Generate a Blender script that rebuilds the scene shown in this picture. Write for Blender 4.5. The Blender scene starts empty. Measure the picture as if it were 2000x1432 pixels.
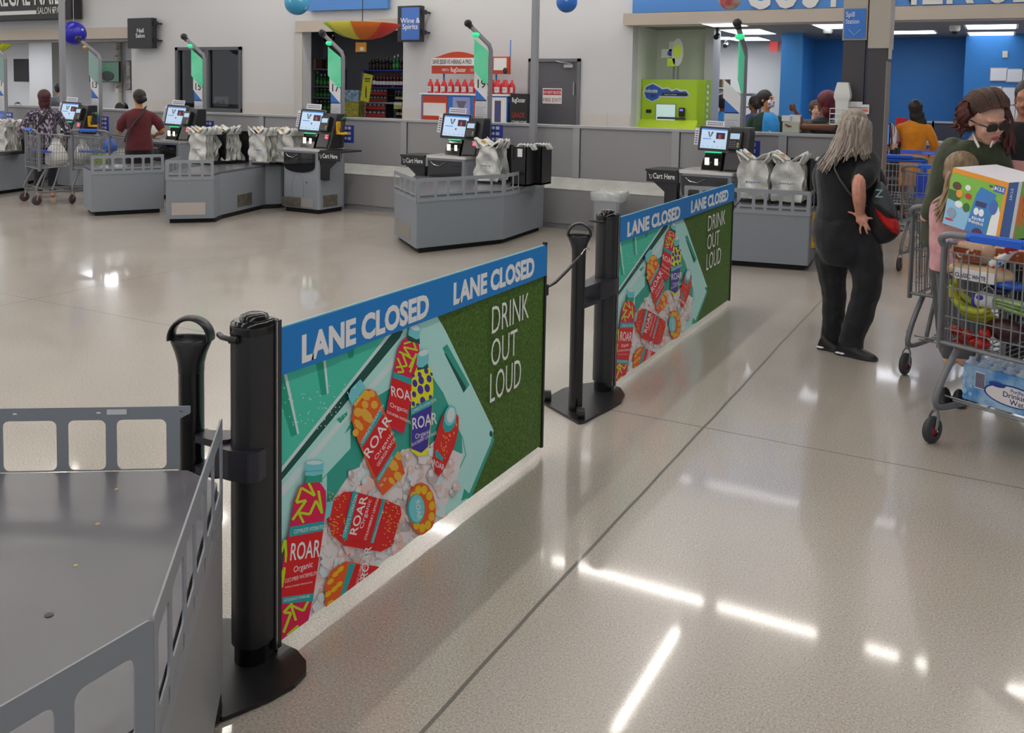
import bpy, math, random
from mathutils import Vector, Matrix, Euler, noise
SC = bpy.context.scene
COL = SC.collection
PI = math.pi
# ---------------------------------------------------------------- camera
FP, PX, PY, CH = 1800.0, 1000.0, 306.0, 1.65        # focal length in px of the 2000 px frame, principal point, camera height
YAW, PITCH, ROLL = math.radians(28.1), 0.07, 0.018
_f = Vector((-math.sin(YAW)*math.cos(PITCH), math.cos(YAW)*math.cos(PITCH), -math.sin(PITCH)))
_r = Vector((math.cos(YAW), math.sin(YAW), 0)); _u = _r.cross(_f)
CR = _r*math.cos(ROLL)+_u*math.sin(ROLL); CU = -_r*math.sin(ROLL)+_u*math.cos(ROLL); CF = _f
CP = Vector((0, 0, CH))
cam = bpy.data.cameras.new('camera'); cam_o = bpy.data.objects.new('camera', cam); COL.objects.link(cam_o)
cam.sensor_width = 36; cam.lens = FP*36/2000; cam.shift_y = (PY-716)/2000; cam.clip_start = .02; cam.clip_end = 200
cam_o.matrix_world = Matrix(((CR.x, CU.x, -CF.x, 0), (CR.y, CU.y, -CF.y, 0), (CR.z, CU.z, -CF.z, CH), (0, 0, 0, 1)))
SC.camera = cam_o
def ray(x, y): return CR*((x-PX)/FP)+CU*((PY-y)/FP)+CF
def G(x, y, z=0.0):
    d = ray(x, y); return CP+d*((z-CH)/d.z)
def WY(x, y, Y):
    d = ray(x, y); return CP+d*(Y/d.y)
def WX(x, y, X):
    d = ray(x, y); return CP+d*(X/d.x)
# ---------------------------------------------------------------- world, exposure
w = bpy.data.worlds.new('world'); SC.world = w; w.use_nodes = True
w.node_tree.nodes['Background'].inputs[0].default_value = (.93, .95, 1, 1)
w.node_tree.nodes['Background'].inputs[1].default_value = .55
SC.view_settings.view_transform = 'Standard'; SC.view_settings.look = 'None'; SC.view_settings.gamma = 1
SC.view_settings.exposure = 0.42; SC.view_settings.use_curve_mapping = False
LAMP = 28.0            # emission strength of the LED strips under the ceiling
CEIL = 5.7
# ---------------------------------------------------------------- materials
def lin(c): return c/12.92 if c <= .04045 else ((c+.055)/1.055)**2.4
def hx(s): return tuple(lin(int(s[i:i+2], 16)/255) for i in (0, 2, 4))
MATS = {}
def mat(name, col='808080', rough=.5, metal=0., **k):
    if name in MATS: return MATS[name]
    m = bpy.data.materials.new(name); m.use_nodes = True; nt = m.node_tree; b = nt.nodes['Principled BSDF']
    c = hx(col) if isinstance(col, str) else col
    b.inputs['Base Color'].default_value = (*c, 1); b.inputs['Roughness'].default_value = rough; b.inputs['Metallic'].default_value = metal
    if 'spec' in k: b.inputs['Specular IOR Level'].default_value = k['spec']
    if 'alpha' in k: b.inputs['Alpha'].default_value = k['alpha']
    if 'trans' in k: b.inputs['Transmission Weight'].default_value = k['trans']; b.inputs['IOR'].default_value = k.get('ior', 1.3)
    if 'coat' in k: b.inputs['Coat Weight'].default_value = k['coat']; b.inputs['Coat Roughness'].default_value = .08
    if 'emit' in k: b.inputs['Emission Color'].default_value = (*hx(k.get('ecol', 'ffffff')), 1); b.inputs['Emission Strength'].default_value = k['emit']
    if 'sheen' in k: b.inputs['Sheen Weight'].default_value = k['sheen']
    if 'var' in k or 'bump' in k:
        tc = nt.nodes.new('ShaderNodeTexCoord'); mp = nt.nodes.new('ShaderNodeMapping'); nz = nt.nodes.new('ShaderNodeTexNoise')
        nt.links.new(tc.outputs['Object'], mp.inputs[0]); nt.links.new(mp.outputs[0], nz.inputs['Vector'])
        mp.inputs['Scale'].default_value = k.get('stretch', (1, 1, 1))
        nz.inputs['Scale'].default_value = k.get('scale', 20); nz.inputs['Detail'].default_value = k.get('detail', 5)
        if 'var' in k:
            mx = nt.nodes.new('ShaderNodeMix'); mx.data_type = 'RGBA'; rp = nt.nodes.new('ShaderNodeMapRange')
            rp.inputs[1].default_value = k.get('lo', .35); rp.inputs[2].default_value = k.get('hi', .65)
            nt.links.new(nz.outputs[0], rp.inputs[0]); nt.links.new(rp.outputs[0], mx.inputs[0])
            mx.inputs[6].default_value = (*c, 1); mx.inputs[7].default_value = (*hx(k['var']), 1)
            nt.links.new(mx.outputs[2], b.inputs['Base Color'])
        if 'bump' in k:
            bp = nt.nodes.new('ShaderNodeBump'); bp.inputs['Strength'].default_value = k['bump']; bp.inputs['Distance'].default_value = k.get('bd', .01)
            nt.links.new(nz.outputs[0], bp.inputs['Height']); nt.links.new(bp.outputs[0], b.inputs['Normal'])
    MATS[name] = m
    return m
# ---------------------------------------------------------------- mesh builder
def frame_of(d):
    d = d.normalized(); a = Vector((0, 0, 1)) if abs(d.z) < .9 else Vector((1, 0, 0))
    x = a.cross(d).normalized(); return x, d.cross(x)
class MB:
    def __init__(s): s.v = []; s.f = []; s.m = []; s.s = []; s.T = None
    def add(s, vs, fs, m=0, smooth=False):
        n = len(s.v)
        for p in vs:
            p = Vector(p); s.v.append(s.T @ p if s.T else p)
        for f in fs: s.f.append([i+n for i in f]); s.m.append(m); s.s.append(smooth)
        return s
    def box(s, x0, x1, y0, y1, z0, z1, m=0, b=0):
        if b: # chamfered vertical edges
            return s.prism([(x0+b, y0), (x1-b, y0), (x1, y0+b), (x1, y1-b), (x1-b, y1), (x0+b, y1), (x0, y1-b), (x0, y0+b)], z0, z1, m)
        return s.add([(x0, y0, z0), (x1, y0, z0), (x1, y1, z0), (x0, y1, z0), (x0, y0, z1), (x1, y0, z1), (x1, y1, z1), (x0, y1, z1)],
                     [(0, 3, 2, 1), (4, 5, 6, 7), (0, 1, 5, 4), (1, 2, 6, 5), (2, 3, 7, 6), (3, 0, 4, 7)], m)
    def cbox(s, c, d, m=0): return s.box(c[0]-d[0]/2, c[0]+d[0]/2, c[1]-d[1]/2, c[1]+d[1]/2, c[2]-d[2]/2, c[2]+d[2]/2, m)
    def quad(s, a, b, c, d, m=0): return s.add([a, b, c, d], [(0, 1, 2, 3)], m)
    def rings(s, rs, m=0, smooth=True, cap=True, closed=True):
        n = len(rs[0]); vs = [p for r in rs for p in r]; fs = []
        for i in range(len(rs)-1):
            for j in range(n if closed else n-1):
                k = (j+1) % n; fs.append((i*n+j, i*n+k, (i+1)*n+k, (i+1)*n+j))
        s.add(vs, fs, m, smooth)
        if cap:
            s.add(rs[0], [tuple(range(n))[::-1]], m); s.add(rs[-1], [tuple(range(n))], m)
        return s
    def tube(s, pts, r, n=8, m=0, cap=True, flat=1.0, up=None):
        pts = [Vector(p) for p in pts]; rs = []; L = len(pts)
        x = y = None
        for i, p in enumerate(pts):
            d = (pts[min(i+1, L-1)]-pts[max(i-1, 0)])
            if d.length < 1e-9: d = Vector((0, 0, 1))
            d.normalize()
            if x is None:
                if up: x = Vector(up).cross(d).normalized(); y = d.cross(x)
                else: x, y = frame_of(d)
            else:
                x = (x-d*x.dot(d)).normalized(); y = d.cross(x)
            rr = r[i] if isinstance(r, (list, tuple)) else r
            ra, rb = rr if isinstance(rr, (list, tuple)) else (rr, rr*flat)
            rs.append([p+x*ra*math.cos(2*PI*j/n)+y*rb*math.sin(2*PI*j/n) for j in range(n)])
        return s.rings(rs, m, n > 5, cap)
    def cyl(s, a, b, r, r2=None, n=16, m=0): return s.tube([a, b], [r, r if r2 is None else r2], n, m)
    def lathe(s, prof, c=(0, 0, 0), n=24, m=0, sx=1, sy=1, cap=True):
        return s.rings([[(c[0]+r*sx*math.cos(2*PI*j/n), c[1]+r*sy*math.sin(2*PI*j/n), c[2]+z) for j in range(n)] for r, z in prof], m, True, cap)
    def ell(s, c, r, m=0, n=14, k=9, rot=None):
        if not isinstance(r, (tuple, list)): r = (r, r, r)
        R = rot.to_matrix() if rot else Matrix.Identity(3); c = Vector(c)
        rs = []
        for i in range(k+1):
            t = PI*i/k; q = max(math.sin(t), .02)
            rs.append([c+R @ Vector((r[0]*q*math.cos(2*PI*j/n), r[1]*q*math.sin(2*PI*j/n), -r[2]*math.cos(t))) for j in range(n)])
        return s.rings(rs, m)
    def prism(s, poly, z0, z1, m=0, smooth=False):
        n = len(poly)
        if sum(poly[i][0]*poly[(i+1) % n][1]-poly[(i+1) % n][0]*poly[i][1] for i in range(n)) < 0: poly = poly[::-1]
        s.add([(x, y, z0) for x, y in poly]+[(x, y, z1) for x, y in poly],
              [tuple(range(n))[::-1], tuple(range(n, 2*n))], m)
        s.add([(x, y, z0) for x, y in poly]+[(x, y, z1) for x, y in poly],
              [(i, (i+1) % n, n+(i+1) % n, n+i) for i in range(n)], m, smooth)
        return s
    def prismY(s, poly, y0, y1, m=0):      # poly in (x, z)
        n = len(poly)
        return s.add([(x, y0, z) for x, z in poly]+[(x, y1, z) for x, z in poly],
                     [tuple(range(n)), tuple(range(n, 2*n))[::-1]]+[(i, n+i, n+(i+1) % n, (i+1) % n) for i in range(n)], m)
    def prismX(s, poly, x0, x1, m=0):      # poly in (y, z)
        n = len(poly)
        return s.add([(x0, y, z) for y, z in poly]+[(x1, y, z) for y, z in poly],
                     [tuple(range(n))[::-1], tuple(range(n, 2*n))]+[(i, (i+1) % n, n+(i+1) % n, n+i) for i in range(n)], m)
    def mesh(s, me, M, m=0, smooth=False):  # merge a bpy mesh through matrix M
        s.add([M @ v.co for v in me.vertices], [tuple(p.vertices) for p in me.polygons], m, smooth); return s
    def text(s, t, o, size, m=0, x=(1, 0, 0), y=(0, 0, 1), depth=.001, sq=1.0, bold=0.0, align='LEFT'):
        me = text_mesh(t, depth/size, bold, align); X = Vector(x).normalized(); Y = Vector(y).normalized(); Z = X.cross(Y)
        M = Matrix.Translation(Vector(o)) @ Matrix(((X.x*size*sq, Y.x*size, Z.x*size, 0), (X.y*size*sq, Y.y*size, Z.y*size, 0), (X.z*size*sq, Y.z*size, Z.z*size, 0), (0, 0, 0, 1)))
        return s.mesh(me, M, m)
    def plate(s, outer, holes, M, th=.004, m=0):   # flat plate with holes, in its own xy plane, placed by M
        cu = bpy.data.curves.new('tmp', 'CURVE'); cu.dimensions = '2D'; cu.fill_mode = 'BOTH'; cu.extrude = th/2
        for lp in [outer]+holes:
            sp = cu.splines.new('POLY'); sp.points.add(len(lp)-1); sp.use_cyclic_u = True
            for i, p in enumerate(lp): sp.points[i].co = (p[0], p[1], 0, 1)
        o = bpy.data.objects.new('tmp', cu); me = bpy.data.meshes.new_from_object(o)
        s.mesh(me, M, m); bpy.data.objects.remove(o); bpy.data.curves.remove(cu); bpy.data.meshes.remove(me)
        return s
    def build(s, name, mats, parent=None, loc=None, rz=0, bevel=0, sub=0, remesh=0, smooth_it=0, kind=None, label=None, disp=None, flat=False):
        me = bpy.data.meshes.new(name)
        me.from_pydata([tuple(p) for p in s.v], [], s.f)
        if not isinstance(mats, (list, tuple)): mats = [mats]
        for q in mats: me.materials.append(q)
        me.polygons.foreach_set('material_index', [min(i, len(mats)-1) for i in s.m]); me.polygons.foreach_set('use_smooth', s.s)
        me.update()
        o = bpy.data.objects.new(name, me); COL.objects.link(o)
        if parent: o.parent = parent
        if loc is not None: o.location = loc
        if rz: o.rotation_euler.z = rz
        if remesh:
            md = o.modifiers.new('remesh', 'REMESH'); md.mode = 'VOXEL'; md.voxel_size = remesh; md.use_smooth_shade = True
        if smooth_it:
            md = o.modifiers.new('smooth', 'SMOOTH'); md.factor = .5; md.iterations = smooth_it
        if bevel:
            md = o.modifiers.new('bevel', 'BEVEL'); md.width = bevel; md.segments = 2; md.limit_method = 'ANGLE'
        if sub:
            md = o.modifiers.new('subdivision', 'SUBSURF'); md.levels = sub; md.render_levels = sub
        if kind: o['kind'] = kind
        if label: o['label'] = label
        return o
_TX = {}
def text_mesh(t, depth=0, bold=0, align='LEFT'):
    k = (t, round(depth, 4), bold, align)
    if k in _TX: return _TX[k]
    cu = bpy.data.curves.new('tmp', 'FONT'); cu.body = t; cu.size = 1; cu.extrude = depth/2; cu.offset = bold; cu.align_x = align
    cu.resolution_u = 3
    o = bpy.data.objects.new('tmp', cu); me = bpy.data.meshes.new_from_object(o)
    bpy.data.objects.remove(o); bpy.data.curves.remove(cu); _TX[k] = me
    return me
def tag(o, label, cat, group=None):
    o['label'] = label; o['category'] = cat
    if group: o['group'] = group
    return o
def thing(name, label, cat, loc=(0, 0, 0), rz=0, group=None):
    o = bpy.data.objects.new(name, None); COL.objects.link(o); o.location = loc; o.rotation_euler.z = rz
    o.empty_display_size = .1
    return tag(o, label, cat, group)
def kids(o, _c={}):
    return [c for c in COL.objects if c.parent == o]
def dup(root, loc, rz=None, label=None, group=None, scale=None):
    def cp(o, par, ks):
        c = o.copy(); COL.objects.link(c)
        if par: c.parent = par
        for k in ks.get(o, ()): cp(k, c, ks)
        return c
    ks = {}
    for c in COL.objects:
        if c.parent: ks.setdefault(c.parent, []).append(c)
    r = cp(root, None, ks); r.location = loc
    if rz is not None: r.rotation_euler.z = rz
    if scale: r.scale = (scale,)*3 if not isinstance(scale, tuple) else scale
    if label: r['label'] = label
    if group: r['group'] = group
    return r
def crom(pts, k=4):            # Catmull-Rom through tuples of any length
    P = [tuple(pts[0])]+[tuple(p) for p in pts]+[tuple(pts[-1])]; out = []
    for i in range(1, len(P)-2):
        for j in range(k):
            t = j/k; t2 = t*t; t3 = t2*t
            out.append(tuple(.5*((2*b)+(-a+c)*t+(2*a-5*b+4*c-d)*t2+(-a+3*b-3*c+d)*t3) for a, b, c, d in zip(P[i-1], P[i], P[i+1], P[i+2])))
    out.append(P[-2]); return out
def rrect(x0, x1, y0, y1, r, k=4):
    o = []
    for cx, cy, a in ((x1-r, y0+r, -PI/2), (x1-r, y1-r, 0), (x0+r, y1-r, PI/2), (x0+r, y0+r, PI)):
        for i in range(k+1): o.append((cx+r*math.cos(a+PI/2*i/k), cy+r*math.sin(a+PI/2*i/k)))
    return o
def struct(mb, name, mats, **k): return mb.build(name, mats, kind='structure', **k)
# ================================================================ shared materials
WHITEWALL = mat('painted_wall', 'c8c9cb', .55, bump=.04, scale=60)
GREYPART = mat('grey_laminate', '9a999b', .5, var='929193', scale=300, lo=.4, hi=.6)
CAP = mat('cap_rail', 'a8a9ac', .35)
STEELG = mat('grey_powder_coat', '8c9299', .42, bump=.03, scale=700)
COUNTERG = mat('counter_panel', '868c94', .5, var='7e848c', scale=350, lo=.42, hi=.58)
DARKTOP = mat('dark_worktop', '626168', .27, bump=.02, scale=500)
BLACK = mat('black_plastic', '17171a', .35)
BLACKM = mat('black_powder_coat', '1b1b1d', .38, bump=.04, scale=900)
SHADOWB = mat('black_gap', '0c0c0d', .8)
STEEL = mat('brushed_steel', 'b3aea6', .32, .75, bump=.03, scale=80, stretch=(1, 1, 30))
CHROME = mat('chrome', 'd8d8d8', .15, 1.)
WHITE = mat('white', 'e6e6e6', .5)
PAPER = mat('paper', 'dedee2', .6)
BLUE = mat('sign_blue', '2f6fc4', .45)
DBLUE = mat('deep_blue', '1c3f9c', .45)
YEL = mat('yellow_plastic', 'e8b414', .4)
GREEN_E = mat('green_glow', '35c98a', .4, emit=.55, ecol='2fd08a')
RED = mat('red_plastic', 'c4202a', .4)
RUBBER = mat('rubber', '3a3a3d', .6)
SKIN_L = mat('skin_light', 'dcae98', .5, var='d3a08a', scale=30)
SKIN_T = mat('skin_tan', 'b98258', .5)
SKIN_D = mat('skin_dark', '6e452e', .5)
# ---------------------------------------------------------------- floor
fm = mat('polished_concrete', 'a39a8e', .12)
nt = fm.node_tree; N = nt.nodes; L = nt.links; pb = N['Principled BSDF']
tc = N.new('ShaderNodeTexCoord')
def noise_n(scale, detail=4, rough=.6):
    n = N.new('ShaderNodeTexNoise'); n.inputs['Scale'].default_value = scale; n.inputs['Detail'].default_value = detail
    n.inputs['Roughness'].default_value = rough; L.new(tc.outputs['Object'], n.inputs['Vector']); return n
def ramp(src, stops):
    r = N.new('ShaderNodeValToRGB'); L.new(src, r.inputs[0]); e = r.color_ramp.elements
    while len(e) < len(stops): e.new(.5)
    for q, (p, c) in zip(e, stops): q.position = p; q.color = (*hx(c), 1)
    return r
def mixc(a, b, f, blend='MIX'):
    m = N.new('ShaderNodeMix'); m.data_type = 'RGBA'; m.blend_type = blend
    L.new(a, m.inputs[6]); L.new(b, m.inputs[7])
    if isinstance(f, float): m.inputs[0].default_value = f
    else: L.new(f, m.inputs[0])
    return m.outputs[2]
def mathn(op, a, b=None, c=None):
    m = N.new('ShaderNodeMath'); m.operation = op
    for i, q in enumerate((a, b, c)):
        if q is None: continue
        if isinstance(q, (int, float)): m.inputs[i].default_value = q
        else: L.new(q, m.inputs[i])
    return m.outputs[0]
big = ramp(noise_n(.55, 3).outputs[0], [(.3, 'b0a79d'), (.7, 'c6beb4')])
fine = ramp(noise_n(150, 3, .8).outputs[0], [(.36, '5a534c'), (.46, 'aca399'), (.58, 'bfb6ab'), (.68, 'fbf6ee')])
c1 = mixc(big.outputs[0], fine.outputs[0], .5)
vor = N.new('ShaderNodeTexVoronoi'); vor.inputs['Scale'].default_value = 75; L.new(tc.outputs['Object'], vor.inputs['Vector'])
spk = mathn('LESS_THAN', vor.outputs['Distance'], .13)
dk = N.new('ShaderNodeRGB'); dk.outputs[0].default_value = (*hx('6f665c'), 1)
c2 = mixc(c1, dk.outputs[0], mathn('MULTIPLY', spk, .55))
sx = N.new('ShaderNodeSeparateXYZ'); L.new(tc.outputs['Object'], sx.inputs[0])
def joint(axis, off, per, wd):
    q = mathn('ADD', sx.outputs[axis], noise_off)
    q = mathn('PINGPONG', mathn('SUBTRACT', q, off), per/2)
    return mathn('LESS_THAN', q, wd)
noise_off = mathn('MULTIPLY', mathn('SUBTRACT', noise_n(.9, 2).outputs[0], .5), .03)
jn = mathn('MAXIMUM', joint('X', -1.25, 5.25, .0065), joint('Y', 4.42, 5.25, .0045))
jc = N.new('ShaderNodeRGB'); jc.outputs[0].default_value = (*hx('4e4a46'), 1)
c3 = mixc(c2, jc.outputs[0], mathn('MULTIPLY', jn, .8))
L.new(c3, pb.inputs['Base Color'])
rr = N.new('ShaderNodeMapRange'); L.new(noise_n(1.6, 5).outputs[0], rr.inputs[0])
rr.inputs[1].default_value = .3; rr.inputs[2].default_value = .7; rr.inputs[3].default_value = .2; rr.inputs[4].default_value = .27
L.new(mathn('MAXIMUM', rr.outputs[0], mathn('MULTIPLY', jn, .6)), pb.inputs['Roughness'])
pb.inputs['Specular IOR Level'].default_value = .5; pb.inputs['Coat Weight'].default_value = .5; pb.inputs['Coat Roughness'].default_value = .06; pb.inputs['Coat IOR'].default_value = 1.55
bp = N.new('ShaderNodeBump'); bp.inputs['Strength'].default_value = .35; bp.inputs['Distance'].default_value = .004
hsum = mathn('ADD', noise_n(1.3, 2).outputs[0], mathn('MULTIPLY', noise_n(160, 2).outputs[0], .006))
L.new(mathn('SUBTRACT', hsum, mathn('MULTIPLY', jn, .5)), bp.inputs['Height']); L.new(bp.outputs[0], pb.inputs['Normal'])
struct(MB().box(-30, 14, -8, 26, -.1, 0), 'floor', fm)
# ---------------------------------------------------------------- main ceiling with LED strips
YP, YB = 10.1, 13.0            # partition front, store back wall
struct(MB().box(-30, 14, -8, 26, CEIL+.3, CEIL+.4), 'ceiling', mat('ceiling_deck', '8f8f90', .8))
LEDM = mat('led_strip', 'ffffff', .5, emit=LAMP, ecol='fff9f1')
hous = mat('lamp_housing', '9a9a9a', .5)
def strip(kind, ln):
    t = thing('ceiling_light', 'long white LED strip light under the ceiling deck', 'lamp', group='LED strip lights under the ceiling')
    MB().box(-ln/2, ln/2, -.06, .06, .03, .09).build('housing', hous, t)
    MB().box(-ln/2, ln/2, -.045, .045, 0, .03).build('diffuser', LEDM, t)
    return t
l0 = strip('a', 2.3); first = [True]
def put(x, y, z, rz):
    if first[0]: l0.location = (x, y, z); l0.rotation_euler.z = rz; first[0] = False
    else: dup(l0, (x, y, z), rz)
for i in range(7):
    for y in (-3.2, -.6, 2.0, 4.6, 7.2, 10.0): put(-22.9+3.86*i, y+(.9 if i == 4 else 0 if i != 5 else .6), CEIL-.1, PI/2)
for i in range(6): put(-12.0+i*2.5, 12.1, 5.3, 0)
LEDM2 = mat('led_wallwash', 'ffffff', .5, emit=4, ecol='fbfbff')
t = thing('wall_light', 'white LED wall-wash strip above the blue sign band', 'lamp', (-4.6, 12.5, 3.8), 0, group='LED wall-wash strips above the sign band')
MB().box(-.9, .9, -.05, .05, .03, .09).build('housing', hous, t); MB().box(-.9, .9, -.04, .04, 0, .03).build('diffuser', LEDM2, t)
MB().box(-.02, .02, .04, .5, .04, .08).build('bracket', hous, t)
for i in (1, 2, 3): dup(t, (-4.6+2.05*i, 12.5, 3.8))
# ================================================================ low partition behind the lanes
YW = 10.35; XR = -1.62; CAPZ = 1.255
def wallbox(name, m, *b, **k): return struct(MB().box(*b), name, m, **k)
struct(MB().prismX([(YP, .07), (YP, .48), (YP+.012, .49), (YW, .6), (YW+.1, .6), (YW+.1, .0), (YP+.03, 0), (YP+.03, .07)], -20, XR+.05, 0), 'wall_ledge', GREYPART)
struct(MB().prismX([(YP-.006, .484), (YW-.01, .603), (YW-.01, .609), (YP-.006, .492)], -20, XR+.05, 0), 'trim_1', mat('ledge_top', 'c9cac6', .5, var='b8b9b5', scale=6))
struct(MB().box(-20, XR, YW, YW+.1, .6, CAPZ-.03), 'wall_partition', GREYPART)
b = MB(); b.box(-20, XR+.01, YW-.025, YW+.125, CAPZ-.035, CAPZ)
struct(b, 'trim_2', CAP, bevel=.005)
for i, px in enumerate((185, 512, 790, 1127, 1321, 1530)):
    x = WY(px, 250, YW).x
    struct(MB().box(x-.045, x+.045, YW-.022, YW, .6, CAPZ-.035).box(x+.047, x+.053, YW-.004, YW, .6, CAPZ-.04, 1), 'trim_%d' % (i+3), [mat('post_grey', 'a0a1a4', .4), SHADOWB])
# ================================================================ store back wall with its openings
def X13(px): return WY(px, 150, YB).x
xn, xw0, xw1 = X13(257), X13(345), X13(473)
xo0, xo1, xd0, xd1, xc = X13(592), X13(787), X13(1033), X13(1134), X13(1234)
T = .22; HT = CEIL+.3
b = MB()
for x0, x1, z0, z1 in ((xn, xw0, 0, HT), (xw0, xw1, 0, 1.17), (xw0, xw1, 2.41, HT), (xw1, xo0, 0, HT), (xo0, xo1, 2.68, HT), (xo1, xd0, 0, HT), (xd0, xd1, 2.18, HT), (xd1, xc, 0, HT), (xc, 12, 2.66, HT), (-28, xn, 2.6, HT)):
    b.box(x0, x1, YB, YB+T, z0, z1)
struct(b, 'wall_back', WHITEWALL)
lint = mat('cream_lintel', 'b9aea1', .55)
struct(MB().box(-28, xn-.02, YB-.07, YB, 2.6, 2.83).box(-28, xn-.02, YB-.03, YB+.05, 2.54, 2.6, 1), 'trim_10', [lint, mat('soffit_grey', '77777a', .5)])
struct(MB().box(xo0-.14, xo1+.02, YB-.05, YB, 2.66, 2.86), 'trim_11', lint)
struct(MB().box(xc-.1, 12, YB-.16, YB, 2.66, 2.835), 'trim_12', lint)
struct(MB().box(xw1+.02, xo0, YB-.012, YB, 0, 1.37).box(xo1, xd0-.02, YB-.012, YB, 0, 1.37).box(xd1+.03, xc-.02, YB-.012, YB, 0, 1.34).box(xn, xw0-.02, YB-.012, YB, 0, 1.37)
       .box(X13(1184), X13(1188), YB-.02, YB, 0, 1.36).box(X13(318), X13(322), YB-.02, YB, 0, 1.38), 'trim_13', mat('wainscot_tile', 'cac5c2', .4, bump=.02, scale=4))
struct(MB().box(X13(576), X13(592), YB-.03, YB+.0, 0, 2.66), 'trim_14', mat('pilaster', 'bdbbb8', .5))
# fire exit door
dm = mat('door_grey', '59595e', .42); df = mat('door_frame', '6a6a70', .4)
b = MB(); b.box(xd0-.0, xd0+.05, YB-.03, YB+T, 0, 2.18).box(xd1-.05, xd1, YB-.03, YB+T, 0, 2.18).box(xd0, xd1, YB-.03, YB+T, 2.13, 2.18)
d1 = struct(b, 'door_1', df)
MB().box(xd0+.055, xd1-.055, YB+.0, YB+.045, .01, 2.125).build('door_leaf', dm, d1)
b = MB().box(xd1-.27, xd1-.12, YB-.04, YB+0, 2.04, 2.09).tube([(xd1-.15, YB-.03, 2.1), (xd1-.3, YB-.09, 2.12), (xd1-.42, YB-.02, 2.14)], .009, 6)
b.build('door_closer', mat('closer_silver', 'a8a8aa', .4, .5), d1)
MB().cyl((xd1-.1, YB-.03, 1.62), (xd1-.1, YB-.03, 1.82), .011, n=8).build('hinge', mat('closer_silver'), d1)
xs = WY(1079, 177, YB).x
t = thing('door_sign', 'white sign with a red DO NOT BLOCK band on the grey fire exit door', 'sign', (xs, YB-.003, 1.6))
b = MB().box(-.165, .165, -.004, 0, -.12, .12).box(-.155, .155, -.006, -.004, .015, .105, 1)
b.text('DO NOT BLOCK', (0, -.0065, .035), .062, 0, bold=.012, sq=.68, align='CENTER').text('FIRE EXIT', (0, -.0065, -.09), .085, 1, sq=.9, align='CENTER', bold=-.004)
b.build('panel', [WHITE, mat('sign_red', 'b3303a', .5)], t)
# dark shop window
wf = mat('window_frame', '55565b', .4)
w1 = struct(MB().box(xw0, xw0+.07, YB-.04, YB+.1, 1.17, 2.41).box(xw1-.06, xw1, YB-.04, YB+.1, 1.17, 2.41).box(xw0, xw1, YB-.04, YB+.1, 2.35, 2.41).box(xw0, xw1, YB-.06, YB+.1, 1.17, 1.24)
            .box(X13(405)-.06, X13(405)+.06, YB-.03, YB+.08, 1.2, 2.4), 'window_1', wf)
gl = mat('window_glass', 'aab0b4', .03, 0, trans=1.0, ior=1.45)
MB().box(xw0+.07, xw1-.06, YB+.02, YB+.028, 1.24, 2.35).build('glass', gl, w1)
# rooms behind: shop (liquor), salon, service
def room(name, x0, x1, y0, y1, z1, wm, cm, right=True, left=True):
    b = MB().box(x0-.1, x1+.1, y1, y1+.1, 0, z1)
    if left: b.box(x0-.1, x0, y0, y1, 0, z1)
    if right: b.box(x1, x1+.1, y0, y1, 0, z1)
    struct(b, 'wall_'+name, wm); struct(MB().box(x0-.1, x1+.1, y0, y1+.1, z1, z1+.08), 'ceiling_'+name, cm)
dkw = mat('shop_grey_wall', '8d8d92', .6); tile = mat('ceiling_tile', 'a9a9a8', .8)
room('shop', -15.9, -8.3, YB+T, 16.6, 2.95, dkw, tile)
room('salon', -27, -16.0, YB+T, 16.4, 2.75, WHITEWALL, tile)
def panel_light(x, y, z, sx, sy, e, lab, grp):
    t = thing('ceiling_panel_light', lab, 'lamp', (x, y, z), group=grp)
    MB().box(-sx/2-.03, sx/2+.03, -sy/2-.03, sy/2+.03, -.01, -.001).build('frame', WHITE, t)
    MB().box(-sx/2, sx/2, -sy/2, sy/2, -.016, -.01).build('diffuser', mat('panel_%g' % e, 'ffffff', .5, emit=e, ecol='f4f8ff'), t)
for x in (-24.5, -21.9, -17.9): panel_light(x, 13.9, 2.75, 1.2, .6, 17, 'flat white ceiling panel light inside the nail salon', 'nail salon ceiling lights')
panel_light(-10.8, 14.3, 2.95, 1.2, .6, 2.6, 'flat ceiling panel light inside the liquor shop doorway', 'liquor shop ceiling lights')
panel_light(-13.6, 15.0, 2.95, 1.2, .6, 1.2, 'flat ceiling panel light behind the dark shop window', 'shop window ceiling lights')
struct(MB().box(-13.9, -13.8, YB+T, 16.6, 0, 2.95), 'wall_shop_divider', dkw)
# service room: niche, deeper room, blue walls
BLUEW = mat('blue_wall', '2a79bf', .5); BLUED = mat('blue_wall_return', '2763b8', .5)
zc = 2.675
xni = WY(1386, 150, 14.1).x
struct(MB().box(xc-.1, xni, 14.1, 14.2, 0, zc).box(xc-.1, xc, YB+T, 14.1, 0, zc), 'wall_niche', mat('niche_wall', 'dfe3d6', .5))
struct(MB().box(xni-.03, xni+.1, 13.9, 14.3, 0, zc), 'wall_pillar', mat('pillar_paint', 'b9b9b6', .5))
x1 = WY(1524, 150, 15.2).x; x2 = WY(1548, 150, 15.6).x; x3 = WY(1886, 150, 16.8).x
struct(MB().box(xni-3, x1+.2, 17.6, 17.7, 0, zc).box(xni-3.1, xni-3, 14.2, 17.7, 0, zc).box(xni-3, xni-.03, 14.3, 14.4, 0, zc), 'wall_stockroom', mat('stock_wall', 'c3c1bc', .6))
struct(MB().box(x1, x1+.32, 15.2, 15.3, 0, zc).box(x1+.1, x1+.2, 15.3, 17.59, 0, zc), 'wall_blue_return', mat('bright_blue', '3f90d8', .5))
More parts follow.
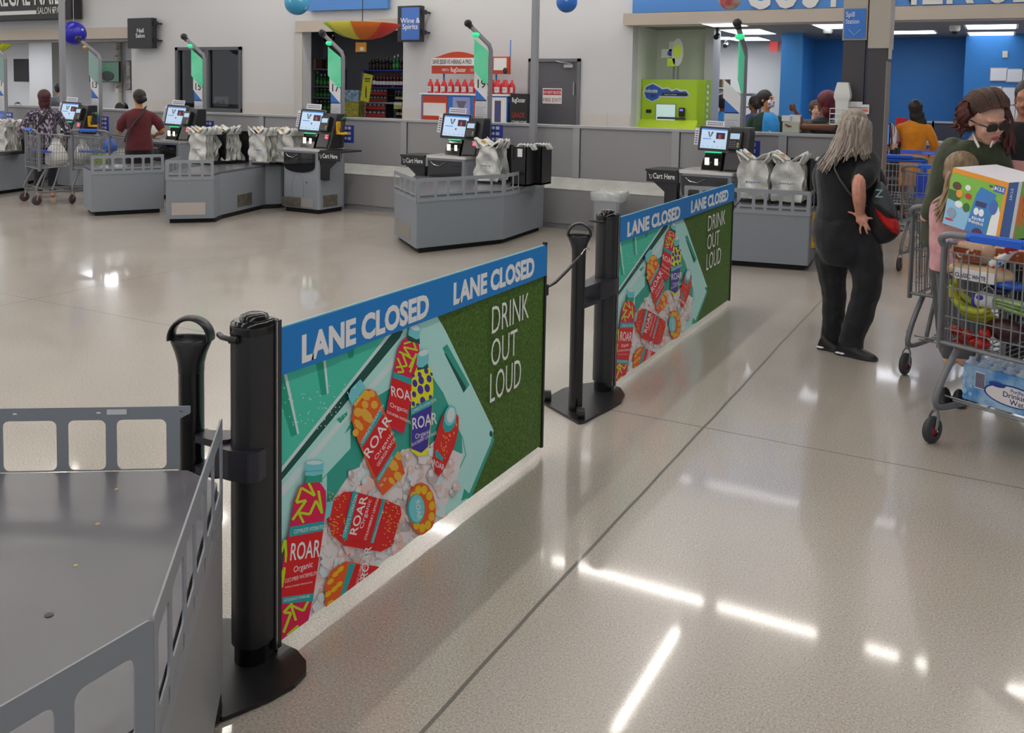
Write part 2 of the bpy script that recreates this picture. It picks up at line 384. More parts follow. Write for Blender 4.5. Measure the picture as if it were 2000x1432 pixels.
struct(MB().box(x1+.201, x3, 17.0, 17.1, 0, zc).box(x3+.001, x3+.1, 16.3, 16.999, 0, zc).box(x3+.001, 4.5, 16.2, 16.3, 0, zc), 'wall_blue', BLUEW)
struct(MB().box(4.5, 4.6, YB+T, 17.1, 0, zc), 'wall_right', BLUEW)
struct(MB().box(xc-1.6, 4.6, YB+T, 17.8, zc, zc+.08), 'ceiling_service', mat('service_tile', '8e8e8e', .8))
for px, py, sx, sy in ((1462, 61, .6, 1.1), (1459, 75, .6, .9), (1936, 51, .6, .8), (1936, 66, .6, 1.1), (1640, 50, .6, .8), (1416, 47, .5, .6)):
    p = G(px, py, zc); panel_light(p.x, p.y, zc, sx, sy, 2.4, 'added ceiling panel brightening the customer service room', 'customer service ceiling lights')
panel_light(-4.9, 16.2, zc, 1.2, .6, 14, 'added unseen ceiling panel brightening the stockroom behind the niche', 'added stockroom lights'); panel_light(.9, 14.4, zc, 1.2, .6, 4.5, 'added ceiling panel brightening the customer service room', 'customer service ceiling lights'); panel_light(-1.6, 15.3, zc, 1.2, .6, 4.5, 'added ceiling panel brightening the customer service room', 'customer service ceiling lights')  # extra panels added only to brighten the stockroom and the service room
struct(MB().box(WY(1780, 220, 16.9).x, x3, 16.93, 17.0, 1.24, 1.29).box(x3, 4.5, 16.13, 16.2, 1.2, 1.25), 'trim_20', CAP)
# big blue sign band
t = thing('store_sign', 'wide blue sign band with large white CUSTOMER SERVICE letters above the service opening', 'sign', (WY(1238, 8, YB-.1).x, YB-.1, 2.84))
b = MB().box(0, 9, -.05, .1, 0, 1.3); b.build('band', mat('band_blue', '4a83c8', .5), t)
lx = WY(1455, 10, YB-.15).x-t.location.x; le = WY(2000, 10, YB-.15).x-t.location.x
b = MB().text('CUSTOMER SERVICE', (lx-.02, -.06, .02), .98, 0, depth=.03, bold=.012, sq=.56)
b.build('letters', mat('sign_letter', 'd6d6d2', .5), t)
# second blue sign above the liquor opening
t = thing('store_sign', 'blue sign panel cut off by the picture top above the liquor doorway', 'sign', (X13(607), YB-.02, 3.03))
MB().box(0, X13(762)-X13(607), -.08, 0, 0, .8).build('panel', mat('band_blue'), t)
# REGAL NAILS
xr = WY(148, 20, YB-.2).x
t = thing('shop_sign', 'black lightbox sign reading REGAL NAILS salon and spa in white', 'sign', (xr, YB-.2, 3.02))
b = MB().box(-3.4, 0, -.18, .19, 0, 1.0, 0, .06); b.build('box', mat('sign_black', '242426', .45), t)
b = MB().text('REGAL NAILS', (-2.4, -.19, .3), .66, 0, sq=.6, bold=.012).text('SALON SPA', (-.98, -.19, .1), .2, 0, sq=.7).box(-2.45, -1.02, -.19, -.18, .1, .18)
b.ell((-.47, -.185, .165), (.03, .006, .03)); b.build('lettering', mat('sign_letter'), t)
# ================================================================ banner artwork, drawn once in the plane of the near banner
def clip_poly(p):
    for ax, lim, sg in ((0, 0, 1), (0, 1, -1), (1, 0, 1), (1, 1, -1)):
        out = []
        for i in range(len(p)):
            a, c = p[i-1], p[i]; da = (a[ax]-lim)*sg; dc = (c[ax]-lim)*sg
            if (da >= 0) != (dc >= 0):
                t = da/(da-dc); out.append((a[0]+(c[0]-a[0])*t, a[1]+(c[1]-a[1])*t))
            if dc >= 0: out.append(c)
        p = out
        if len(p) < 3: return None
    return p
def homog(src, dst):     # solve 3x3 homography by elimination
    A = []
    for (x, y), (u, v) in zip(src, dst):
        A.append([x, y, 1, 0, 0, 0, -u*x, -u*y, u]); A.append([0, 0, 0, x, y, 1, -v*x, -v*y, v])
    n = 8
    for i in range(n):
        p = max(range(i, n), key=lambda r: abs(A[r][i])); A[i], A[p] = A[p], A[i]
        for r in range(n):
            if r != i:
                f = A[r][i]/A[i][i]
                for c in range(i, n+1): A[r][c] -= f*A[i][c]
    h = [A[i][n]/A[i][i] for i in range(n)]+[1]
    return lambda x, y: ((h[0]*x+h[1]*y+h[2])/(h[6]*x+h[7]*y+1), (h[3]*x+h[4]*y+h[5])/(h[6]*x+h[7]*y+1))
BL, BH = 1.725, .925
HM = homog([(541, 638), (543, 1251), (1063, 471), (1053, 859)], [(0, 0), (0, 1), (1, 0), (1, 1)])
AM = ['band', 'mint', 'lid', 'lidd', 'dark', 'inner', 'grass', 'white', 'cap', 'red', 'teal', 'orange', 'orl', 'purple', 'yellow', 'ice', 'icep', 'iced', 'pink', 'lime', 'rimlt', 'straw', 'gold', 'capd', 'icew']
ACOL = dict(band='1e78c0', mint='a9ded6', lid='45bfa4', lidd='1f9c80', dark='0f4f45', inner='2e9c8c', white='f6f6f6', cap='6fc4cc', red='cf1a22', teal='1f9fa3', orange='ee5a1c',
            orl='f9a93c', purple='3a2f96', yellow='f0dc1c', ice='e2d5d4', icep='e6bdb6', iced='b9adad', pink='d2124e', lime='b4d21e', rimlt='c9eee8', straw='d01f24', gold='f2b21c', capd='479fa8', icew='f2ebea')
AMAT = [mat('print_'+k, tuple(min(.93, c*1.3) for c in hx(ACOL[k])), .38, spec=.3) if k in ACOL else None for k in AM]
gm = mat('print_grass', '35521a', .5, spec=.3); AMAT[AM.index('grass')] = gm
g_nt = gm.node_tree
def grass_nodes():
    N = g_nt.nodes; L = g_nt.links; tc = N.new('ShaderNodeTexCoord'); r = N.new('ShaderNodeValToRGB')
    a = N.new('ShaderNodeTexNoise'); a.inputs['Scale'].default_value = 75; a.inputs['Detail'].default_value = 7; a.inputs['Roughness'].default_value = .85
    L.new(tc.outputs['Object'], a.inputs['Vector']); L.new(a.outputs[0], r.inputs[0])
    e = r.color_ramp.elements
    for p, c in ((.3, '1c300e'), (.45, '3c5f1e'), (.6, '5f8632'), (.72, 'b3b46c')):
        q = e.new(p); q.color = (*hx(c), 1)
    e.remove(e[0]); e.remove(e[-1]); L.new(r.outputs[0], N['Principled BSDF'].inputs['Base Color'])
grass_nodes()
ART = MB(); ALAY = [0]; RNG = random.Random(4)
def layer(): ALAY[0] += 1
def art(p, m, lay=None):
    q = clip_poly([HM(*a) for a in p])
    if q:
        d = .0022+ALAY[0]*.000012
        vs = [(d, s*BL, (1-t)*BH) for s, t in q]
        n = (Vector(vs[1])-Vector(vs[0])).cross(Vector(vs[2])-Vector(vs[1]))
        ART.add(vs, [tuple(range(len(vs)))], AM.index(m))
        if not NOINC[0]: ALAY[0] += 1
NOINC = [False]
def art_text(t, o, xd, yd, m, bold=0, sz=1.0, align='LEFT'):   # o origin px, xd = px vector of one em along, yd = px vector of one em up
    me = text_mesh(t, 0, bold, align)
    layer(); NOINC[0] = True
    for p in me.polygons:
        art([(o[0]+me.vertices[i].co.x*xd[0]+me.vertices[i].co.y*yd[0], o[1]+me.vertices[i].co.x*xd[1]+me.vertices[i].co.y*yd[1]) for i in p.vertices], m)
    NOINC[0] = False; layer()
def ellp(c, a, b, n=14, ph=0): return [(c[0]+a[0]*math.cos(2*PI*i/n+ph)+b[0]*math.sin(2*PI*i/n+ph), c[1]+a[1]*math.cos(2*PI*i/n+ph)+b[1]*math.sin(2*PI*i/n+ph)) for i in range(n)]
def z4(o, pts, k=3.256): return [(o[0]+x/k, o[1]+y/k) for x, y in pts]
def c4(*p): return z4((640, 620), p)
def c3(*p): return z4((520, 560), p, 2.046)
def stroke(pts, w, m):     # polyline as quads
    for a, b in zip(pts, pts[1:]):
        dx, dy = b[0]-a[0], b[1]-a[1]; l = math.hypot(dx, dy) or 1; nx, ny = -dy/l*w/2, dx/l*w/2
        art([(a[0]+nx, a[1]+ny), (b[0]+nx, b[1]+ny), (b[0]-nx, b[1]-ny), (a[0]-nx, a[1]-ny)], m)
def draw_art():
    art([(541, 700), (541, 1260), (1070, 870), (1070, 500)], 'mint'); layer()
    # lid of the cool box
    art([(541, 700), (541, 935), (775, 640), (790, 620)], 'lid'); layer()
    art([(541, 925), (541, 936), (775, 640), (766, 640)], 'rimlt')
    for p in (c3((45, 350), (70, 348), (125, 590), (100, 600), (45, 420)), c3((200, 300), (230, 290), (245, 425), (222, 430)), c3((325, 250), (355, 240), (352, 275), (335, 282))): art(p, 'lidd')
    for p in (c3((70, 348), (82, 346), (133, 585), (125, 590)), c3((230, 290), (240, 287), (252, 420), (245, 425))): art(p, 'rimlt')
    layer()
    art([(541, 935), (541, 950), (783, 655), (790, 640), (770, 644)], 'dark'); layer()
    art([(541, 962), (541, 985), (700, 790), (790, 690), (800, 660)], 'rimlt')
    for a in (0, 16, 34): stroke([(541, 1003+a), (640, 890+a), (700, 820+a)], 1.6, 'lidd')
    layer()
    # grass
    art([(843, 590), (1070, 500), (1070, 880), (900, 985), (965, 850), (872, 640)], 'grass'); layer()
    # body of the box and its opening
    art([(800, 610), (845, 595), (872, 640), (964, 832), (960, 858), (905, 985), (880, 990), (850, 1040), (800, 1040)], 'mint'); layer()
    art(c4((1053, 690), (1056, 760), (915, 1110), (880, 1120), (905, 1080), (1035, 770)), 'inner')
    art(c4((850, 1140), (870, 1060), (915, 1105)), 'lidd')
    art(c4((735, 175), (765, 150), (905, 405), (868, 458)), 'inner'); layer()
    art(c4((745, 205), (760, 215), (885, 425), (868, 455)), 'dark'); layer()
    art(ellp((640+1038/3.256, 620+712/3.256), (3, 0), (0, 6)), 'dark')
    stroke(c4((600, 250), (860, 740), (880, 850), (700, 1230)), 1.5, 'lidd'); stroke(c4((640, 200), (900, 760), (905, 860), (760, 1210)), 1.2, 'rimlt')
    art(c4((600, 250), (740, 460), (855, 730), (860, 830), (640, 1250), (420, 1460), (0, 1460), (0, 900), (100, 760), (200, 560), (400, 440)), 'inner'); layer()
    art(c3((45, 900), (200, 700), (340, 560), (340, 640), (230, 760), (45, 1050)), 'mint'); layer()
    art(c4((60, 640), (130, 590), (130, 610), (85, 665)), 'lidd')
    art([(541, 1190), (600, 1060), (640, 990), (690, 915), (730, 900), (800, 870), (860, 860), (905, 880), (895, 920), (860, 1010), (780, 1085), (600, 1240), (541, 1260)], 'ice'); layer()
    # ice cubes
    for i in range(520):
        t = RNG.random(); cx = RNG.uniform(545, 895); cy = RNG.uniform(865, 1250); lo_ = 1190-(cx-541)*1.9 if cx < 690 else 905-(cx-690)*.28
        if cy < lo_ or cy > 1262-(cx-541)*.77: continue
        r = RNG.uniform(8, 19); k = RNG.choice([5, 6]); ph = RNG.random()*6
        art([(cx+r*RNG.uniform(.7, 1.1)*math.cos(ph+2*PI*j/k)*.8, cy+r*RNG.uniform(.7, 1.1)*math.sin(ph+2*PI*j/k)) for j in range(k)], RNG.choice(['ice', 'icep', 'iced', 'ice', 'icep', 'rimlt']))
        art([(cx-r*.25+r*.45*math.cos(ph+.5+2*PI*j/4)*.7, cy-r*.25+r*.5*math.sin(ph+.5+2*PI*j/4)) for j in range(4)], RNG.choice(['icew', 'ice', 'rimlt']))
        if i % 9 == 0: stroke([(cx-r*.5, cy+r*.4), (cx+r*.2, cy+r*.7), (cx+r*.6, cy+r*.1)], 1.4, 'iced')
    layer()
    # --- bottle standing far (cucumber watermelon, behind)
    art(c4((495, 110), (575, 140), (580, 190), (570, 260), (545, 430), (480, 720), (360, 670), (365, 600), (415, 330), (440, 190), (470, 130)), 'pink'); layer()
    for p in (((450, 200), (520, 230), (480, 170), (570, 190)), ((430, 300), (500, 290), (470, 210), (545, 250)), ((480, 150), (540, 130), (560, 190)), ((440, 240), (480, 330), (440, 330)), ((515, 300), (560, 210), (520, 330))): stroke(c4(*p), 3.6, 'lime')
    layer(); art(c4((415, 330), (540, 375), (532, 412), (410, 365)), 'teal'); art(c4((410, 365), (532, 412), (480, 700), (365, 650)), 'red'); layer()
    art_text('ROAR', c4((398, 480))[0], (23*.8, 6*.8), (-2, -28), 'white', .01)
    art_text('Organic', c4((392, 550))[0], (11, 4), (-1, -13), 'white'); art_text('CUCUMBER WATERMELON', c4((372, 592))[0], (4.4, 1.9), (-.5, -8), 'white')
    art(c4((500, 100), (510, 90), (580, 110), (582, 150), (505, 130)), 'dark'); layer(); art(c4((508, 95), (515, 35), (550, 20), (588, 40), (578, 115), (560, 122)), 'cap'); layer(); art(ellp(c4((550, 45))[0], (10, 2.5), (0, 6)), 'rimlt'); layer()
    # --- blackberry lemonade
    art(c4((562, 300), (632, 285), (660, 330), (668, 430), (655, 620), (630, 850), (570, 862), (525, 830), (525, 560), (530, 380)), 'yellow'); layer()
    for x, y, r in ((580, 345, 14), (622, 320, 15), (550, 400, 18), (590, 380, 20), (640, 370, 18), (585, 440, 22), (628, 430, 20), (545, 470, 15), (600, 510, 20), (570, 545, 15), (650, 490, 14), (540, 530, 12), (655, 340, 8), (540, 350, 9)): art(ellp(c4((x, y))[0], (r*.26, -1.2), (1.5, r*.4)), 'purple')
    layer(); art(c4((526, 560), (662, 488), (660, 535), (526, 605)), 'teal'); art(c4((526, 605), (660, 535), (632, 800), (590, 840), (527, 815)), 'purple'); layer()
    art_text('COMPLETE HYDRATION', c4((530, 592))[0], (4.3, -2.3), (-.3, -9), 'white'); art_text('ROAR', c4((530, 695))[0], (18, -5), (-.5, -32), 'white', .012)
    art_text('Organic', c4((550, 755))[0], (9.5, -4), (0, -14), 'white'); art_text('BLACKBERRY LEMONADE', c4((530, 800))[0], (4.2, -2.2), (-.3, -9), 'white')
    art(c4((565, 290), (632, 270), (636, 300), (565, 318)), 'dark'); layer(); art(c4((560, 280), (565, 215), (590, 185), (632, 180), (638, 225), (634, 270), (600, 298), (570, 298)), 'cap'); layer(); art(ellp(c4((605, 205))[0], (10, -3.5), (1, 6)), 'rimlt'); layer()
    # --- small strawberry bottle, leaning back
    art(c4((725, 600), (760, 560), (800, 560), (826, 610), (824, 690), (800, 790), (740, 930), (700, 985), (675, 960), (663, 880), (672, 780), (700, 670)), 'straw'); layer()
    for i in range(46):
        t = RNG.random(); x = 690+(1-t)*100+RNG.uniform(-25, 40); y = 620+t*280; art(ellp(c4((x, y))[0], (.9, 0), (.3, 2)), 'orl')
    layer(); art(c4((672, 830), (690, 820), (728, 870), (722, 890), (690, 870)), 'teal'); art(c4((668, 860), (690, 872), (720, 890), (700, 975), (680, 960)), 'red'); layer()
    art_text('ROAR', c4((664, 915))[0], (8, 4), (0, -17), 'white', .01)
    art(ellp(c4((766, 640))[0], (13, -6), (0, 19)), 'teal'); layer(); art(ellp(c4((773, 600))[0], (12, -3), (-1, 20)), 'cap'); layer(); art(ellp(c4((776, 596))[0], (8, -2), (-1, 15)), 'rimlt'); layer()
    # --- georgia peach
    art(c4((145, 640), (160, 550), (215, 450), (260, 440), (300, 455), (380, 640), (465, 900), (485, 970), (430, 1030), (345, 1115), (300, 1040), (180, 760)), 'orange'); layer()
    for x, y, r, sd in ((185, 590, 26, 1), (235, 480, 30, 2), (275, 470, 20, 3), (240, 610, 40, 4), (190, 670, 30, 5), (290, 540, 22, 1), (230, 540, 22, 2), (410, 920, 34, 3), (440, 860, 26, 4), (440, 990, 26, 2), (170, 720, 20, 1), (400, 1020, 20, 5)):
        art(ellp(c4((x, y))[0], (r*.31, r*.05*sd-4), (r*.1, r*.36), 7, sd), 'orl')
    layer(); art(c4((200, 785), (325, 565), (345, 595), (212, 812)), 'teal'); art(c4((212, 812), (345, 595), (428, 800), (300, 1010)), 'red'); art(c4((300, 1010), (428, 800), (440, 830), (312, 1040)), 'teal'); layer()
    art_text('COMPLETE HYDRATION', c4((213, 792))[0], (3.9, -6.9), (-5, -5.5), 'white'); art_text('ROAR', c4((252, 890))[0], (17, -29), (-16, -17), 'white', .012)
    art_text('Organic', c4((300, 895))[0], (11, -17.5), (-7, -6), 'white'); art_text('GEORGIA PEACH', c4((316, 935))[0], (4.4, -7.2), (-6.5, -5), 'white'); art_text('ANTIOXIDANTS VITAMINS B&C', c4((318, 1020))[0], (2, -3.3), (-4, -3), 'white'); art_text('2g  20', c4((330, 1062))[0], (5, -7), (-5.5, -3.5), 'white')
    art(c4((150, 540), (215, 445), (240, 455), (170, 552)), 'gold'); layer(); art(c4((122, 490), (140, 440), (200, 378), (232, 425), (225, 450), (150, 548)), 'cap'); layer(); stroke(c4((150, 540), (228, 440)), 2, 'capd')
    # --- strawberry lying
    art(c4((-10, 1260), (30, 1150), (95, 1098), (160, 1095), (260, 1125), (360, 1140), (455, 1180), (462, 1230), (430, 1330), (400, 1432), (330, 1470), (100, 1440), (20, 1370)), 'straw'); layer()
    for i in range(120):
        x = RNG.choice([RNG.uniform(0, 110), RNG.uniform(335, 450)]); y = RNG.uniform(1120, 1420)+(x-200)*.12; art(ellp(c4((x, y))[0], (1.7, .4), (0, 1.1), 8), 'orl')
    layer(); art(c4((80, 1390), (150, 1090), (190, 1100), (118, 1405)), 'teal'); art(c4((112, 1400), (185, 1100), (345, 1140), (290, 1420)), 'red'); art(c4((262, 1415), (340, 1135), (358, 1140), (282, 1418)), 'teal'); layer()
    art_text('COMPLETE HYDRATION', c4((100, 1385))[0], (2.3, -7.6), (-8, -2), 'white'); art_text('ROAR', c4((170, 1375))[0], (8.5, -28.5), (-19.5, -3), 'white', .014)
    art_text('Organic', c4((212, 1330))[0], (5.5, -18), (-10, -2), 'white'); art_text('STRAWBERRY LEMONADE', c4((236, 1400))[0], (2.4, -8), (-6.5, -1.5), 'white'); art_text('ANTIOXIDANTS VITAMINS B&C', c4((278, 1415))[0], (1.5, -4.6), (-4, -1), 'white')
    art(c4((-40, 1200), (-20, 1165), (25, 1155), (5, 1250), (-30, 1280)), 'cap'); layer()
    # --- lid seen from above
    art(ellp(c4((588, 1190))[0], (27, -9), (6, 50)), 'orange'); layer()
    for a in range(11):
        c = c4((588, 1190))[0]; t = a*2*PI/11; e = (math.cos(t), math.sin(t)); art(ellp((c[0]+20*e[0]+4*e[1], c[1]+37*e[1]-6*e[0]), (6, 2), (-2, 9), 8, t), 'gold')
    layer(); art(ellp(c4((552, 1192))[0], (17, -4), (2, 29)), 'teal'); layer(); art(ellp(c4((556, 1190))[0], (15, -4), (2, 27)), 'cap'); art_text('ROAR', c4((548, 1140))[0], (1.5, 14), (12, -4), 'white')
    # --- mango clementine at the bottom edge
    art(c3((230, 1290), (228, 1190), (250, 1130), (310, 1088), (445, 1105), (430, 1180), (300, 1300)), 'orange'); layer()
    for x, y in ((250, 1170), (270, 1140), (290, 1120), (265, 1200), (240, 1220), (285, 1180), (250, 1255)): art(ellp(c3((x, y))[0], (7, -5), (1, 5), 6), 'gold')
    layer(); art(c3((285, 1245), (325, 1095), (350, 1098), (305, 1230)), 'teal'); art(c3((305, 1230), (350, 1098), (445, 1105), (350, 1200)), 'red'); layer()
    art_text('ROAR', c3((395, 1160))[0], (3.5, -24), (-19, -1), 'white', .012); art_text('Organic', c3((368, 1180))[0], (5, -15), (-9, -1), 'white'); art_text('MANGO CLEMENTINE', c3((350, 1210))[0], (2, -7.5), (-6, -1), 'white')
    # --- cucumber watermelon in front
    art(c3((150, 780), (205, 775), (230, 810), (232, 870), (222, 940), (210, 1030), (185, 1200), (160, 1330), (60, 1432), (40, 1420), (45, 1180), (62, 1060), (85, 960), (100, 860), (120, 800)), 'pink'); layer()
    for p in (((95, 930), (150, 850), (110, 860), (130, 800), (185, 830), (160, 780)), ((140, 940), (120, 900), (165, 905), (190, 850), (215, 900), (200, 810)), ((60, 1380), (90, 1300), (60, 1300), (95, 1262)), ((110, 1330), (90, 1270), (140, 1290), (160, 1250)), ((75, 1390), (120, 1350)), ((50, 1060), (66, 1010), (70, 1100)), ((48, 1160), (64, 1120), (52, 1200))): stroke(c3(*p), 5, 'lime')
    layer(); art(c3((85, 958), (224, 930), (220, 968), (82, 998)), 'teal'); art(c3((82, 998), (220, 968), (182, 1218), (55, 1240)), 'red'); art(c3((54, 1240), (182, 1218), (178, 1250), (54, 1265)), 'teal'); layer()
    art_text('COMPLETE HYDRATION', c3((100, 985))[0], (5.9, -1.2), (.3, -11), 'white', .005); art_text('ROAR', c3((82, 1092))[0], (22, -3.6), (4, -48), 'white', .012)
    art_text('Organic', c3((98, 1140))[0], (12, -4), (1, -17), 'white', .005); art_text('CUCUMBER WATERMELON', c3((64, 1182))[0], (5.2, -1.5), (.5, -11), 'white'); art_text('ANTIOXIDANTS VITAMINS B&C', c3((60, 1258))[0], (3.7, -.8), (.4, -8), 'white')
    art_text('NATURALLY FLAVORED VITAMIN ENHANCED', c3((66, 1203))[0], (2.6, -.6), (.2, -4.5), 'white')
    art(c3((145, 780), (150, 748), (215, 742), (215, 775)), 'lidd'); layer(); art(c3((145, 750), (148, 700), (160, 690), (210, 688), (220, 700), (218, 742), (180, 752)), 'cap'); layer(); art(ellp(c3((183, 698))[0], (16, -1), (1, 4)), 'rimlt'); stroke(c3((146, 735), (218, 728)), 1.4, 'capd')
    # dew on the lid
    for i in range(70): art(ellp((545+RNG.random()*150, 745+RNG.random()*90), (1.1, 0), (0, 1.6), 6), 'rimlt')
    layer(); art(c3((0, 340), (45, 350), (300, 260), (600, 100), (1100, -100), (1100, -190), (45, 150), (0, 150)), 'band')
    art([(530, 600), (541, 732), (1063, 529.5), (1075, 440)], 'band'); layer()
    # lettering
    for s, ox, oy, w, h, ps in (('LANE CLOSED', 0, 0, 0, 0, 0),):
        pass
    for (p0, p1, hh) in (((582, 702), (834, 611), 55), ((881, 588), (1038, 528), 39)):
        me = text_mesh('LANE CLOSED', 0, .045); wd = max(v.co.x for v in me.vertices); ch = max(v.co.y for v in me.vertices)
        st = (HM(*p0), HM(*p1)); ux = (st[1][0]-st[0][0])/wd; t0 = (HM(p0[0], p0[1])[1]+HM(p1[0], p1[1])[1])/2; uy = .0875/ch
        for pl in me.polygons:
            vs = [(st[0][0]+me.vertices[i].co.x*ux, t0-me.vertices[i].co.y*uy) for i in pl.vertices]
            ART.add([(.0022+ALAY[0]*.000012+.0001, s*BL, (1-t)*BH) for s, t in vs], [tuple(range(len(vs)))], AM.index('white'))
    layer()
    for tx, p0, p1, ptop in (('DRINK', (954, 646), (1027, 612), (958, 592)), ('OUT', (953, 710), (1004, 690), (957, 656)), ('LOUD', (950, 780), (1011, 754), (953, 722))):
        me = text_mesh(tx, 0, -.004); wd = max(v.co.x for v in me.vertices); ch = max(v.co.y for v in me.vertices)
        a, c, d = HM(*p0), HM(*p1), HM(*ptop); ux = (c[0]-a[0])/wd
        for pl in me.polygons:
            vs = [(a[0]+me.vertices[i].co.x*ux, a[1]-me.vertices[i].co.y/ch*(a[1]-d[1])) for i in pl.vertices]
            ART.add([(.0022+ALAY[0]*.000012+.0001, s*BL, (1-t)*BH) for s, t in vs], [tuple(range(len(vs)))], AM.index('white'))
draw_art()
ART.box(-.001, .002, 0, BL, 0, BH, AM.index('mint'))
# ---------------------------------------------------------------- stanchion with retractable banner
BC = mat('black_cassette', '232326', .36, bump=.03, scale=800); BG = mat('black_gloss', '0f0f11', .16); VIO = mat('dark_slate_plastic', '2a2932', .32)
def stanchion(label, cx, cy, rv, plate, L, banner_off, wheels, group=None):
    t = thing('banner_stanchion', label, 'stanchion', (cx, cy, 0))
    b = MB().prism(plate, .004, .014); b.build('base_plate', BLACKM, t, bevel=.003)
    # cassette post: round front, flat flank towards the banner
    def sec(r, ex, k=1.0):
        p = [(r*math.cos(a), r*math.sin(a)) for a in [PI*(.08+i*.1) for i in range(0, 20)] if math.cos(a)*.5-math.sin(a) < .9]
        p = [(r*math.cos(math.radians(a)), r*math.sin(math.radians(a))) for a in range(100, 331, 10)]
        return p+[(r*.98, .0), (ex, .045), (ex, .062), (ex-.02, .066), (-r*.35, .064)]
    b = MB().prism(sec(.058, .048), .07, .965, 0, True); b.build('cassette', BC, t, bevel=.002)
    MB().prism(sec(.05, .042), .014, .07).build('foot_socket', BG, t, bevel=.006)
    b = MB().prism(sec(.0595, .05), .965, .985)
    b.rings([[(x*s, y*s, z) for x, y in sec(.0595, .05)] for s, z in ((1, .985), (.96, .995), (.8, 1.002))], 0)
    b.rings([[(.0+.04*s*math.cos(a), .01+.045*s*math.sin(a), z) for a in [i*PI/8 for i in range(16)]] for s, z in ((1, .995), (.9, 1.012), (.55, 1.018), (.1, 1.019))], 0)
    cp = b.build('top_cap', BG, t); MB().tube([(-.085, -.04, .955), (-.05, -.062, .957), (.0, -.068, .957), (.01, -.06, .957)], .008, 8).tube([(-.012, -.07, .957), (.012, -.066, .957)], .011, 8).build('latch', BLACK, cp)
    b = MB().box(.048, .054, .036, .062, .03, .995).box(.052, .0555, .04, .044, .03, .993, 1); b.build('banner_slot', [mat('extrusion_grey', '454548', .25, .6), CHROME], t)
    for z in (.42, .475, .66, .72): b = MB().cyl((.0485, .03, z), (.0495, .03, z), .003, n=8)
    b.build('screw', SHADOWB, t)
    # receiver post with loop handle
    rx, ry = rv
    MB().lathe([(.036, .014), (.036, .84)], (rx, ry, 0), 24).build('receiver_post', mat('gloss_black_tube', '101012', .22), t)
    d = Vector((1, .45, 0)).normalized(); n = Vector((-d.y, d.x, 0)); c = Vector((rx, ry, 0))
    b = MB(); b.rings([[tuple(c+d*(a*math.cos(q))+n*(bb*math.sin(q))+Vector((0, 0, z))) for q in [i*PI/10 for i in range(20)]] for a, bb, z in ((.0365, .0365, .83), (.0375, .037, .855), (.046, .036, .885), (.058, .033, .912), (.0655, .029, .932), (.058, .025, .928), (.03, .022, .906), (.005, .01, .9))], 0)
    rg = []
    for i in range(21):
        a = -PI*.04+PI*1.08*i/20; rg.append(tuple(c+d*(.058*math.cos(a))+Vector((0, 0, .93+.056*math.sin(a)))))
    b.tube(rg, [(.0075, .029-.006*math.sin(PI*i/20)) for i in range(21)], 12, 0, True, up=tuple(n))
    b.build('loop_handle', BLACK, t, smooth_it=0)
    # clamp between both posts
    v = Vector((rx, ry, 0)); e = (-v).normalized(); m = Vector((-e.y, e.x, 0)); Lc = v.length
    b = MB(); pr = []
    for s_, hw in ((-.02, .02), (.02, .04), (.5*Lc, .055), (Lc-.03, .07), (Lc+.03, .07), (Lc+.055, .05)): pr.append((s_, hw))
    def band(z0, z1, s0, s1):
        L_ = [v+e*s_+m*h for s_, h in pr if s0 <= s_ <= s1]+[v+e*s_-m*h for s_, h in reversed(pr) if s0 <= s_ <= s1]
        b.prism([(p.x, p.y) for p in L_], z0, z1)
    band(.56, .645, .3*Lc, 1)
    for z in (.635, .545): b.prism([tuple((v+e*q+m*h)[:2]) for q, h in ((.03, .03), (.045+.0, .02), (.55*Lc, .045), (.7*Lc, .02), (.7*Lc, -.02), (.55*Lc, -.045), (.03, -.03))], z, z+.02)
    b.build('clamp', VIO, t, bevel=.006)
    for wx, wy, wr in wheels:
        f = MB().cyl((wx-.018*math.cos(wr), wy-.018*math.sin(wr), .032), (wx+.018*math.cos(wr), wy+.018*math.sin(wr), .032), .032, n=20)
        q = f.build('wheel', BLACKM, t, bevel=.004)
        MB().cyl((wx-.021*math.cos(wr), wy-.021*math.sin(wr), .032), (wx+.021*math.cos(wr), wy+.021*math.sin(wr), .032), .014, n=10).build('hub', BLACK, q)
    # banner
    k = L/BL; bm = MB(); bm.v = [Vector((p.x, p.y*k, p.z)) for p in ART.v]; bm.f = ART.f; bm.m = ART.m; bm.s = ART.s
    o = bm.build('banner', AMAT, t, loc=banner_off)
    bx, by, bz = banner_off
    MB().box(bx-.008, bx+.01, by+L, by+L+.016, bz-.012, bz+BH+.012).build('end_bar', BLACK, t, bevel=.002)
    return t, (bx, by+L, bz)
def pl(pts, cx, cy): return [(G(*p).x-cx, G(*p).y-cy) for p in pts]
u1c = (-1.835, 1.905)
p1 = pl([(500, 1258), (545, 1262), (580, 1278), (598, 1300), (598, 1322), (575, 1346), (530, 1372), (470, 1398), (432, 1413)], *u1c)+[(-.26, -.18), (-.3, .06), (-.16, .13)]
t1, e1 = stanchion('black post stanchion in the foreground holding the nearer, larger LANE CLOSED banner', *u1c, (-.2, -.035), p1, 1.725, (.035, .063, .043), ((.09, -.235, .7),))
u2c = (-1.895, 4.665)
p2 = pl([(1060, 790), (1075, 777), (1100, 763), (1130, 755), (1160, 751), (1190, 753), (1212, 762), (1220, 775), (1213, 789), (1190, 803), (1165, 815), (1142, 828), (1130, 830)], *u2c)
t2, e2 = stanchion('black post stanchion farther back holding the smaller-looking LANE CLOSED banner', *u2c, (.005, -.38), p2, 2.44, (.035, .06, .045), ((.07, -.46, .55), (-.19, -.31, .55)))
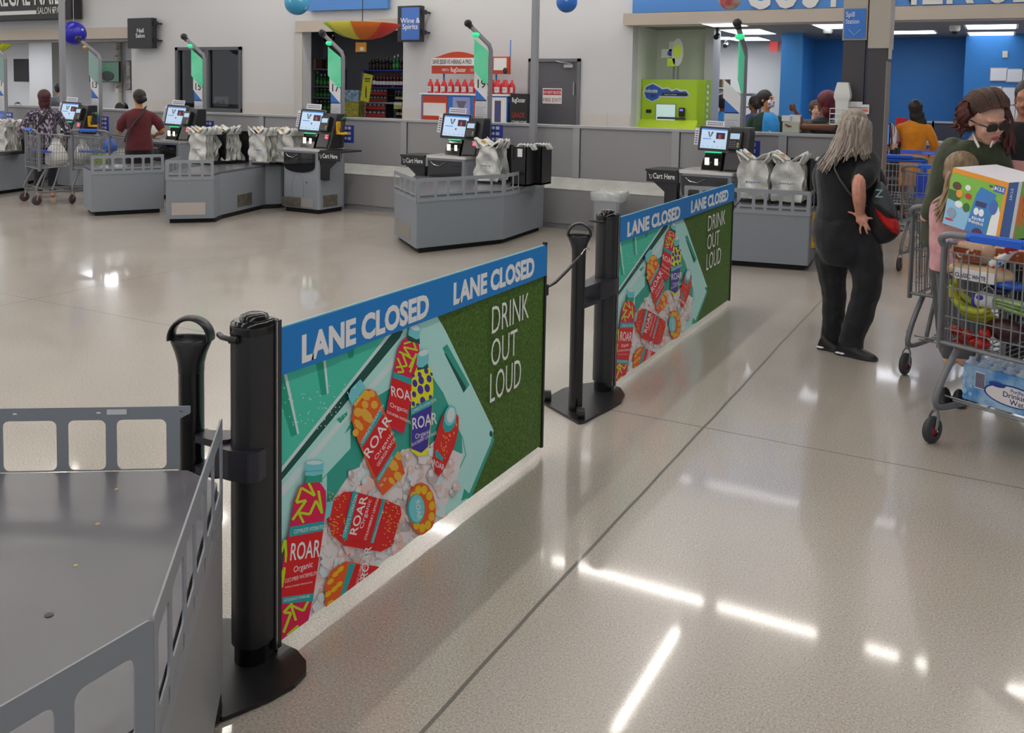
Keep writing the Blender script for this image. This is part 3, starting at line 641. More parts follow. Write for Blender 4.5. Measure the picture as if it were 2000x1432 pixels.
for nm, tt, ee, tgt in (('a', t1, e1, (G(1119, 808)+Vector((.0, -.03, 0))-t1.location)), ('b', t2, e2, None)):
    a = Vector((ee[0], ee[1]+.016, ee[2]+.72 if nm == 'a' else ee[2]+.74))
    bb = Vector((.02, 2.33, .875)) if nm == 'a' else a+Vector((.03, .22, .06))
    m1 = a.lerp(bb, .22); m2 = a.lerp(bb, .8)
    MB().tube([a, m1+Vector((0, 0, -.015)), a.lerp(bb, .5)+Vector((0, 0, -.012)), m2], [.004, .008, .008, .006], 8).box(a.x-.008, a.x+.01, a.y, a.y+.02, a.z-.03, a.z+.02).build('bungee_cord', BLACK, tt)
    MB().tube([m2, m2.lerp(bb, .5)+Vector((0, 0, .012)), bb, bb+Vector((.0, .01, -.012))], .0035, 6).build('hook', CHROME, tt)
# ---------------------------------------------------------------- slotted rail
def rail(b, p0, p1, z0, z1, n, th=.005, m=0, open_bottom=False, pat=(1, .72), foot=None, slot=True):
    p0 = Vector((p0[0], p0[1], 0)); p1 = Vector((p1[0], p1[1], 0)); d = p1-p0; L_ = d.length; d.normalize(); h = z1-z0
    M = Matrix(((d.x, 0, d.y, p0.x), (d.y, 0, -d.x, p0.y), (0, 1, 0, z0), (0, 0, 0, 1)))
    ed = .035; wts = [pat[i % len(pat)] for i in range(n)]; gap = .03 if n > 1 else 0; tot = L_-2*ed-gap*(n-1); hs = []; x = ed
    for w_ in wts:
        q = tot*w_/sum(wts)
        hs.append(rrect(x, x+q, h*.34 if slot else h*.12, h*.84, min(.018, q*.3))); 
        if slot: hs.append(rrect(x, x+q, h*.14, h*.26, .006))
        x += q+gap
    b.plate(rrect(0, L_, 0, h, .012), hs, M, th, m)
    for i in range(n): b.ell(tuple(p0+d*(ed+(i+.5)*(L_-2*ed)/n)+Vector((d.y, -d.x, 0))*.003+Vector((0, 0, z0+h*.06))), .004, 1, 6, 4)
    return b
# near counter
RZ, WZ = .80, .628
A = G(433, 815, RZ).xy; B = G(298, 1207, RZ).xy; Cc = G(0, 1380, RZ).xy; Cc = B+(Cc-B)*3.2
Q1 = G(372, 793, RZ).xy; Q0 = G(0, 798, RZ).xy; Q0 = Q1+(Q0-Q1)*2.2
t = thing('bagging_counter', 'grey counter with dark worktop and slotted metal rails in the near left corner', 'counter', (B.x, B.y, 0))
lo = lambda p: (p[0]-B.x, p[1]-B.y)
ctr = (A+B+Q1+Q0)/4
def inset(p, d): v = (ctr-Vector(p)); return Vector(p)+v.normalized()*d
body = [A, B, Cc, Q0+(Cc-B)*.2, Q0, Q1, Q1.lerp(A, .6)]
MB().prism([lo(p) for p in body], .085, WZ-.03).build('cabinet', mat('near_counter_panel', '8f9092', .45, var='8a8b8d', scale=200), t)
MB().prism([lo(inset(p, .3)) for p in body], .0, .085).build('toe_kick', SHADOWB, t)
MB().prism([lo(inset(p, .012)) for p in body], WZ-.03, WZ).build('worktop', DARKTOP, t, bevel=.006)
b = MB(); rail(b, lo(A), lo(B), WZ-.1, RZ, 6, .004, pat=(1, .8)); b.build('side_rail', [STEELG, CHROME], t)
b = MB(); rail(b, lo(B), lo(Cc), WZ-.1, RZ, 5, .004, pat=(.72, 1)); b.build('front_rail', [STEELG, CHROME], t)
# back rail stands on the worktop with arches open at the bottom
d = (Q1-Q0); Lr = d.length; d.normalize(); hr = RZ-WZ
xs_ = [0, .1] 
M = Matrix(((d.x, 0, d.y, Q0.x-B.x), (d.y, 0, -d.x, Q0.y-B.y), (0, 1, 0, WZ), (0, 0, 0, 1)))
hol = []
def xat(px): return (G(px, 850, RZ-.06).xy-Q0).dot(d)
for a, c in ((217, 315), (122, 196), (-5, 100), (-140, -30)): hol.append(rrect(xat(a), xat(c), .003, hr*.80, .016))
for px in (343, 182, 19): hol.append(rrect(xat(px)-.006, xat(px)+.006, hr*.9, hr*.925, .002, 2))
o = [(0, 0), (xat(341), 0), (xat(341), hr*.80), (xat(355), hr*.86), (Lr-.002, hr*.88), (Lr, hr*.9), (Lr, hr), (0, hr)]
br = MB().plate(o, hol, M, .004); br = br.build('back_rail', STEELG, t)
MB().add([M @ Vector(p) for p in ((xat(199), hr*.885, .0035), (xat(238), hr*.885, .0035), (xat(238), hr*.97, .0035), (xat(199), hr*.97, .0035))], [(0, 1, 2, 3)]).build('label_sticker', PAPER, br)
for px, py in ((228, 956), (191, 1024), (148, 1105)):
    p = G(px, py, WZ); MB().lathe([(.0055, 0), (.0055, .0012), (.003, .0012)], (p.x-B.x, p.y-B.y, WZ), 12).build('screw', mat('brass_screw', 'b9a77c', .4, .6), t)
p = G(96, 1202, WZ); MB().lathe([(.0085, .0), (.0085, .0015)], (p.x-B.x, p.y-B.y, WZ), 14).build('hole_plug', BLACK, t)
# ================================================================ self-checkout islands
def island(label, poly, rails, tk=.06, top=None, wz=.6, rz_=.765, plates=()):
    o = Vector(poly[0]); lo = lambda p: (p[0]-o.x, p[1]-o.y)
    c = sum((Vector(p) for p in poly), Vector((0, 0)))/len(poly); ins = lambda p, d: Vector(p)+(c-Vector(p)).normalized()*d
    t = thing('bagging_counter', label, 'counter', (o.x, o.y, 0))
    MB().prism([lo(p) for p in poly], .055, wz-.03).build('cabinet', COUNTERG, t, bevel=.012)
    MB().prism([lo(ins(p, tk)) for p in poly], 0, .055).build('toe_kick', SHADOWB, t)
    MB().prism([lo(p) for p in poly], wz-.03, wz).build('worktop', DARKTOP, t, bevel=.004)
    for a, b_, n in rails:
        a = Vector(a); b_ = Vector(b_); nn = Vector((b_.y-a.y, a.x-b_.x)).normalized()*.004
        r = MB(); rail(r, lo(a+nn), lo(b_+nn), wz-.075, rz_, n, .004); r.build('slotted_rail', [STEELG, CHROME], t)
    for a, b_, z0, z1, m in plates:
        a = Vector(a); b_ = Vector(b_); d = (b_-a).normalized(); nn = Vector((d.y, -d.x)); L_ = (b_-a).length
        M = Matrix(((d.x, 0, d.y, a.x-o.x), (d.y, 0, -d.x, a.y-o.y), (0, 1, 0, z0), (0, 0, 0, 1)))
        MB().plate(rrect(0, L_, 0, z1-z0, .004), [], Matrix.Translation((nn.x*.002, nn.y*.002, 0)) @ M, .003).build('kick_plate', m, t)
    return t
v2 = lambda p: (p[0], p[1])
STEELD = mat('scuffed_steel_dark', '6f6a60', .35, .6, var='8b867b', scale=14)
# far left island
pA = [(-13.0, 8.25), (-13.22, 8.95), (-13.9, 9.3), (-14.3, 9.95), (-15.5, 9.95), (-15.5, 8.0), (-13.6, 7.6)]
island('grey bagging counter at the left picture edge, left of the shopping carts', pA, [])
a, b_ = G(177, 304, .765), G(320, 301, .765); a, b_ = Vector(v2(a)), Vector(v2(b_)); n = Vector((-(b_-a).y, (b_-a).x)).normalized()*.62
island('grey bagging counter with slotted rail in front of the person in the maroon shirt', [a, b_, b_+n, a+n], [(a, b_, 7)])
pa, pb_, pc, pd, pe = [Vector(v2(G(*q))) for q in ((324, 437, .0), (418, 435, 0), (430, 429, 0), (518, 407, 0), (549, 406, 0))]
bk = Vector((-.42, .62))
island('long grey angled bagging counter with a light kick plate, left of kiosk 17', [pa, pb_, pc, pd, pe, Vector((-8.72, 9.98)), Vector((-9.65, 9.98)), pa+bk],
       [(pa, pb_, 4), (pa+bk, pa, 4)], plates=((pa.lerp(pb_, .12), pa.lerp(pb_, .82), .1, .25, mat('light_plate', 'b9aeaa', .4, .3)), (pc.lerp(pd, .36), pc.lerp(pd, .68), .1, .26, STEELD)))
da, db, dc, dd = [Vector(v2(G(*q, .765))) for q in ((771, 333), (814, 349), (985, 340), (1063, 326))]
island('grey bagging counter with slotted rail on three sides, in the middle of the photo', [da, db, dc, dd, Vector((-4.97, 9.98)), Vector((-5.56, 9.98)), Vector((-5.56, 9.47)), Vector((-6.4, 9.46))],
       [(da, db, 4), (db, dc, 6), (dc, dd, 6)], plates=((da.lerp(db, .08), da.lerp(db, .75), .1, .25, STEEL),))
ea, eb, ec = [Vector(v2(G(*q, .765))) for q in ((1337, 362), (1584, 374), (1599, 362))]
island('grey bagging counter with slotted rail behind the end of the farther banner', [ea, eb, ec, Vector((-1.72, 9.98)), Vector((-2.32, 9.98)), Vector((-2.32, 9.4)), Vector((-3.0, 9.4))],
       [(ea, eb, 9), (eb, ec, 3)])
# ---------------------------------------------------------------- kiosks
SCREENM = mat('screen_glow', 'b4cae2', .3, emit=.32, ecol='b9d2ee')
def screen_art(b, w_, h_, y, z, m0):   # light interface drawn on the display
    b.box(-w_/2, w_/2, y, y+.004, z, z+h_, m0)
    b.box(-w_/2, w_/2, y-.001, y, z+h_*.93, z+h_, m0+1).box(w_*.08, w_*.42, y-.001, y, z+h_*.5, z+h_*.82, m0+2).box(-w_*.42, -w_*.1, y-.001, y, z+h_*.46, z+h_*.5, m0+1)
    b.prismY([(-w_*.25, z+h_*.85), (-w_*.19, z+h_*.85), (-w_*.15, z+h_*.6), (-w_*.1, z+h_*.85), (-w_*.02, z+h_*.85), (-w_*.12, z+h_*.58), (-w_*.19, z+h_*.58)], y-.001, y, m0+3)
    b.box(w_*.18, w_*.26, y-.002, y-.001, z+h_*.54, z+h_*.72, m0+4).box(w_*.0, w_*.06, y-.001, y, z+h_*.3, z+h_*.4, m0+3)
    for i in range(5): b.box(-w_*.4+i*w_*.18, -w_*.36+i*w_*.18, y-.001, y, z+h_*.08, z+h_*.11, m0+1)
    return b
SCM = [SCREENM, mat('ui_blue', '3f7fd0', .4, emit=.3, ecol='3f7fd0'), mat('ui_dark', '2a1a3a', .4), mat('ui_grey', '64707c', .4), mat('ui_red', 'd04a4a', .4)]
KGREY = mat('kiosk_body', '8f959d', .4, .15); GLOSSB = mat('gloss_black', '0c0c0e', .08, coat=.5)
def kiosk(label, loc, rz, shelf=None, W=.64, D=.52, H=.86, scan=True, ms=1):
    t = thing('self_checkout_kiosk', label, 'checkout kiosk', (loc[0], loc[1], 0), rz)
    # local: front at y=0, x from 0 (left) to W
    b = MB().box(0, W, 0, D, .06, H-.035, 0, .03); b.build('cabinet', KGREY, t, bevel=.01)
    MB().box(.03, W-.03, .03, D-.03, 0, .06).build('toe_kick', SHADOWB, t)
    c = MB().box(-.01, W+.01, -.015, D, H-.035, H, 0, .02); c.build('steel_top', mat('kiosk_steel_top', 'd4d2cf', .25, .6), t, bevel=.012)
    # curved black product bay
    pts = [(.03, H-.06), (W-.07, H-.06), (W-.075, H-.24)]+[(W/2-.02+(W/2-.06)*math.cos(a), H-.25-.075*math.sin(a)) for a in [PI*i/10 for i in range(1, 10)]]+[(.035, H-.24)]
    f = MB().prismY(pts, -.012, .005); f = f.build('product_bay', GLOSSB, t)
    MB().tube([(.08, -.02, H-.075), (.14, -.03, H-.115), (.22, -.03, H-.125), (.3, -.02, H-.08)], [(.008, .003), (.016, .005), (.016, .005), (.008, .003)], 8).build('lip', CHROME, f)
    MB().box(W*.68, W*.84, -.016, -.01, H-.13, H-.1).box(W*.7, W*.83, -.016, -.01, H-.17, H-.158).build('slot_cover', mat('slot_dark', '2a2a2c', .4), f)
    if scan:
        o = MB(); ov = [(W*.42+.09*math.cos(a), .33+.17*math.sin(a)) for a in [2*PI*i/24 for i in range(24)]]
        ring = [(W*.42+.1*math.cos(a)*min(1, 1), .32+.19*max(-1, min(1, math.sin(a)*1.15))) for a in [2*PI*i/32 for i in range(33)]]
        o.tube([(x, -.001, z) for x, z in ring], .0018, 4); o.build('access_door_seam', mat('seam', '6c7278', .5), t)
        MB().cyl((W*.66, -.002, .41), (W*.66, .002, .41), .011, n=10).build('lock', BLACK, t)
        MB().box(-.004, W*.52, -.008, 0, .07, .2).build('kick_plate', STEELD, t); MB().box(W*.52, W*.84, -.009, 0, .08, .2).build('kick_plate', mat('bright_plate', 'b9b9b6', .3, .5), t)
        MB().box(W, W+.006, .08, D-.16, .09, .24).build('side_kick_plate', STEELD, t)
    # scanner tower and screen
    x0, x1 = W*.33, W*.7
    s = MB(); s.rings([[(x0-q, y-.02, z), (x1+q, y-.02, z), (x1+q, y+.2, z), (x0-q, y+.2, z)] for q, y, z in ((.0, .12, H), (.0, .15, H+.08), (-.01, .2, H+.15), (-.012, .22, H+.21))], 0, False)
    s = s.build('scanner_tower', GLOSSB, t, bevel=.015)
    MB().box(x0+.02, x1-.02, .165, .182, H+.185, H+.198).build('green_light_bar', GREEN_E, s)
    for q, ww, hh in (((x0+x1)/2-.04, .028, .05), ((x0+x1)/2+.06, .02, .045)):
        MB().box(q-ww, q+ww*.6, .108, .118, H+.06, H+.06+hh*1.5).build('tower_glint', mat('tower_glint', 'f4f6e4', .3, emit=1.1, ecol='f8fbe0'), s)  # glowing patches imitating white reflections on the glossy tower
    MB().lathe([(.05, 0), (.055, .006)], ((x0+x1)/2, .07, H), 20, sx=2.2).build('scale_plate', mat('scale_steel', 'eceae6', .2, .7), t)
    # screen, tilted back
    M = Matrix.Translation((W*.5, .17, H+.205)) @ Matrix.Scale(ms, 4) @ Matrix.Rotation(math.radians(-14), 4, 'X') @ Matrix.Rotation(math.radians(8), 4, 'Z')
    b = MB(); b.T = M; b.prismY(rrect(-.19, .19, 0, .31, .018), 0, .03, 0); m_ = b.build('monitor', mat('monitor_bezel', '101013', .3), t, bevel=.003)
    b = MB(); b.T = M; screen_art(b, .325, .255, -.004, .03, 0); b.build('display', SCM, m_)
    b = MB(); b.T = M; b.prismY(rrect(-.196, .196, -.006, .316, .02), .006, .024); b.build('trim_ring', mat('ring_grey', '77777c', .3, .4), m_)
    b = MB(); b.T = M; b.box(-.1, .1, .03, .07, .05, .2).box(-.04, .04, .05, .12, -.1, .1); b.build('monitor_bracket', BLACK, m_)
    # paper signs clipped on the monitor
    b = MB(); b.T = M; b.box(-.12, .11, .01, .014, .31, .39, 0)
    for zz in (.335, .36):
        for i in range(9): b.box(-.1+i*.022, -.085+i*.022, .008, .01, zz, zz+.012, 1)
    b.build('paper_header', [PAPER, mat('print_navy', '4a5590', .5)], m_)
    b = MB(); b.T = M; b.box(-.25, -.198, .02, .024, .07, .29, 0)
    for i in range(6): b.box(-.24, -.21, .018, .02, .09+i*.03, .103+i*.03, 1)
    b.build('paper_side', [PAPER, mat('print_navy')], m_)
    # payment column
    xp = W*.72
    p = MB(); p.prismX([(.12, H), (.42, H), (.44, H+.46), (.28, H+.46), (.2, H+.2)], xp, xp+.24); p = p.build('payment_column', mat('payment_black', '232327', .35), t, bevel=.01)
    b = MB().prismX([(.11, H+.02), (.135, H+.02), (.2, H+.19), (.18, H+.19)], xp+.02, xp+.2); b.build('card_unit', mat('payment_grey', '39393e', .3), p)
    b = MB(); b.T = Matrix.Translation((xp+.1, .2, H+.22)) @ Matrix.Rotation(math.radians(-18), 4, 'X'); b.box(-.07, .07, -.05, 0, 0, .2, 0).box(-.05, .05, -.053, -.05, .11, .17, 1)
    for i in range(3):
        for j in range(3): b.box(-.05+i*.025, -.035+i*.025, -.053, -.05, .02+j*.025, .035+j*.025, 2)
    b.box(.03, .05, -.053, -.05, .02, .045, 3).box(.03, .05, -.053, -.05, .05, .07, 4)
    b.build('pin_pad', [mat('pinpad_body', '1d1d20', .3), mat('pinpad_screen', 'a9c4dc', .3, emit=.3, ecol='a9c4dc'), mat('keys', '55555a', .4), mat('key_green', '3fae7a', .4), mat('key_amber', 'd8842e', .4)], p)
    b = MB().cyl((xp+.185, .145, H+.14), (xp+.185, .12, H+.15), .018, n=14).box(xp+.16, xp+.21, .13, .14, H+.17, H+.185); b.build('payment_light', mat('pink_glow', 'e86a7c', .4, emit=.5, ecol='ff6a80'), p)
    if shelf is not None:
        sx_ = W if shelf > 0 else 0; s1 = sx_+shelf*.02
        b = MB().box(min(s1, s1+shelf*.36), max(s1, s1+shelf*.36), -.02, .4, H-.035, H-.012)
        sh = b.build('cart_shelf', BLACKM, t, bevel=.004)
        lx = min(sx_, sx_+shelf*.36)
        b = MB().box(lx, lx+.36, -.025, -.012, H-.145, H-.03, 0, 0).prismX([(.0, H-.15), (.1, H-.15), (.1, H-.42), (.08, H-.42)], sx_-.0 if shelf > 0 else sx_-.05, sx_+.05 if shelf > 0 else sx_)
        b.prismY([(lx+(.02 if shelf > 0 else .34), H-.14), (lx+(.3 if shelf > 0 else .06), H-.14), (lx+(.16 if shelf > 0 else .2), H-.25), (lx+(.16 if shelf > 0 else .2), H-.4), (lx+(.02 if shelf > 0 else .34), H-.4)], .0, .02)
        sg = b.build('shelf_sign', BLACKM, sh)
        b = MB().text('Cart Here', (lx+.075, -.026, H-.108), .082, 0, sq=.72, bold=.012)
        for q in (((.02, .095), (.03, .095), (.04, .06), (.06, .06), (.068, .085), (.034, .085)), ): b.tube([(lx+x, -.027, H-.16+z) for x, z in q], .002, 4)
        for q in (.042, .058): b.ell((lx+q, -.027, H-.11), .005, 0, 6, 4)
        b.build('shelf_lettering', WHITE, sg)
    return t
k17 = WY(552, 287, 9.42); k15 = WY(292, 278, 9.42); k13 = WY(88, 272, 9.42); k11 = (-16.2, 9.45)
kiosk('self-checkout kiosk of lane 17 with a black Cart Here shelf on its right side', (k17.x, 9.42), -.02, 1)
kiosk('self-checkout kiosk of lane 19 with its Cart Here shelf on the left', (-6.27, 9.5), .0, -1, W=.58, D=.5)
kiosk('self-checkout kiosk of lane 21 behind the top of the farther banner', (-3.03, 9.45), -.06, -1, W=.6, D=.5, ms=.84)
kiosk('self-checkout kiosk of lane 15 right of the person in the maroon shirt', (k15.x, 9.42), -.02, scan=False)
kiosk('self-checkout kiosk of lane 13 right of the woman in the patterned top', (k13.x, 9.42), -.02, scan=False)
# hand scanners in yellow cradles
def hand_scanner(label, x, y, z, s=1):
    t = thing('hand_scanner', label, 'scanner', (x, y, z), 0, None)
    MB().box(-.012, .012, -.04, .04, -.03, .13).box(-.012, .13, -.04, .04, -.04, -.01).prismY([(-.01, -.03), (.04, -.03), (-.01, .04)], -.04, .04).build('cradle', YEL, t, bevel=.008)
    MB().tube([(.06, 0, -.01), (.075, 0, .06), (.085, 0, .13), (.1, 0, .165)], [.034, .03, .026, .024], 10).ell((.1, 0, .165), (.06, .035, .03), 0, 12, 8, Euler((0, -.3, 0))).build('gun', mat('scanner_dark', '2f3033', .4), t)
    MB().cyl((-.004, .045, -.03), (-.004, .045, .862-z), .009, n=8).build('mount_post', BLACK, t)
    MB().ell((.155, 0, .17), (.018, .03, .018)).build('tip', mat('tip_green', '3d8f4a', .4), t)
    MB().tube([(.05, .0, -.03), (.04, .01, -.12), (.05, .02, -.25), (.03, .03, -.36)], .004, 5).build('cable', BLACK, t)
p = WY(666, 257, 9.7); hand_scanner('hand scanner in a yellow cradle above the right Cart Here shelf', k17.x+.714, 9.7, p.z)
p = WY(184, 243, 9.7); hand_scanner('hand scanner in a yellow cradle left of the person in the maroon shirt', k13.x+.714, 9.7, p.z)
# ---------------------------------------------------------------- lane lights
POLE = mat('pole_grey', '83848a', .4, .2)
GLS = mat('green_glass', '86cdb0', .25, emit=.12, ecol='3fe09c', var='4fc090', scale=2.2); GLS2 = mat('green_glass_dim', '8aa8a4', .3)
def lane_light(num, x, y, hv, top=2.12, side=1, glow=True, label=''):
    t = thing('lane_light', label, 'lane light', (x, y, 0))
    hx_, hy_ = hv                     # arm horizontal vector
    e = Vector((hx_, hy_, .29)); 
    MB().tube([(0, 0, 0), (0, 0, top-.04), (e.x*.08, e.y*.08, top+.03), (e.x*.95, e.y*.95, top+.27)], .032, 4, 0).build('pole', POLE, t, bevel=.004)
    MB().ell((e.x*1.0, e.y*1.0, top+.29), .05, 0, 14, 9).cyl((e.x*.85, e.y*.85, top+.24), (e.x, e.y, top+.29), .035).build('camera', BLACK, t)
    g = GREEN_E if glow else mat('amber_cap', 'c9a04a', .4)
    MB().ell((e.x*.66, e.y*.66, top+.15), (.055, .045, .035), 0, 12, 8).build('status_lamp', g, t)
    d = Vector((hx_, hy_, 0)).normalized()
    def pan(pts, th=.012, off=0):
        n_ = Vector((-d.y, d.x, 0)); b = MB(); q = [Vector((0, 0, 0))+d*a+Vector((0, 0, z)) for a, z in pts]
        return b.add([p_+n_*(th/2) for p_ in q]+[p_-n_*(th/2) for p_ in q], [tuple(range(len(q))), tuple(range(len(q), 2*len(q)))[::-1]]+[(i, len(q)+i, len(q)+(i+1) % len(q), (i+1) % len(q)) for i in range(len(q))])
    hl = math.hypot(hx_, hy_)
    pan([(min(.225, hl*.72), top+.1), (.03, top-.05), (.03, top-.45), (.07, top-.45), (min(.225, hl*.72), top-.29)]).build('glow_panel', GLS if glow else GLS2, t)
    n_ = Vector((-d.y, d.x, 0)); 
    if n_.y > 0: n_ = -n_
    # number plate facing the shoppers
    X = Vector((1, 0, 0))
    b = MB().prismY([(-.22, top-.3), (-.03, top-.47), (-.03, top-.67), (-.22, top-.5)], -.02, -.012, 0).text(num, (-.2, -.0215, top-.505), .15, 1, sq=1.0, bold=.012)
    b.build('number_plate', [PAPER, BLACK], t)
    b = MB().prismY([(-.2, top-.52), (-.03, top-.67), (-.2, top-.67)], -.018, -.012, 0).box(-.2, -.025, -.018, -.012, top-.94, top-.66, 1).box(-.22, -.025, -.018, -.012, top-1.24, top-.94, 2)
    for i in range(7): b.box(-.185, -.05-(i % 3)*.02, -.019, -.018, top-.93+i*.03, top-.922+i*.03, 3)
    for i in range(8): b.box(-.2, -.045-(i % 3)*.02, -.019, -.018, top-1.2+i*.028, top-1.195+i*.028, 1)
    b.build('sign_strip', [BLUE, mat('strip_white', 'c9cbd2', .5), mat('strip_blue', '5574c8', .5), mat('strip_text', 'a9acb8', .5)], t)
    b = MB().box(.035, .2, -.018, -.012, top-1.2, top-.96, 0)
    for i in range(3): b.lathe([(.018, 0)], (0, 0, 0), 3) if False else b.cyl((.065, -.022, top-1.0-i*.07), (.065, -.018, top-1.0-i*.07), .02, n=12, m=1).box(.1, .15, -.02, -.018, top-1.02-i*.07, top-.98-i*.07, 1)
    b.build('payment_poster', [mat('poster_blue', '2c3f9e', .5), mat('poster_white', 'c9cce0', .5)], t)
    b = MB().prismY([(-.1, top-1.26), (.02, top-1.2), (.01, top-1.08), (-.08, top-1.12)], -.06, -.055, 0).prismY([(-.13, top-1.36), (-.01, top-1.34), (0, top-1.22), (-.11, top-1.24)], -.065, -.06, 1)
    b.build('leaflets', [mat('leaflet_pink', 'e07f8c', .5, var='e8d8d0', scale=40), PAPER], t)
    return t
P = lambda px, Y: WY(px, 200, Y).x
lane_light('17', P(670, 10.02), 10.02, (-.3, -.08), 2.12, label='lane light 17 with glowing green panel, beside the liquor doorway')
lane_light('15', P(400, 10.02), 10.02, (-.34, -.08), 2.1, label='lane light 15 with glowing green panel in front of the dark shop window')
lane_light('13', P(197, 10.02), 10.02, (-.42, -.08), 2.1, glow=False, label='lane light 13 with unlit panel beside the blue balloon')
lane_light('19', P(957, 10.04), 10.04, (-.24, -.16), 2.2, label='lane light 19 with glowing green panel in front of the carpet cleaner display')
lane_light(' ', P(1452, 10.04), 10.04, (-.02, -.3), 2.13, label='lane light with glowing green panel near the customer service desk, its number turned away')
lane_light('11', P(12, 10.02), 10.02, (-.36, -.08), 2.1, glow=False, label='lane light cut off by the left picture edge')
# steel poles
for px, Y, lb in ((124, 10.22, 'tall slim grey steel pole beside the woman in the patterned top'), (1042, 10.22, 'tall slim grey steel pole in front of the fire exit door')):
    x = WY(px, 240, Y).x; t = thing('steel_pole', lb, 'pole', (x, Y, 0))
    MB().box(-.037, .037, -.037, .037, 0, CEIL+.3).build('pole', mat('pole_paint', '8f9095', .45), t)
# ---------------------------------------------------------------- plastic bags and racks
BAGM = mat('plastic_bag', 'd9d9d4', .35, var='bfc0bd', scale=9, bump=.6, bd=.02, spec=.6)
BAGP = mat('bag_print', '8088b8', .5)
def bag_mesh(seed, w_=.3, h_=.4, n=7, th=.15):
    R_ = random.Random(seed); b = MB()
    for k in range(n):
        y = -th/2+th*k/(n-1)+R_.uniform(-.004, .004); cols = 12; rows = 12; vs = []; ph = R_.random()*6; sk = R_.uniform(-.03, .03)
        def wob(x, z): return .010*math.sin(x*38+ph)+.010*math.sin(z*34+x*26+ph*2)+.03*noise.noise(Vector((x*9, z*9, seed+k*1.7)))
        for j in range(rows+1):
            v = j/rows
            for i in range(cols+1):
                u = i/cols-.5
                z = -h_*(1-v)*(1-.07*abs(math.sin(ph*3)))+R_.uniform(-.003, .003); ww = w_*(1-.32*v**3)*(1+.07*math.sin(v*5+ph)+.04*math.sin(v*11+ph*3))
                x = u*ww+sk*v; vs.append((x, y+wob(x, z)*(1 if 0 < k < n-1 else 1.7), z))
        fs = [(j*(cols+1)+i, j*(cols+1)+i+1, (j+1)*(cols+1)+i+1, (j+1)*(cols+1)+i) for j in range(rows) for i in range(cols)]
        b.add(vs, fs, 0, True)
        for s_ in (-1, 1):      # gathered handles looping over the rack arms
            x0 = s_*w_*.36+sk
            pts = [(x0, y, -.02), (x0+s_*.03+R_.uniform(-.02, .02), y+R_.uniform(-.02, .02), .035), (x0+s_*.045, y+R_.uniform(-.03, .03), .07+R_.uniform(-.01, .02)), (x0-s_*.01, y, .045), (x0-s_*.07, y+.01, .0)]
            b.tube(pts, [(.05, .008), (.035, .014), (.03, .012), (.04, .01), (.05, .006)], 8, 0)
    b.box(-w_*.22, w_*.2, -th/2-.03, -th/2-.027, -h_*.56, -h_*.54, 1)
    return b
def bags(label, x, y, z, seed, rz=0, w_=.3, h_=.38, n=7, th=.15):
    t = thing('plastic_bag_bundle', label, 'plastic bags', (x, y, z), rz)
    bm = bag_mesh(seed, w_, h_, n, th); b = MB(); 
    i0 = [i for i, m in enumerate(bm.m) if m == 0]; b.v = bm.v; b.f = [bm.f[i] for i in i0]; b.m = [0]*len(b.f); b.s = [bm.s[i] for i in i0]
    b.build('bags', BAGM, t)
    R_ = random.Random(seed); b = MB(); 
    for i in range(6): b.prismY([(-.07+i*.025, -h_*.56+R_.uniform(-.01, .01)), (-.05+i*.025, -h_*.56), (-.052+i*.025, -h_*.52), (-.068+i*.025, -h_*.53)], -th/2-.03, -th/2-.028)
    b.build('bag_print', BAGP, t)
    return t
def rack(label, x, y, z0, w_, d_, h_, rz=0):
    t = thing('bag_rack', label, 'bag rack', (x, y, z0), rz)
    MB().box(-w_/2, w_/2, -d_/2, d_/2, 0, .02).build('base', BLACK, t)
    MB().box(-w_/2, w_/2, d_/2-.02, d_/2, .02, h_).build('back_panel', BLACK, t)
    for s_ in (-1, 1):
        MB().tube([(s_*w_*.28, d_/2-.01, h_-.02), (s_*w_*.28, -d_/2, h_+.0), (s_*w_*.28, -d_/2-.01, h_+.02)], .008, 6).build('arm', BLACK, t)
    for s_ in (-.2,): MB().box(s_*w_-.03, s_*w_+.03, -d_/2-.0, -d_/2+.01, h_+.01, h_+.05).build('clip_tag', mat('clip_yellow', 'd8b83a', .4, var='c4483a', scale=25), t)
    return t
def rackset(px, ytop, z0, Y, n, lane, seed, wpx=None):
    p = WY(px, ytop, Y); x = p.x
    rack('black rack holding plastic bags '+lane, x, Y+.05, z0, .34, .3, .44)
    bags('bundle of white plastic bags '+lane, x, Y-.02, z0+.425, seed, 0, .31, .4, 7, .24)
rackset(402, 250, .6, 9.05, 1, 'on the angled counter, nearest lane light 15', 3)
rackset(448, 250, .6, 9.4, 1, 'on the angled counter, second right of lane light 15', 5)
rackset(520, 250, .6, 9.5, 1, 'on the angled counter, third right of lane light 15', 8)
rackset(568, 250, .6, 9.72, 1, 'on the angled counter directly left of the lane 17 kiosk', 12)
rackset(962, 270, .6, 9.25, 1, 'beside the black holder boxes, middle counter', 15)
rackset(1480, 292, .6, 9.25, 1, 'just right of the kiosk behind the farther banner', 18)
rackset(1545, 295, .6, 9.3, 1, 'on the counter left of the grey-haired woman', 21)
rackset(18, 245, .6, 8.6, 1, 'on the counter at the left picture edge', 25)
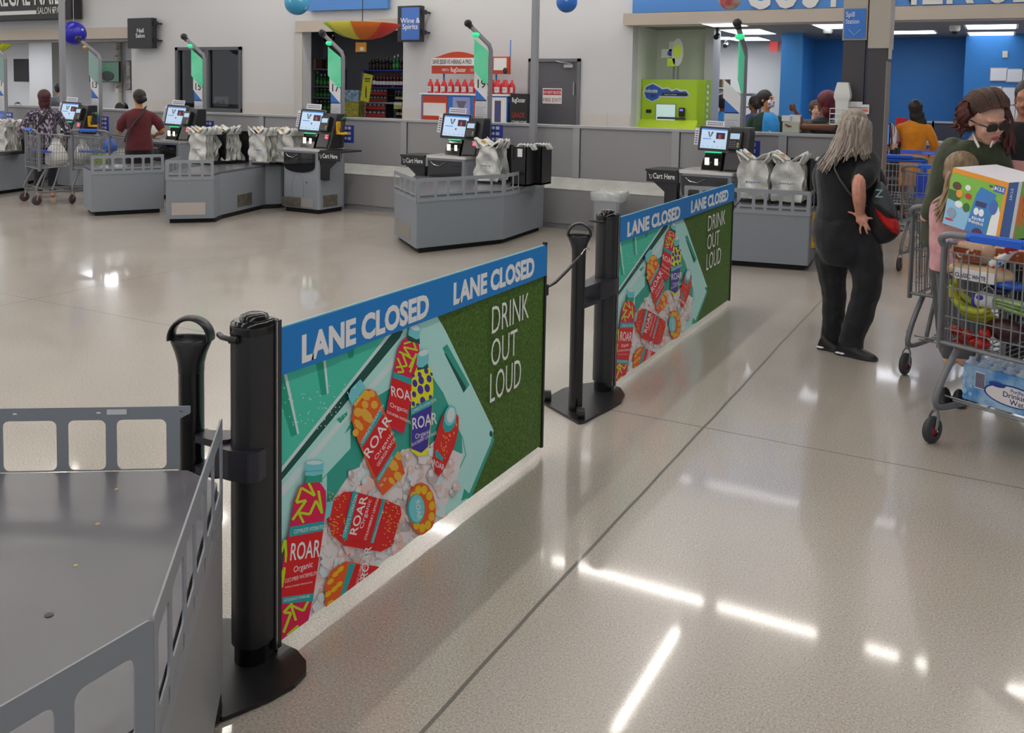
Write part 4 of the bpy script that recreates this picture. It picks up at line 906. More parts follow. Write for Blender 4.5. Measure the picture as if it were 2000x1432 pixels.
for px0, px1, Y, lb in ((999, 1028, 9.1, 'black upright bag holder box with a white tag on the lane 19 counter'), (1031, 1058, 9.35, 'black upright bag holder box farthest right on the lane 19 counter'), (1584, 1604, 9.25, 'black upright bag holder box beside the grey-haired woman')):
    xa, xb = WY(px0, 300, Y).x, WY(px1, 300, Y).x
    t = thing('bag_holder', lb, 'bag holder', ((xa+xb)/2, Y, .6)); w_ = (xb-xa)/2
    MB().box(-w_, w_, 0, .01, 0, .44).box(-w_, w_, .25, .26, 0, .44).box(w_-.01, w_, 0, .26, 0, .44).box(-w_, w_, 0, .26, 0, .02).box(-w_, -w_+.03, -.01, .0, .3, .46).build('box', BLACK, t)
    b = MB()
    for i in range(5): b.tube([(-w_+.03+i*w_*.4, .05+.03*i, .40), (-w_+.05+i*w_*.4, .08, .46), (-w_+.09+i*w_*.4, .06, .47), (-w_+.1+i*w_*.4, .12, .41)], [(.02, .008)]*4, 6)
    b.build('bags', BAGM, t)
    if 'tag' in lb: MB().box(-.01, .05, -.014, -.011, .33, .42).build('tag', WHITE, t)
# ================================================================ shopping carts
CG = mat('cart_zinc', '85878a', .38, .35); CT = mat('cart_tube', '7a7c80', .4, .2); CBL = mat('cart_blue', '1f5fd0', .35)
def cart(label, X, Y, ang, seat=None, blue=True, extra_blue=False, scale=1.0, grp=None):
    """X, Y: floor point of the rear left caster; ang: direction of the rear axle."""
    t = thing('shopping_cart', label, 'shopping cart', (X, Y, 0), ang, grp)
    W2, x0 = .54, .0           # local: x from 0 to W2, y forward
    cx = W2/2
    # handle and rear posts
    b = MB().tube(crom([(-.01, .03, .95), (-.01, .0, .99), (.03, -.01, 1.015), (.12, -.01, 1.02), (W2-.12, -.01, 1.02), (W2-.03, -.01, 1.015), (W2+.01, 0, .99), (W2+.01, .03, .95)], 3), .017, 10); h = b.build('handle', CT, t)
    MB().tube([(.13, -.012, 1.02), (W2-.13, -.012, 1.02)], .022, 12).box(.15, W2-.15, -.036, -.012, 1.0, 1.035).build('handle_grip', CBL, h, bevel=.004)
    for x in (-.01, W2+.01): MB().tube([(x, .03, .97), (x, .03, .7), (x, .03, .46)], [(.011, .024)]*3, 8, up=(0, 1, 0)).build('rear_post', CT, t)
    # basket wires
    def P(u, v, s):      # s side (-1 left, 1 right), u 0 rear..1 front, v 0 bottom..1 top
        hw = (.265-.055*u)*(1 if v > .5 else .93); return Vector((cx+s*hw, .04+.86*u+.06*v*u, (.49+.05*u)*(1-v)+(.97-.1*u)*v))
    b = MB(); r = .0028
    for s in (-1, 1):
        for i in range(25): b.tube([P(i/24, 0, s), P(i/24, 1, s)], r, 4, cap=False)
        for v in (.2, .45, .7): b.tube([P(0, v, s), P(1, v, s)], r*1.2, 4)
        b.tube([P(0, 1, s), P(1, 1, s)], .007, 6); b.tube([P(0, 0, s), P(1, 0, s)], .006, 6)
    b.build('side_mesh', CG, t)
    b = MB()
    for i in range(10): q = i/9; b.tube([P(1, 0, -1).lerp(P(1, 0, 1), q), P(1, 1, -1).lerp(P(1, 1, 1), q)], r, 4)
    for v in (.25, .5, .75): b.tube([P(1, v, -1), P(1, v, 1)], r, 4)
    b.tube([P(1, 1, -1), P(1, 1, 1)], .007, 6); b.build('front_mesh', CG, t)
    b = MB()
    for i in range(13): q = (i+.5)/13; b.tube([P(0, 0, -1).lerp(P(0, 0, 1), q), P(1, 0, -1).lerp(P(1, 0, 1), q)], r, 4)
    for u in (.0, .25, .5, .75, 1): b.tube([P(u, 0, -1), P(u, 0, 1)], r*1.3, 4)
    b.build('basket_floor', CG, t)
    b = MB()                     # rear gate
    g0 = lambda q, z: (.015+(W2-.03)*q, .025, z)
    for q in (.06, .13, .2, .31, .38, .46, .53, .62, .7, .8, .87, .94): b.tube([g0(q, .5), g0(q, .93)], r*1.15, 5)
    for z in (.56, .62, .76, .93): b.tube([g0(0, z), g0(1, z)], r*1.2, 5)
    b.tube([g0(.33, .76), g0(.36, .79), g0(.4, .8), g0(.44, .79), g0(.46, .76)], r, 5); b.build('rear_gate', CG, t)
    MB().tube([(0, .03, .49), (W2, .03, .49)], [(.011, .02)]*2, 8, up=(0, 1, 0)).build('rear_crossbar', CT, t)
    # chassis
    for k, x in enumerate((.04, W2-.04)):
        s = -1 if k == 0 else 1
        MB().tube(crom([(x, .12, .48), (x+s*.02, .04, .34), (x+s*.03, -.01, .23), (x+s*.03, .0, .185), (x+s*.02, .06, .17), (x, .3, .17), (x-s*.06, .9, .16)], 4), .0155, 8).build('chassis_tube', CT, t)
        MB().tube([(x-s*.01, .30, .48), (x-s*.0, .24, .3), (x+s*.005, .2, .19)], .0135, 8).build('inner_strut', CT, t)
    b = MB()
    for y, z in ((.03, .235), (.1, .2), (.35, .185), (.6, .185), (.85, .18)): b.tube([(.03, y, z), (W2-.03, y, z)], .0045, 6)
    for i in range(5): x = .08+i*(W2-.16)/4; b.tube([(x, .1, .2), (x, .85, .185)], .0035, 5)
    b.tube([(.0, .02, .235), (-.01, .01, .26)], .005, 6); b.build('lower_rack', CG, t)
    for x, y in ((0, 0), (W2, 0), (.1, .86), (W2-.1, .86)):
        c = MB()
        for q in (-.022, .022): c.tube([(x+q*.3, y+.01, .165), (x+q, y, .13), (x+q, y-.012, .07)], [(.003, .012)]*3, 6, up=(0, 1, 0))
        c.cyl((x, y+.01, .15), (x, y+.01, .19), .014); f = c.build('caster_fork', CG, t)
        MB().lathe([(.03, -.016), (.058, -.016), (.065, -.008), (.065, .008), (.058, .016), (.03, .016)], (0, 0, 0), 24, cap=False).build('wheel', RUBBER, f, loc=(x, y-.012, .065)).rotation_euler = (0, PI/2, 0)
        MB().lathe([(.0, -.012), (.031, -.013), (.031, .013), (.0, .012)], (0, 0, 0), 16, cap=False).build('hub', mat('hub_red', '8f2430', .5), f, loc=(x, y-.012, .065)).rotation_euler = (0, PI/2, 0)
        MB().cyl((x-.028, y-.012, .065), (x+.028, y-.012, .065), .006).build('axle', CHROME, f)
    if seat:
        MB().prismX([(.05, .72), (.2, .70), (.22, .72), (.06, .74)], .06, W2-.06).build('child_seat', mat('seat_'+seat, seat, .4), t)
        if seat == '2c55c8' and Y > 9: MB().box(.06, W2-.06, .235, .245, .7, .93).build('seat_back', mat('seat_'+seat), t)
    if extra_blue: MB().tube([(.0, .0, .97), (0, 0, .5)], .02, 8).tube([(W2, 0, .97), (W2, 0, .5)], .02, 8).tube([(0, 0, .98), (W2, 0, .98)], .022, 8).build('blue_frame', CBL, t)
    t.scale = (scale,)*3
    return t
c1a = math.radians(-29); C1 = (-.232, 4.80)
cart('loaded shopping cart nearest the camera at the right edge, blue handle grip', *C1, c1a)
cart('second shopping cart behind the loaded one, between it and the grey-haired woman', -.455, 5.93, math.radians(-17))
cart('shopping cart farther back, seen just right of the sling bag', -.83, 9.52, math.radians(-8), seat='2c55c8')
cart('blue-framed shopping cart beside the dark column', -1.28, 10.9, math.radians(5), extra_blue=True)
cart('left one of two shopping carts by the woman in the patterned top, with white bags', -12.06, 8.12, math.radians(-18), seat='3a4fd8')
cart('right one of the two shopping carts behind the left grey bagging counter, green bags inside', -11.32, 8.32, math.radians(18), seat='2c55c8')
# helper: point on the ray through a pixel at depth yl of the near cart
cf = Vector((-math.sin(c1a), math.cos(c1a), 0)); co = Vector((*C1, 0))
def CL(px, py, yl): d = ray(px, py); return CP+d*(((co-CP).dot(cf)+yl)/d.dot(cf))
crt = Vector((math.cos(c1a), math.sin(c1a), 0))
def item(name, label, cat, c, a=c1a, group=None): return thing(name, label, cat, tuple(c), a, group)
CLEAR = mat('clear_wrap', 'f2f2f2', .12, alpha=.22, spec=.8)
def loaf(label, px, py, yl, L_, w_, h_, m, lab, text, tcol, rot=0):
    c = CL(px, py, yl+.04); t = item('bread_loaf', label, 'bread', c, c1a+rot); b = MB(); rs = []
    for i in range(13):
        u = -1+2*i/12; k = max(.05, (1-abs(u)**4))**.5
        rs.append([(u*L_/2, w_/2*k*math.cos(q)*(1.0+.12*(math.sin(q) > 0)), h_/2*k*(math.sin(q) if abs(math.sin(q)) < .7 else math.copysign(.7+.3*(abs(math.sin(q))-.7), math.sin(q)))*1.25) for q in [2*PI*j/20 for j in range(20)]])
    b.rings(rs).build('loaf', m, t)
    b = MB(); b.v = []; b.rings([[(x*1.02, y*1.05, z*1.06) for x, y, z in r] for r in rs]); b.build('wrapper', CLEAR, t)
    b = MB().box(-L_*.3, L_*.34, -w_*.6, -w_*.585, -h_*.34, h_*.26, 0)
    if text: b.text(text, (-L_*.27, -w_*.605, -h_*.24), h_*.34, 1, sq=.72, bold=.015)
    b.build('label', [lab, tcol], t)
BRN = mat('bread_crust', 'a8713c', .7, var='c08c54', scale=12); WHB = mat('bread_pale', 'd2a35e', .7, var='e0bb80', scale=10)
LBR = mat('label_brown', '8a3f1c', .5, var='d8c9b0', scale=30, lo=.55, hi=.6); LWH = mat('label_white', 'e9e6e6', .5); NAVY = mat('label_navy', '1c2a6c', .5)
loaf('brown wheat loaf in clear wrap at the top left inside the loaded cart', 1902, 493, .1, .21, .11, .095, BRN, LBR, '', NAVY)
loaf('second brown loaf in clear wrap at the right inside the loaded cart', 1985, 496, .16, .2, .11, .09, BRN, LBR, '', NAVY)
loaf('white bread loaf labelled CLASSIC WHITE inside the loaded cart', 1915, 534, .09, .31, .12, .085, WHB, LWH, 'CLASSIC WHITE', NAVY, .02)
c = CL(1960, 505, .075); t = item('bread_bag_end', 'white bread bag end with red and blue dots beside the CLASSIC WHITE loaf', 'bread bag', c)
b = MB().tube([(-.04, 0, -.03), (.0, 0, 0), (.03, .01, .03), (.05, .0, .045)], [(.05, .02), (.04, .02), (.015, .01), (.035, .01)], 10); b.build('bag', LWH, t)
b = MB()
for x, z, m in ((-.03, -.04, 0), (.0, -.02, 1), (-.02, .0, 2), (.02, -.045, 0), (-.05, -.02, 1)): b.ell((x, -.03, z), (.009, .004, .009), m)
b.build('dots', [RED, BLUE, YEL], t); MB().tube([(.02, 0, .025), (.04, -.01, .05), (.06, -.01, .06)], [(.012, .008), (.04, .012), (.02, .01)], 8).build('red_end', RED, t)
# bananas
c = CL(1885, 592, .08); BAN = mat('banana_yellow', 'd8c832', .5, var='8fa832', scale=6)
t0 = item('banana', 'yellow-green banana of the bunch inside the loaded cart', 'banana', c, group='bananas in the loaded cart')
MB().tube(crom([(-.075, 0, .075), (-.07, .0, .03), (-.04, .0, -.01), (.01, 0, -.03), (.07, .0, -.028), (.11, 0, -.01)], 3), [.007]+[.013+.005*math.sin(PI*i/14) for i in range(15)], 7).build('fruit', BAN, t0)
MB().tube([(-.075, 0, .07), (-.078, 0, .1)], .006, 6).build('stem', mat('banana_stem', '7a9a34', .6), t0)
for i in range(4): dup(t0, c+cf*(.018*(i+1))+Vector((0, 0, -.012*(i+1) if i % 2 else .014*i)), c1a+.05*i)
# celery in a bag
c = CL(1955, 592, .1); t = item('celery_bunch', 'pale green bagged celery inside the loaded cart beside the bananas', 'celery', c)
b = MB(); R_ = random.Random(3)
for i in range(9): y = R_.uniform(-.02, .03); z = R_.uniform(-.028, .028); b.tube([(-.09, y*.5, z*.5), (0, y, z), (.12, y*1.2, z*1.2-.01)], [(.01, .006), (.014, .008), (.016, .009)], 7)
b.build('stalks', mat('celery_green', '7fa35a', .5, var='a9c48a', scale=20), t)
b = MB().tube([(-.12, 0, .01), (-.1, 0, .0), (-.02, 0, 0)], [(.02, .02), (.045, .04), (.042, .038)], 12); b.build('bag', mat('celery_bag', 'dcdfe0', .2, alpha=.75), t)
MB().ell((-.08, -.035, .01), (.022, .01, .015)).ell((-.115, -.02, -.01), (.012, .02, .03)).build('purple_print', mat('print_purple', '6a2a7a', .4), t)
# red peppers bag, grapes, dark bag
RP = mat('pepper_red', 'b8281c', .3, var='8e1c16', scale=12)
c = CL(1888, 655, .1); t0 = item('red_pepper', 'red pepper in the clear bag at the bottom of the loaded cart', 'pepper', c, group='red peppers in the loaded cart')
MB().ell((0, 0, 0), (.035, .03, .026)).ell((.015, -.01, .004), (.024, .022, .024)).build('fruit', RP, t0); MB().tube([(0, 0, .02), (.004, 0, .035)], .004, 6).build('stem', mat('pepper_stem', '4e6a2a', .6), t0)
for i, (px, py) in enumerate(((1866, 645), (1905, 668), (1925, 652), (1872, 672), (1920, 672))): dup(t0, CL(px, py, .09+.02*(i % 2)), c1a+i)
for px, py, lb, sx_, sz, m in ((1965, 645, 'dark plum coloured bag of grapes at the bottom of the loaded cart', .1, .055, mat('grape_dark', '2a1218', .25, var='4a1c26', scale=40, bump=.8)), (1968, 556, 'dark blue snack bag with blue edge below the white loaf', .13, .022, mat('snack_blue', '1c3f8c', .3, var='2a5fc0', scale=10)), (1950, 566, 'dark purple packet between the loaf and the bananas', .06, .02, mat('packet_purple', '2c2440', .3)), (1853, 470, 'purple packaged item in the rear left corner of the loaded cart', .025, .04, mat('lilac', '9a78b8', .4, var='e0d8e8', scale=30))):
    c = CL(px, py, .13); t = item('grocery_bag', lb, 'groceries', c); o = MB().ell((0, 0, 0), (sx_, .05, sz), 0, 20, 12).build('bag', m, t); md = o.modifiers.new('crumple', 'DISPLACE'); md.texture = bpy.data.textures.get('fold') or bpy.data.textures.new('fold', 'CLOUDS'); md.strength = .02
# water pack on the lower rack
c = CL(1872, 775, .16); t = item('water_pack', 'shrink-wrapped blue pack of drinking water on the lower rack of the loaded cart', 'bottled water', c)
WB = mat('water_wrap', '3f8fd8', .15, var='a9cdea', scale=7, lo=.4, hi=.6, bump=.3, spec=.8)
b = MB().box(.0, .5, 0, .26, .0, .17, 0, .025); b.build('wrap', WB, t, bevel=.02)
b = MB()
for i in range(8):
    for j in range(3): b.lathe([(.028, 0), (.03, .02), (.014, .03), (.013, .045)], (.03+i*.062, .05+j*.08, .155), 10)
b.build('bottle_tops', mat('bottle_clear', 'dfeaf2', .08, alpha=.55, spec=.9), t)
b = MB(); lb = [(.2+.135*math.cos(a)+.06, .075+.05*math.sin(a)) for a in [2*PI*i/28 for i in range(28)]]
b.prismY(lb, -.004, -.001, 0).prismY([(x*.94+.018, z*.88+.009) for x, z in lb], -.006, -.004, 1)
b.text('Purified', (.29, -.0065, .095), .024, 2, align='CENTER').text('Drinking', (.28, -.0065, .068), .036, 3, align='CENTER').text('Water', (.3, -.0065, .038), .036, 3, align='CENTER').ell((.19, -.006, .115), (.04, .003, .013), 2)
b.box(.08, .13, -.004, -.001, .07, .15, 1)
for i in range(9): b.box(.084+i*.005, .0865+i*.005, -.0055, -.004, .075, .145, 3)
for x, z, r_ in ((.03, .12, .014), (.025, .08, .01), (.03, .04, .013), (.06, .03, .01), (.06, .07, .008)): b.ell((x, -.002, z), (r_, .002, r_*1.1), 4)
b.build('label', [DBLUE, LWH, DBLUE, NAVY, mat('bubble', '9cc8ee', .2)], t)
# training pants box and pink box on the seat
def boxpts(name, label, cat, TL, TR, BLp, wv, parts):
    dn = BLp-TL; BR = TR+dn; t = thing(name, label, cat, tuple(BLp)); o = BLp
    V = [p-o for p in (BLp, BR, TR, TL)]; B_ = [p+wv for p in V]
    b = MB(); b.add(V+B_, [(0, 1, 2, 3), (5, 4, 7, 6)], 0); b.add(V+B_, [(1, 5, 6, 2), (4, 0, 3, 7), (0, 4, 5, 1)], 1); b.add(V+B_, [(3, 2, 6, 7)], 2)
    ex, ez = (TR-TL), (TL-BLp); n = ex.cross(ez).normalized()
    if n.dot(o-CP) > 0: n = -n
    def F(u, v, lift=.001): return ex*u+ez*v+n*lift
    def S(u, v, lift=.001): m_ = wv.cross(ez).normalized(); m_ = m_ if m_.dot(ex) > 0 else -m_; return ex+wv*u+ez*v+m_*lift
    return t, b, F, S
def dray(px, py, dep): return CP+ray(px, py)*dep
rtv, awv = Vector((1, 0, 0)), Vector((0, 1, 0))
TL, TR, BLp = dray(1862, 327, 4.66), dray(1971, 357, 4.46), dray(1841, 436, 4.6)
t, b, F, S = boxpts('diaper_box', 'large green and blue box of training pants upside down on the loaded cart', 'box', TL, TR, BLp, Vector((.19, .25, .01)), None)
b.build('carton', [mat('box_green', '7fbf3f', .4), mat('box_green2', '6fb03c', .4, var='e07a1c', scale=5, lo=.58, hi=.62), mat('box_white', 'eceaf2', .45)], t)
def fq(pts, m, lift, fn=F): a_ = MB(); a_.add([fn(u, v, lift) for u, v in pts], [tuple(range(len(pts)))], 0); return a_
pr = MB()
def addp(pts, m, lift, fn=F): pr.add([fn(u, v, lift) for u, v in pts], [tuple(range(len(pts)))], m)
addp([(0, .0), (.58, 0), (.55, .3), (.3, .35), (0, .5)], 1, .0008); addp([(0, .45), (.2, .42), (.25, .6), (0, .62)], 2, .0009)
addp([(0, .91), (1, .91), (1, 1), (0, 1)], 0, .0012); addp([(.94, 0), (1, 0), (1, 1), (.94, 1)], 0, .0014)
addp([(.4, 0), (.76, 0), (.83, .74), (.55, .8), (.49, .66)], 3, .0016); addp([(.78, .02), (.94, .02), (.94, .45), (.9, .55), (.84, .5), (.8, .3)], 4, .0014)
addp([(.82+.07*math.cos(a), .52+.13*math.sin(a)) for a in [2*PI*i/16 for i in range(16)]], 5, .0018)
addp([(.77, .78), (.96, .78), (.97, .9), (.78, .9)], 5, .002); addp([(.5, .46), (.69, .46), (.7, .55), (.51, .55)], 6, .002)
for uu in (.54, .63): addp([(uu+.045*math.cos(a), .37+.065*math.sin(a)) for a in [2*PI*i/16 for i in range(16)]], 4, .002)
for uc, vc, ra, rb, m in ((.13, .7, .08, .07, 7), (.2, .58, .06, .07, 8), (.33, .72, .05, .05, 4), (.36, .58, .06, .05, 9), (.22, .4, .07, .06, 4), (.36, .38, .06, .08, 2), (.12, .22, .08, .09, 10), (.1, .1, .08, .02, 9)): addp([(uc+ra*math.cos(a), vc+rb*math.sin(a)) for a in [2*PI*i/14 for i in range(14)]], m, .0022+.0001*m)
addp([(.62+.1*math.cos(a), .0+.1*math.sin(a)) for a in [PI*i/12 for i in range(13)]], 11, .0024)
addp([(0, 0), (.22, 0), (.22, 1), (0, 1)], 5, .001, S); addp([(.22, 0), (.3, 0), (.3, 1), (.22, 1)], 4, .001, S)
for uc, vc, ra, rb, m in ((.5, .7, .1, .14, 9), (.55, .45, .12, .1, 8), (.7, .25, .14, .12, 7), (.8, .75, .1, .1, 5)): addp([(uc+ra*math.cos(a), vc+rb*math.sin(a)) for a in [2*PI*i/14 for i in range(14)]], m, .002, S)
exn, ezn = (TR-TL).normalized(), (TL-BLp).normalized()
for tx, u, v, sz, sq, m in (('3T/4T', .955, .875, .026, 1.0, 4), ('86', .755, .875, .02, 1, 6), ('pants', .7, .27, .028, 1, 4), ('training', .7, .2, .024, 1, 4)): pr.text(tx, F(u, v, .0028), sz, m, x=tuple(-exn), y=tuple(-ezn), depth=.0004, bold=.015, sq=sq)
pr.text('3T/4T', S(.06, .9, .002), .026, 4, x=tuple(-ezn), y=tuple(-(Vector((.2, .27, .01)).normalized())*-1), depth=.0004, bold=.015)
pr.build('print', [mat('box_orange', 'e8981c', .4), mat('box_sky', '8fc4e8', .4), mat('box_dkgreen', '2f6a2a', .4), mat('box_blue', '2f7fc8', .4), mat('box_pale', 'eef2f4', .4), mat('box_blue2', '3a6ab8', .4), mat('box_navy', '2a2f6a', .4), mat('p_brown', '5a3a20', .4), mat('p_orange', 'e89a2c', .4), mat('p_red', 'c82a2a', .4), mat('p_grey', '8fa0b8', .4), mat('p_purple', '4a1f5a', .4)], t)
TL, TR, BLp = dray(1966, 313, 5.1), dray(2030, 318, 5.0), dray(1966, 336, 5.1)
t, b, F, S = boxpts('pink_box', 'pale pink box behind the training pants box at the right edge', 'box', TL, TR, BLp, Vector((.05, .2, 0)), None)
b.build('carton', [mat('pink_card', 'e3a3a0', .5)]*3, t)
# contents of the left carts and yellow bag in the second cart
def wbag(label, X, Y, z, sx_, sy, sz, m, name='grocery_bag'):
    t = thing(name, label, 'shopping bag', (X, Y, z)); o = MB().rings([[(sx_*w_*math.cos(a), sy*w_*math.sin(a), q*sz) for a in [2*PI*i/20 for i in range(20)]] for w_, q in ((.5, 0), (.95, .08), (1, .35), (.85, .6), (.5, .85), (.2, 1), (.3, 1.12))]).build('bag', m, t, sub=1)
    md = o.modifiers.new('crumple', 'DISPLACE'); md.texture = bpy.data.textures['fold']; md.strength = .05
def inc(X, Y, a, x, y): return X+x*math.cos(a)-y*math.sin(a), Y+x*math.sin(a)+y*math.cos(a)
a = math.radians(-18); x, y = inc(-12.06, 8.12, a, .22, .35); wbag('white plastic grocery bag in the left cart, nearer its handle', x, y, .5, .17, .15, .34, BAGM)
x, y = inc(-12.06, 8.12, a, .3, .68); wbag('white plastic grocery bag in the left cart, farther from its handle', x, y, .52, .15, .13, .3, BAGM)
a = math.radians(18); x, y = inc(-11.32, 8.32, a, .25, .3); wbag('green bag of produce in the right-hand cart of the left pair', x, y, .5, .17, .14, .2, mat('green_bag', '6a8a30', .4, var='94a848', scale=18))
x, y = inc(-11.32, 8.32, a, .25, .5); wbag('bright blue bag standing in the right-hand cart of the left pair', x, y, .7, .11, .1, .2, mat('bright_blue_bag', '1f5fc0', .4))
x, y = inc(-.455, 5.93, math.radians(-17), .27, .5); wbag('yellow bag lying on the lower rack of the second cart', x-.07, y-.1, .2, .09, .12, .22, mat('yellow_bag', 'e0a81c', .4, var='f0c84c', scale=14))
# ================================================================ people
def cloth(name, col, var=None, scale=14, bump=.5, stretch=(1, 1, 1), **k):
    return mat(name, col, .85, var=var or col, scale=scale, bump=bump, bd=.02, stretch=stretch, sheen=.2, **k)
DTEX = bpy.data.textures.new('fold', 'CLOUDS'); DTEX.noise_scale = .11; DTEX.noise_depth = 1
class Fig:
    def __init__(s, name, label, cat, X, Y, group=None):
        s.X, s.Y = X, Y; s.a = math.atan2(Y, X)-PI/2
        s.t = thing(name, label, cat, (X, Y, 0), s.a, group)
        s.rad = Vector((X, Y, 0)).normalized(); s.rt = Vector((s.rad.y, -s.rad.x, 0)); s.D = math.hypot(X, Y)
        s.body = MB()
    def L(s, px, py, dy=0.):
        d = ray(px, py); k = (s.D+dy)/d.dot(s.rad); p = CP+d*k-Vector((s.X, s.Y, 0))
        return Vector((p.dot(s.rt), p.dot(s.rad), p.z))
    def chain(s, mb, pts, flat=1.0, n=10, k=4, up=None):   # pts: (px, py, dy, r)
        q = [tuple(s.L(a, b, c))+(r,) for a, b, c, r in pts]; q = crom(q, k)
        P_ = [Vector(a[:3]) for a in q]; R_ = [a[3] for a in q]
        mb.tube(P_, [(r, r*flat) for r in R_], n, 0, True, up=up); mb.ell(P_[0], R_[0]*.95, 0, 10, 6); mb.ell(P_[-1], R_[-1]*.95, 0, 10, 6)
    def torso(s, mb, rows, k=4):      # rows: (px, py, dy, half width m, half depth m, yaw)
        q = [tuple(s.L(a, b, c))+(w_, d_, math.radians(y)) for a, b, c, w_, d_, y in rows]; q = crom(q, k); rs = []
        for x, y, z, w_, d_, a in q:
            ca, sa = math.cos(a), math.sin(a); ring = []
            for j in range(20):
                t = 2*PI*j/20; c_, s_ = math.cos(t), math.sin(t); c_ = math.copysign(abs(c_)**.8, c_); s_ = math.copysign(abs(s_)**.9, s_)
                ring.append((x+w_*c_*ca-d_*s_*sa, y+w_*c_*sa+d_*s_*ca, z))
            rs.append(ring)
        mb.rings(rs)
    def head(s, px, py, dy, yaw, pitch=0, sc=1.0, roll=0, features=True, skin=None, glasses=False, mask=None):
        c = s.L(px, py, dy); R = Euler((math.radians(pitch), math.radians(roll), math.radians(-yaw))).to_matrix().to_4x4()
        M = Matrix.Translation(c) @ R @ Matrix.Scale(sc, 4); s.HM = M; b = s.body; T0 = b.T; b.T = M
        b.ell((0, -.012, .025), (.075, .092, .088), 0, 18, 12); b.ell((0, .028, -.035), (.058, .062, .078), 0, 16, 10); b.ell((0, .05, -.088), (.034, .034, .026), 0, 12, 8)
        b.ell((0, .093, -.018), (.013, .02, .012)); b.ell((0, .088, -.002), (.009, .012, .026)); b.ell((0, .08, .03), (.045, .014, .013))
        b.ell((0, .082, -.058), (.024, .012, .014)); b.ell((-.035, .062, -.03), (.02, .022, .022)); b.ell((.035, .062, -.03), (.02, .022, .022))
        for q in (-1, 1): b.ell((q*.077, -.004, -.008), (.01, .02, .03), 0, 10, 8)
        b.T = T0
        if features:
            for q in (-1, 1):
                e = MB(); e.T = M; e.ell((q*.03, .076, .008), (.0145, .012, .009), 0, 12, 8).ell((q*.03, .0865, .008), (.006, .003, .006), 1, 10, 6); e.build('eye', [mat('eye_white', 'e8e4de', .3), mat('iris', '2a1c14', .2)], s.t)
                e = MB(); e.T = M; e.tube([(q*.014, .092, .026), (q*.03, .092, .033), (q*.048, .08, .028)], [(.002, .004)]*3, 6); e.build('eyebrow', mat('brow', '2e211b', .8), s.t)
            e = MB(); e.T = M; e.ell((0, .0925, -.056), (.021, .005, .004)).ell((0, .0925, -.064), (.018, .005, .0045)); e.build('lips', mat('lips', 'b0605a', .5), s.t)
        if glasses:
            e = MB(); e.T = M
            for q in (-1, 1): e.prismY([(q*.03+x, .004+z) for x, z in rrect(-.027, .027, -.02, .02, .013)], .098, .104); e.tube([(q*.056, .1, .012), (q*.078, .06, .01), (q*.082, .0, .004)], (.004), 6)
            e.box(-.006, .006, .1, .106, .006, .014); e.build('sunglasses', mat('sunglass_black', '08080a', .08, coat=.6), s.t, bevel=.002)
        if mask:
            e = MB(); e.T = M; e.rings([[(w_*math.cos(a)*1.0, y+.045*math.sin(a)*1.1, z) for a in [PI*i/12 for i in range(13)]] for w_, y, z in ((.05, .062, -.004), (.062, .063, -.03), (.06, .06, -.06), (.045, .05, -.095))], 0, True, False, False)
            for q in (-1, 1): e.tube([(q*.06, .06, -.02), (q*.078, 0, 0)], .002, 4)
            o = e.build('face_mask', mask, s.t); md = o.modifiers.new('solid', 'SOLIDIFY'); md.thickness = .004
        return M
    def hand(s, mb, wrist, palm, fingers, r=.0085):   # palm (px,py,dy), fingers: lists of (px,py,dy)
        w_, p = s.L(*wrist), s.L(*palm); q = (p-w_)
        mb.tube([w_, w_.lerp(p, .5), p, p+q*.25], [(.026, .021), (.034, .018), (.04, .015), (.036, .012)], 12, up=(0, 1, .01)); mb.ell(p+q*.2, (.032, .018, .026))
        for f in fingers:
            pts = [p.lerp(s.L(*f[0]), .35)]+[s.L(*g_) for g_ in f]; pts = [Vector(a) for a in crom([tuple(a) for a in pts], 3)]; n = len(pts)
            mb.tube(pts, [r*(1.1-.3*i/(n-1)) for i in range(n)], 8); mb.ell(pts[-1], r*.82, 0, 8, 6)
    def garment(s, name, mb, m, vox=.011, disp=.012, sm=4):
        o = mb.build(name, m, s.t, remesh=vox, smooth_it=sm)
        if disp:
            md = o.modifiers.new('folds', 'DISPLACE'); md.texture = DTEX; md.strength = disp; md.mid_level = .45; md.texture_coords = 'LOCAL'
        return o
    def skin(s, m, vox=.009): return s.body.build('body', m, s.t, remesh=vox, smooth_it=3)
    def cap_hair(s, m, back=.0, sc=1.0, name='hair', low=-.02, extra=()):
        b = MB(); b.T = s.HM; b.ell((0, -.024, .034), (.086*sc, .098*sc, .093*sc), 0, 20, 12); b.ell((0, -.055, -.01), (.078*sc, .06*sc, .075*sc), 0, 16, 10)
        for e in extra: b.ell(*e)
        return b.build(name, m, s.t, remesh=.008, smooth_it=2)
    def locks(s, starts, mids, ends, n, m, seed=1, r=.013, name='hair', parent=None, spread=.012):
        R_ = random.Random(seed); b = MB()
        def lerp_list(l, t):
            t *= len(l)-1; i = min(int(t), len(l)-2); return l[i].lerp(l[i+1], t-i)
        for i in range(n):
            t = (i+R_.random())/n; j = lambda a: a+Vector((R_.gauss(0, spread), R_.gauss(0, spread), R_.gauss(0, spread*1.5)))
            a = lerp_list(starts, t); c = j(lerp_list(ends, t)); ms = [lerp_list(q, t)+Vector((R_.gauss(0, spread*.5), R_.gauss(0, spread*.5), 0)) for q in mids]
            pts = crom([tuple(p) for p in [a]+ms+[c]], 4); k = len(pts)
            b.tube([Vector(p) for p in pts], [(r*(1-.75*(q/(k-1))**3)*1.2, r*.5*(1-.6*(q/(k-1))**3)) for q in range(k)], 6, R_.randrange(2))
        return b.build(name, m, s.t)
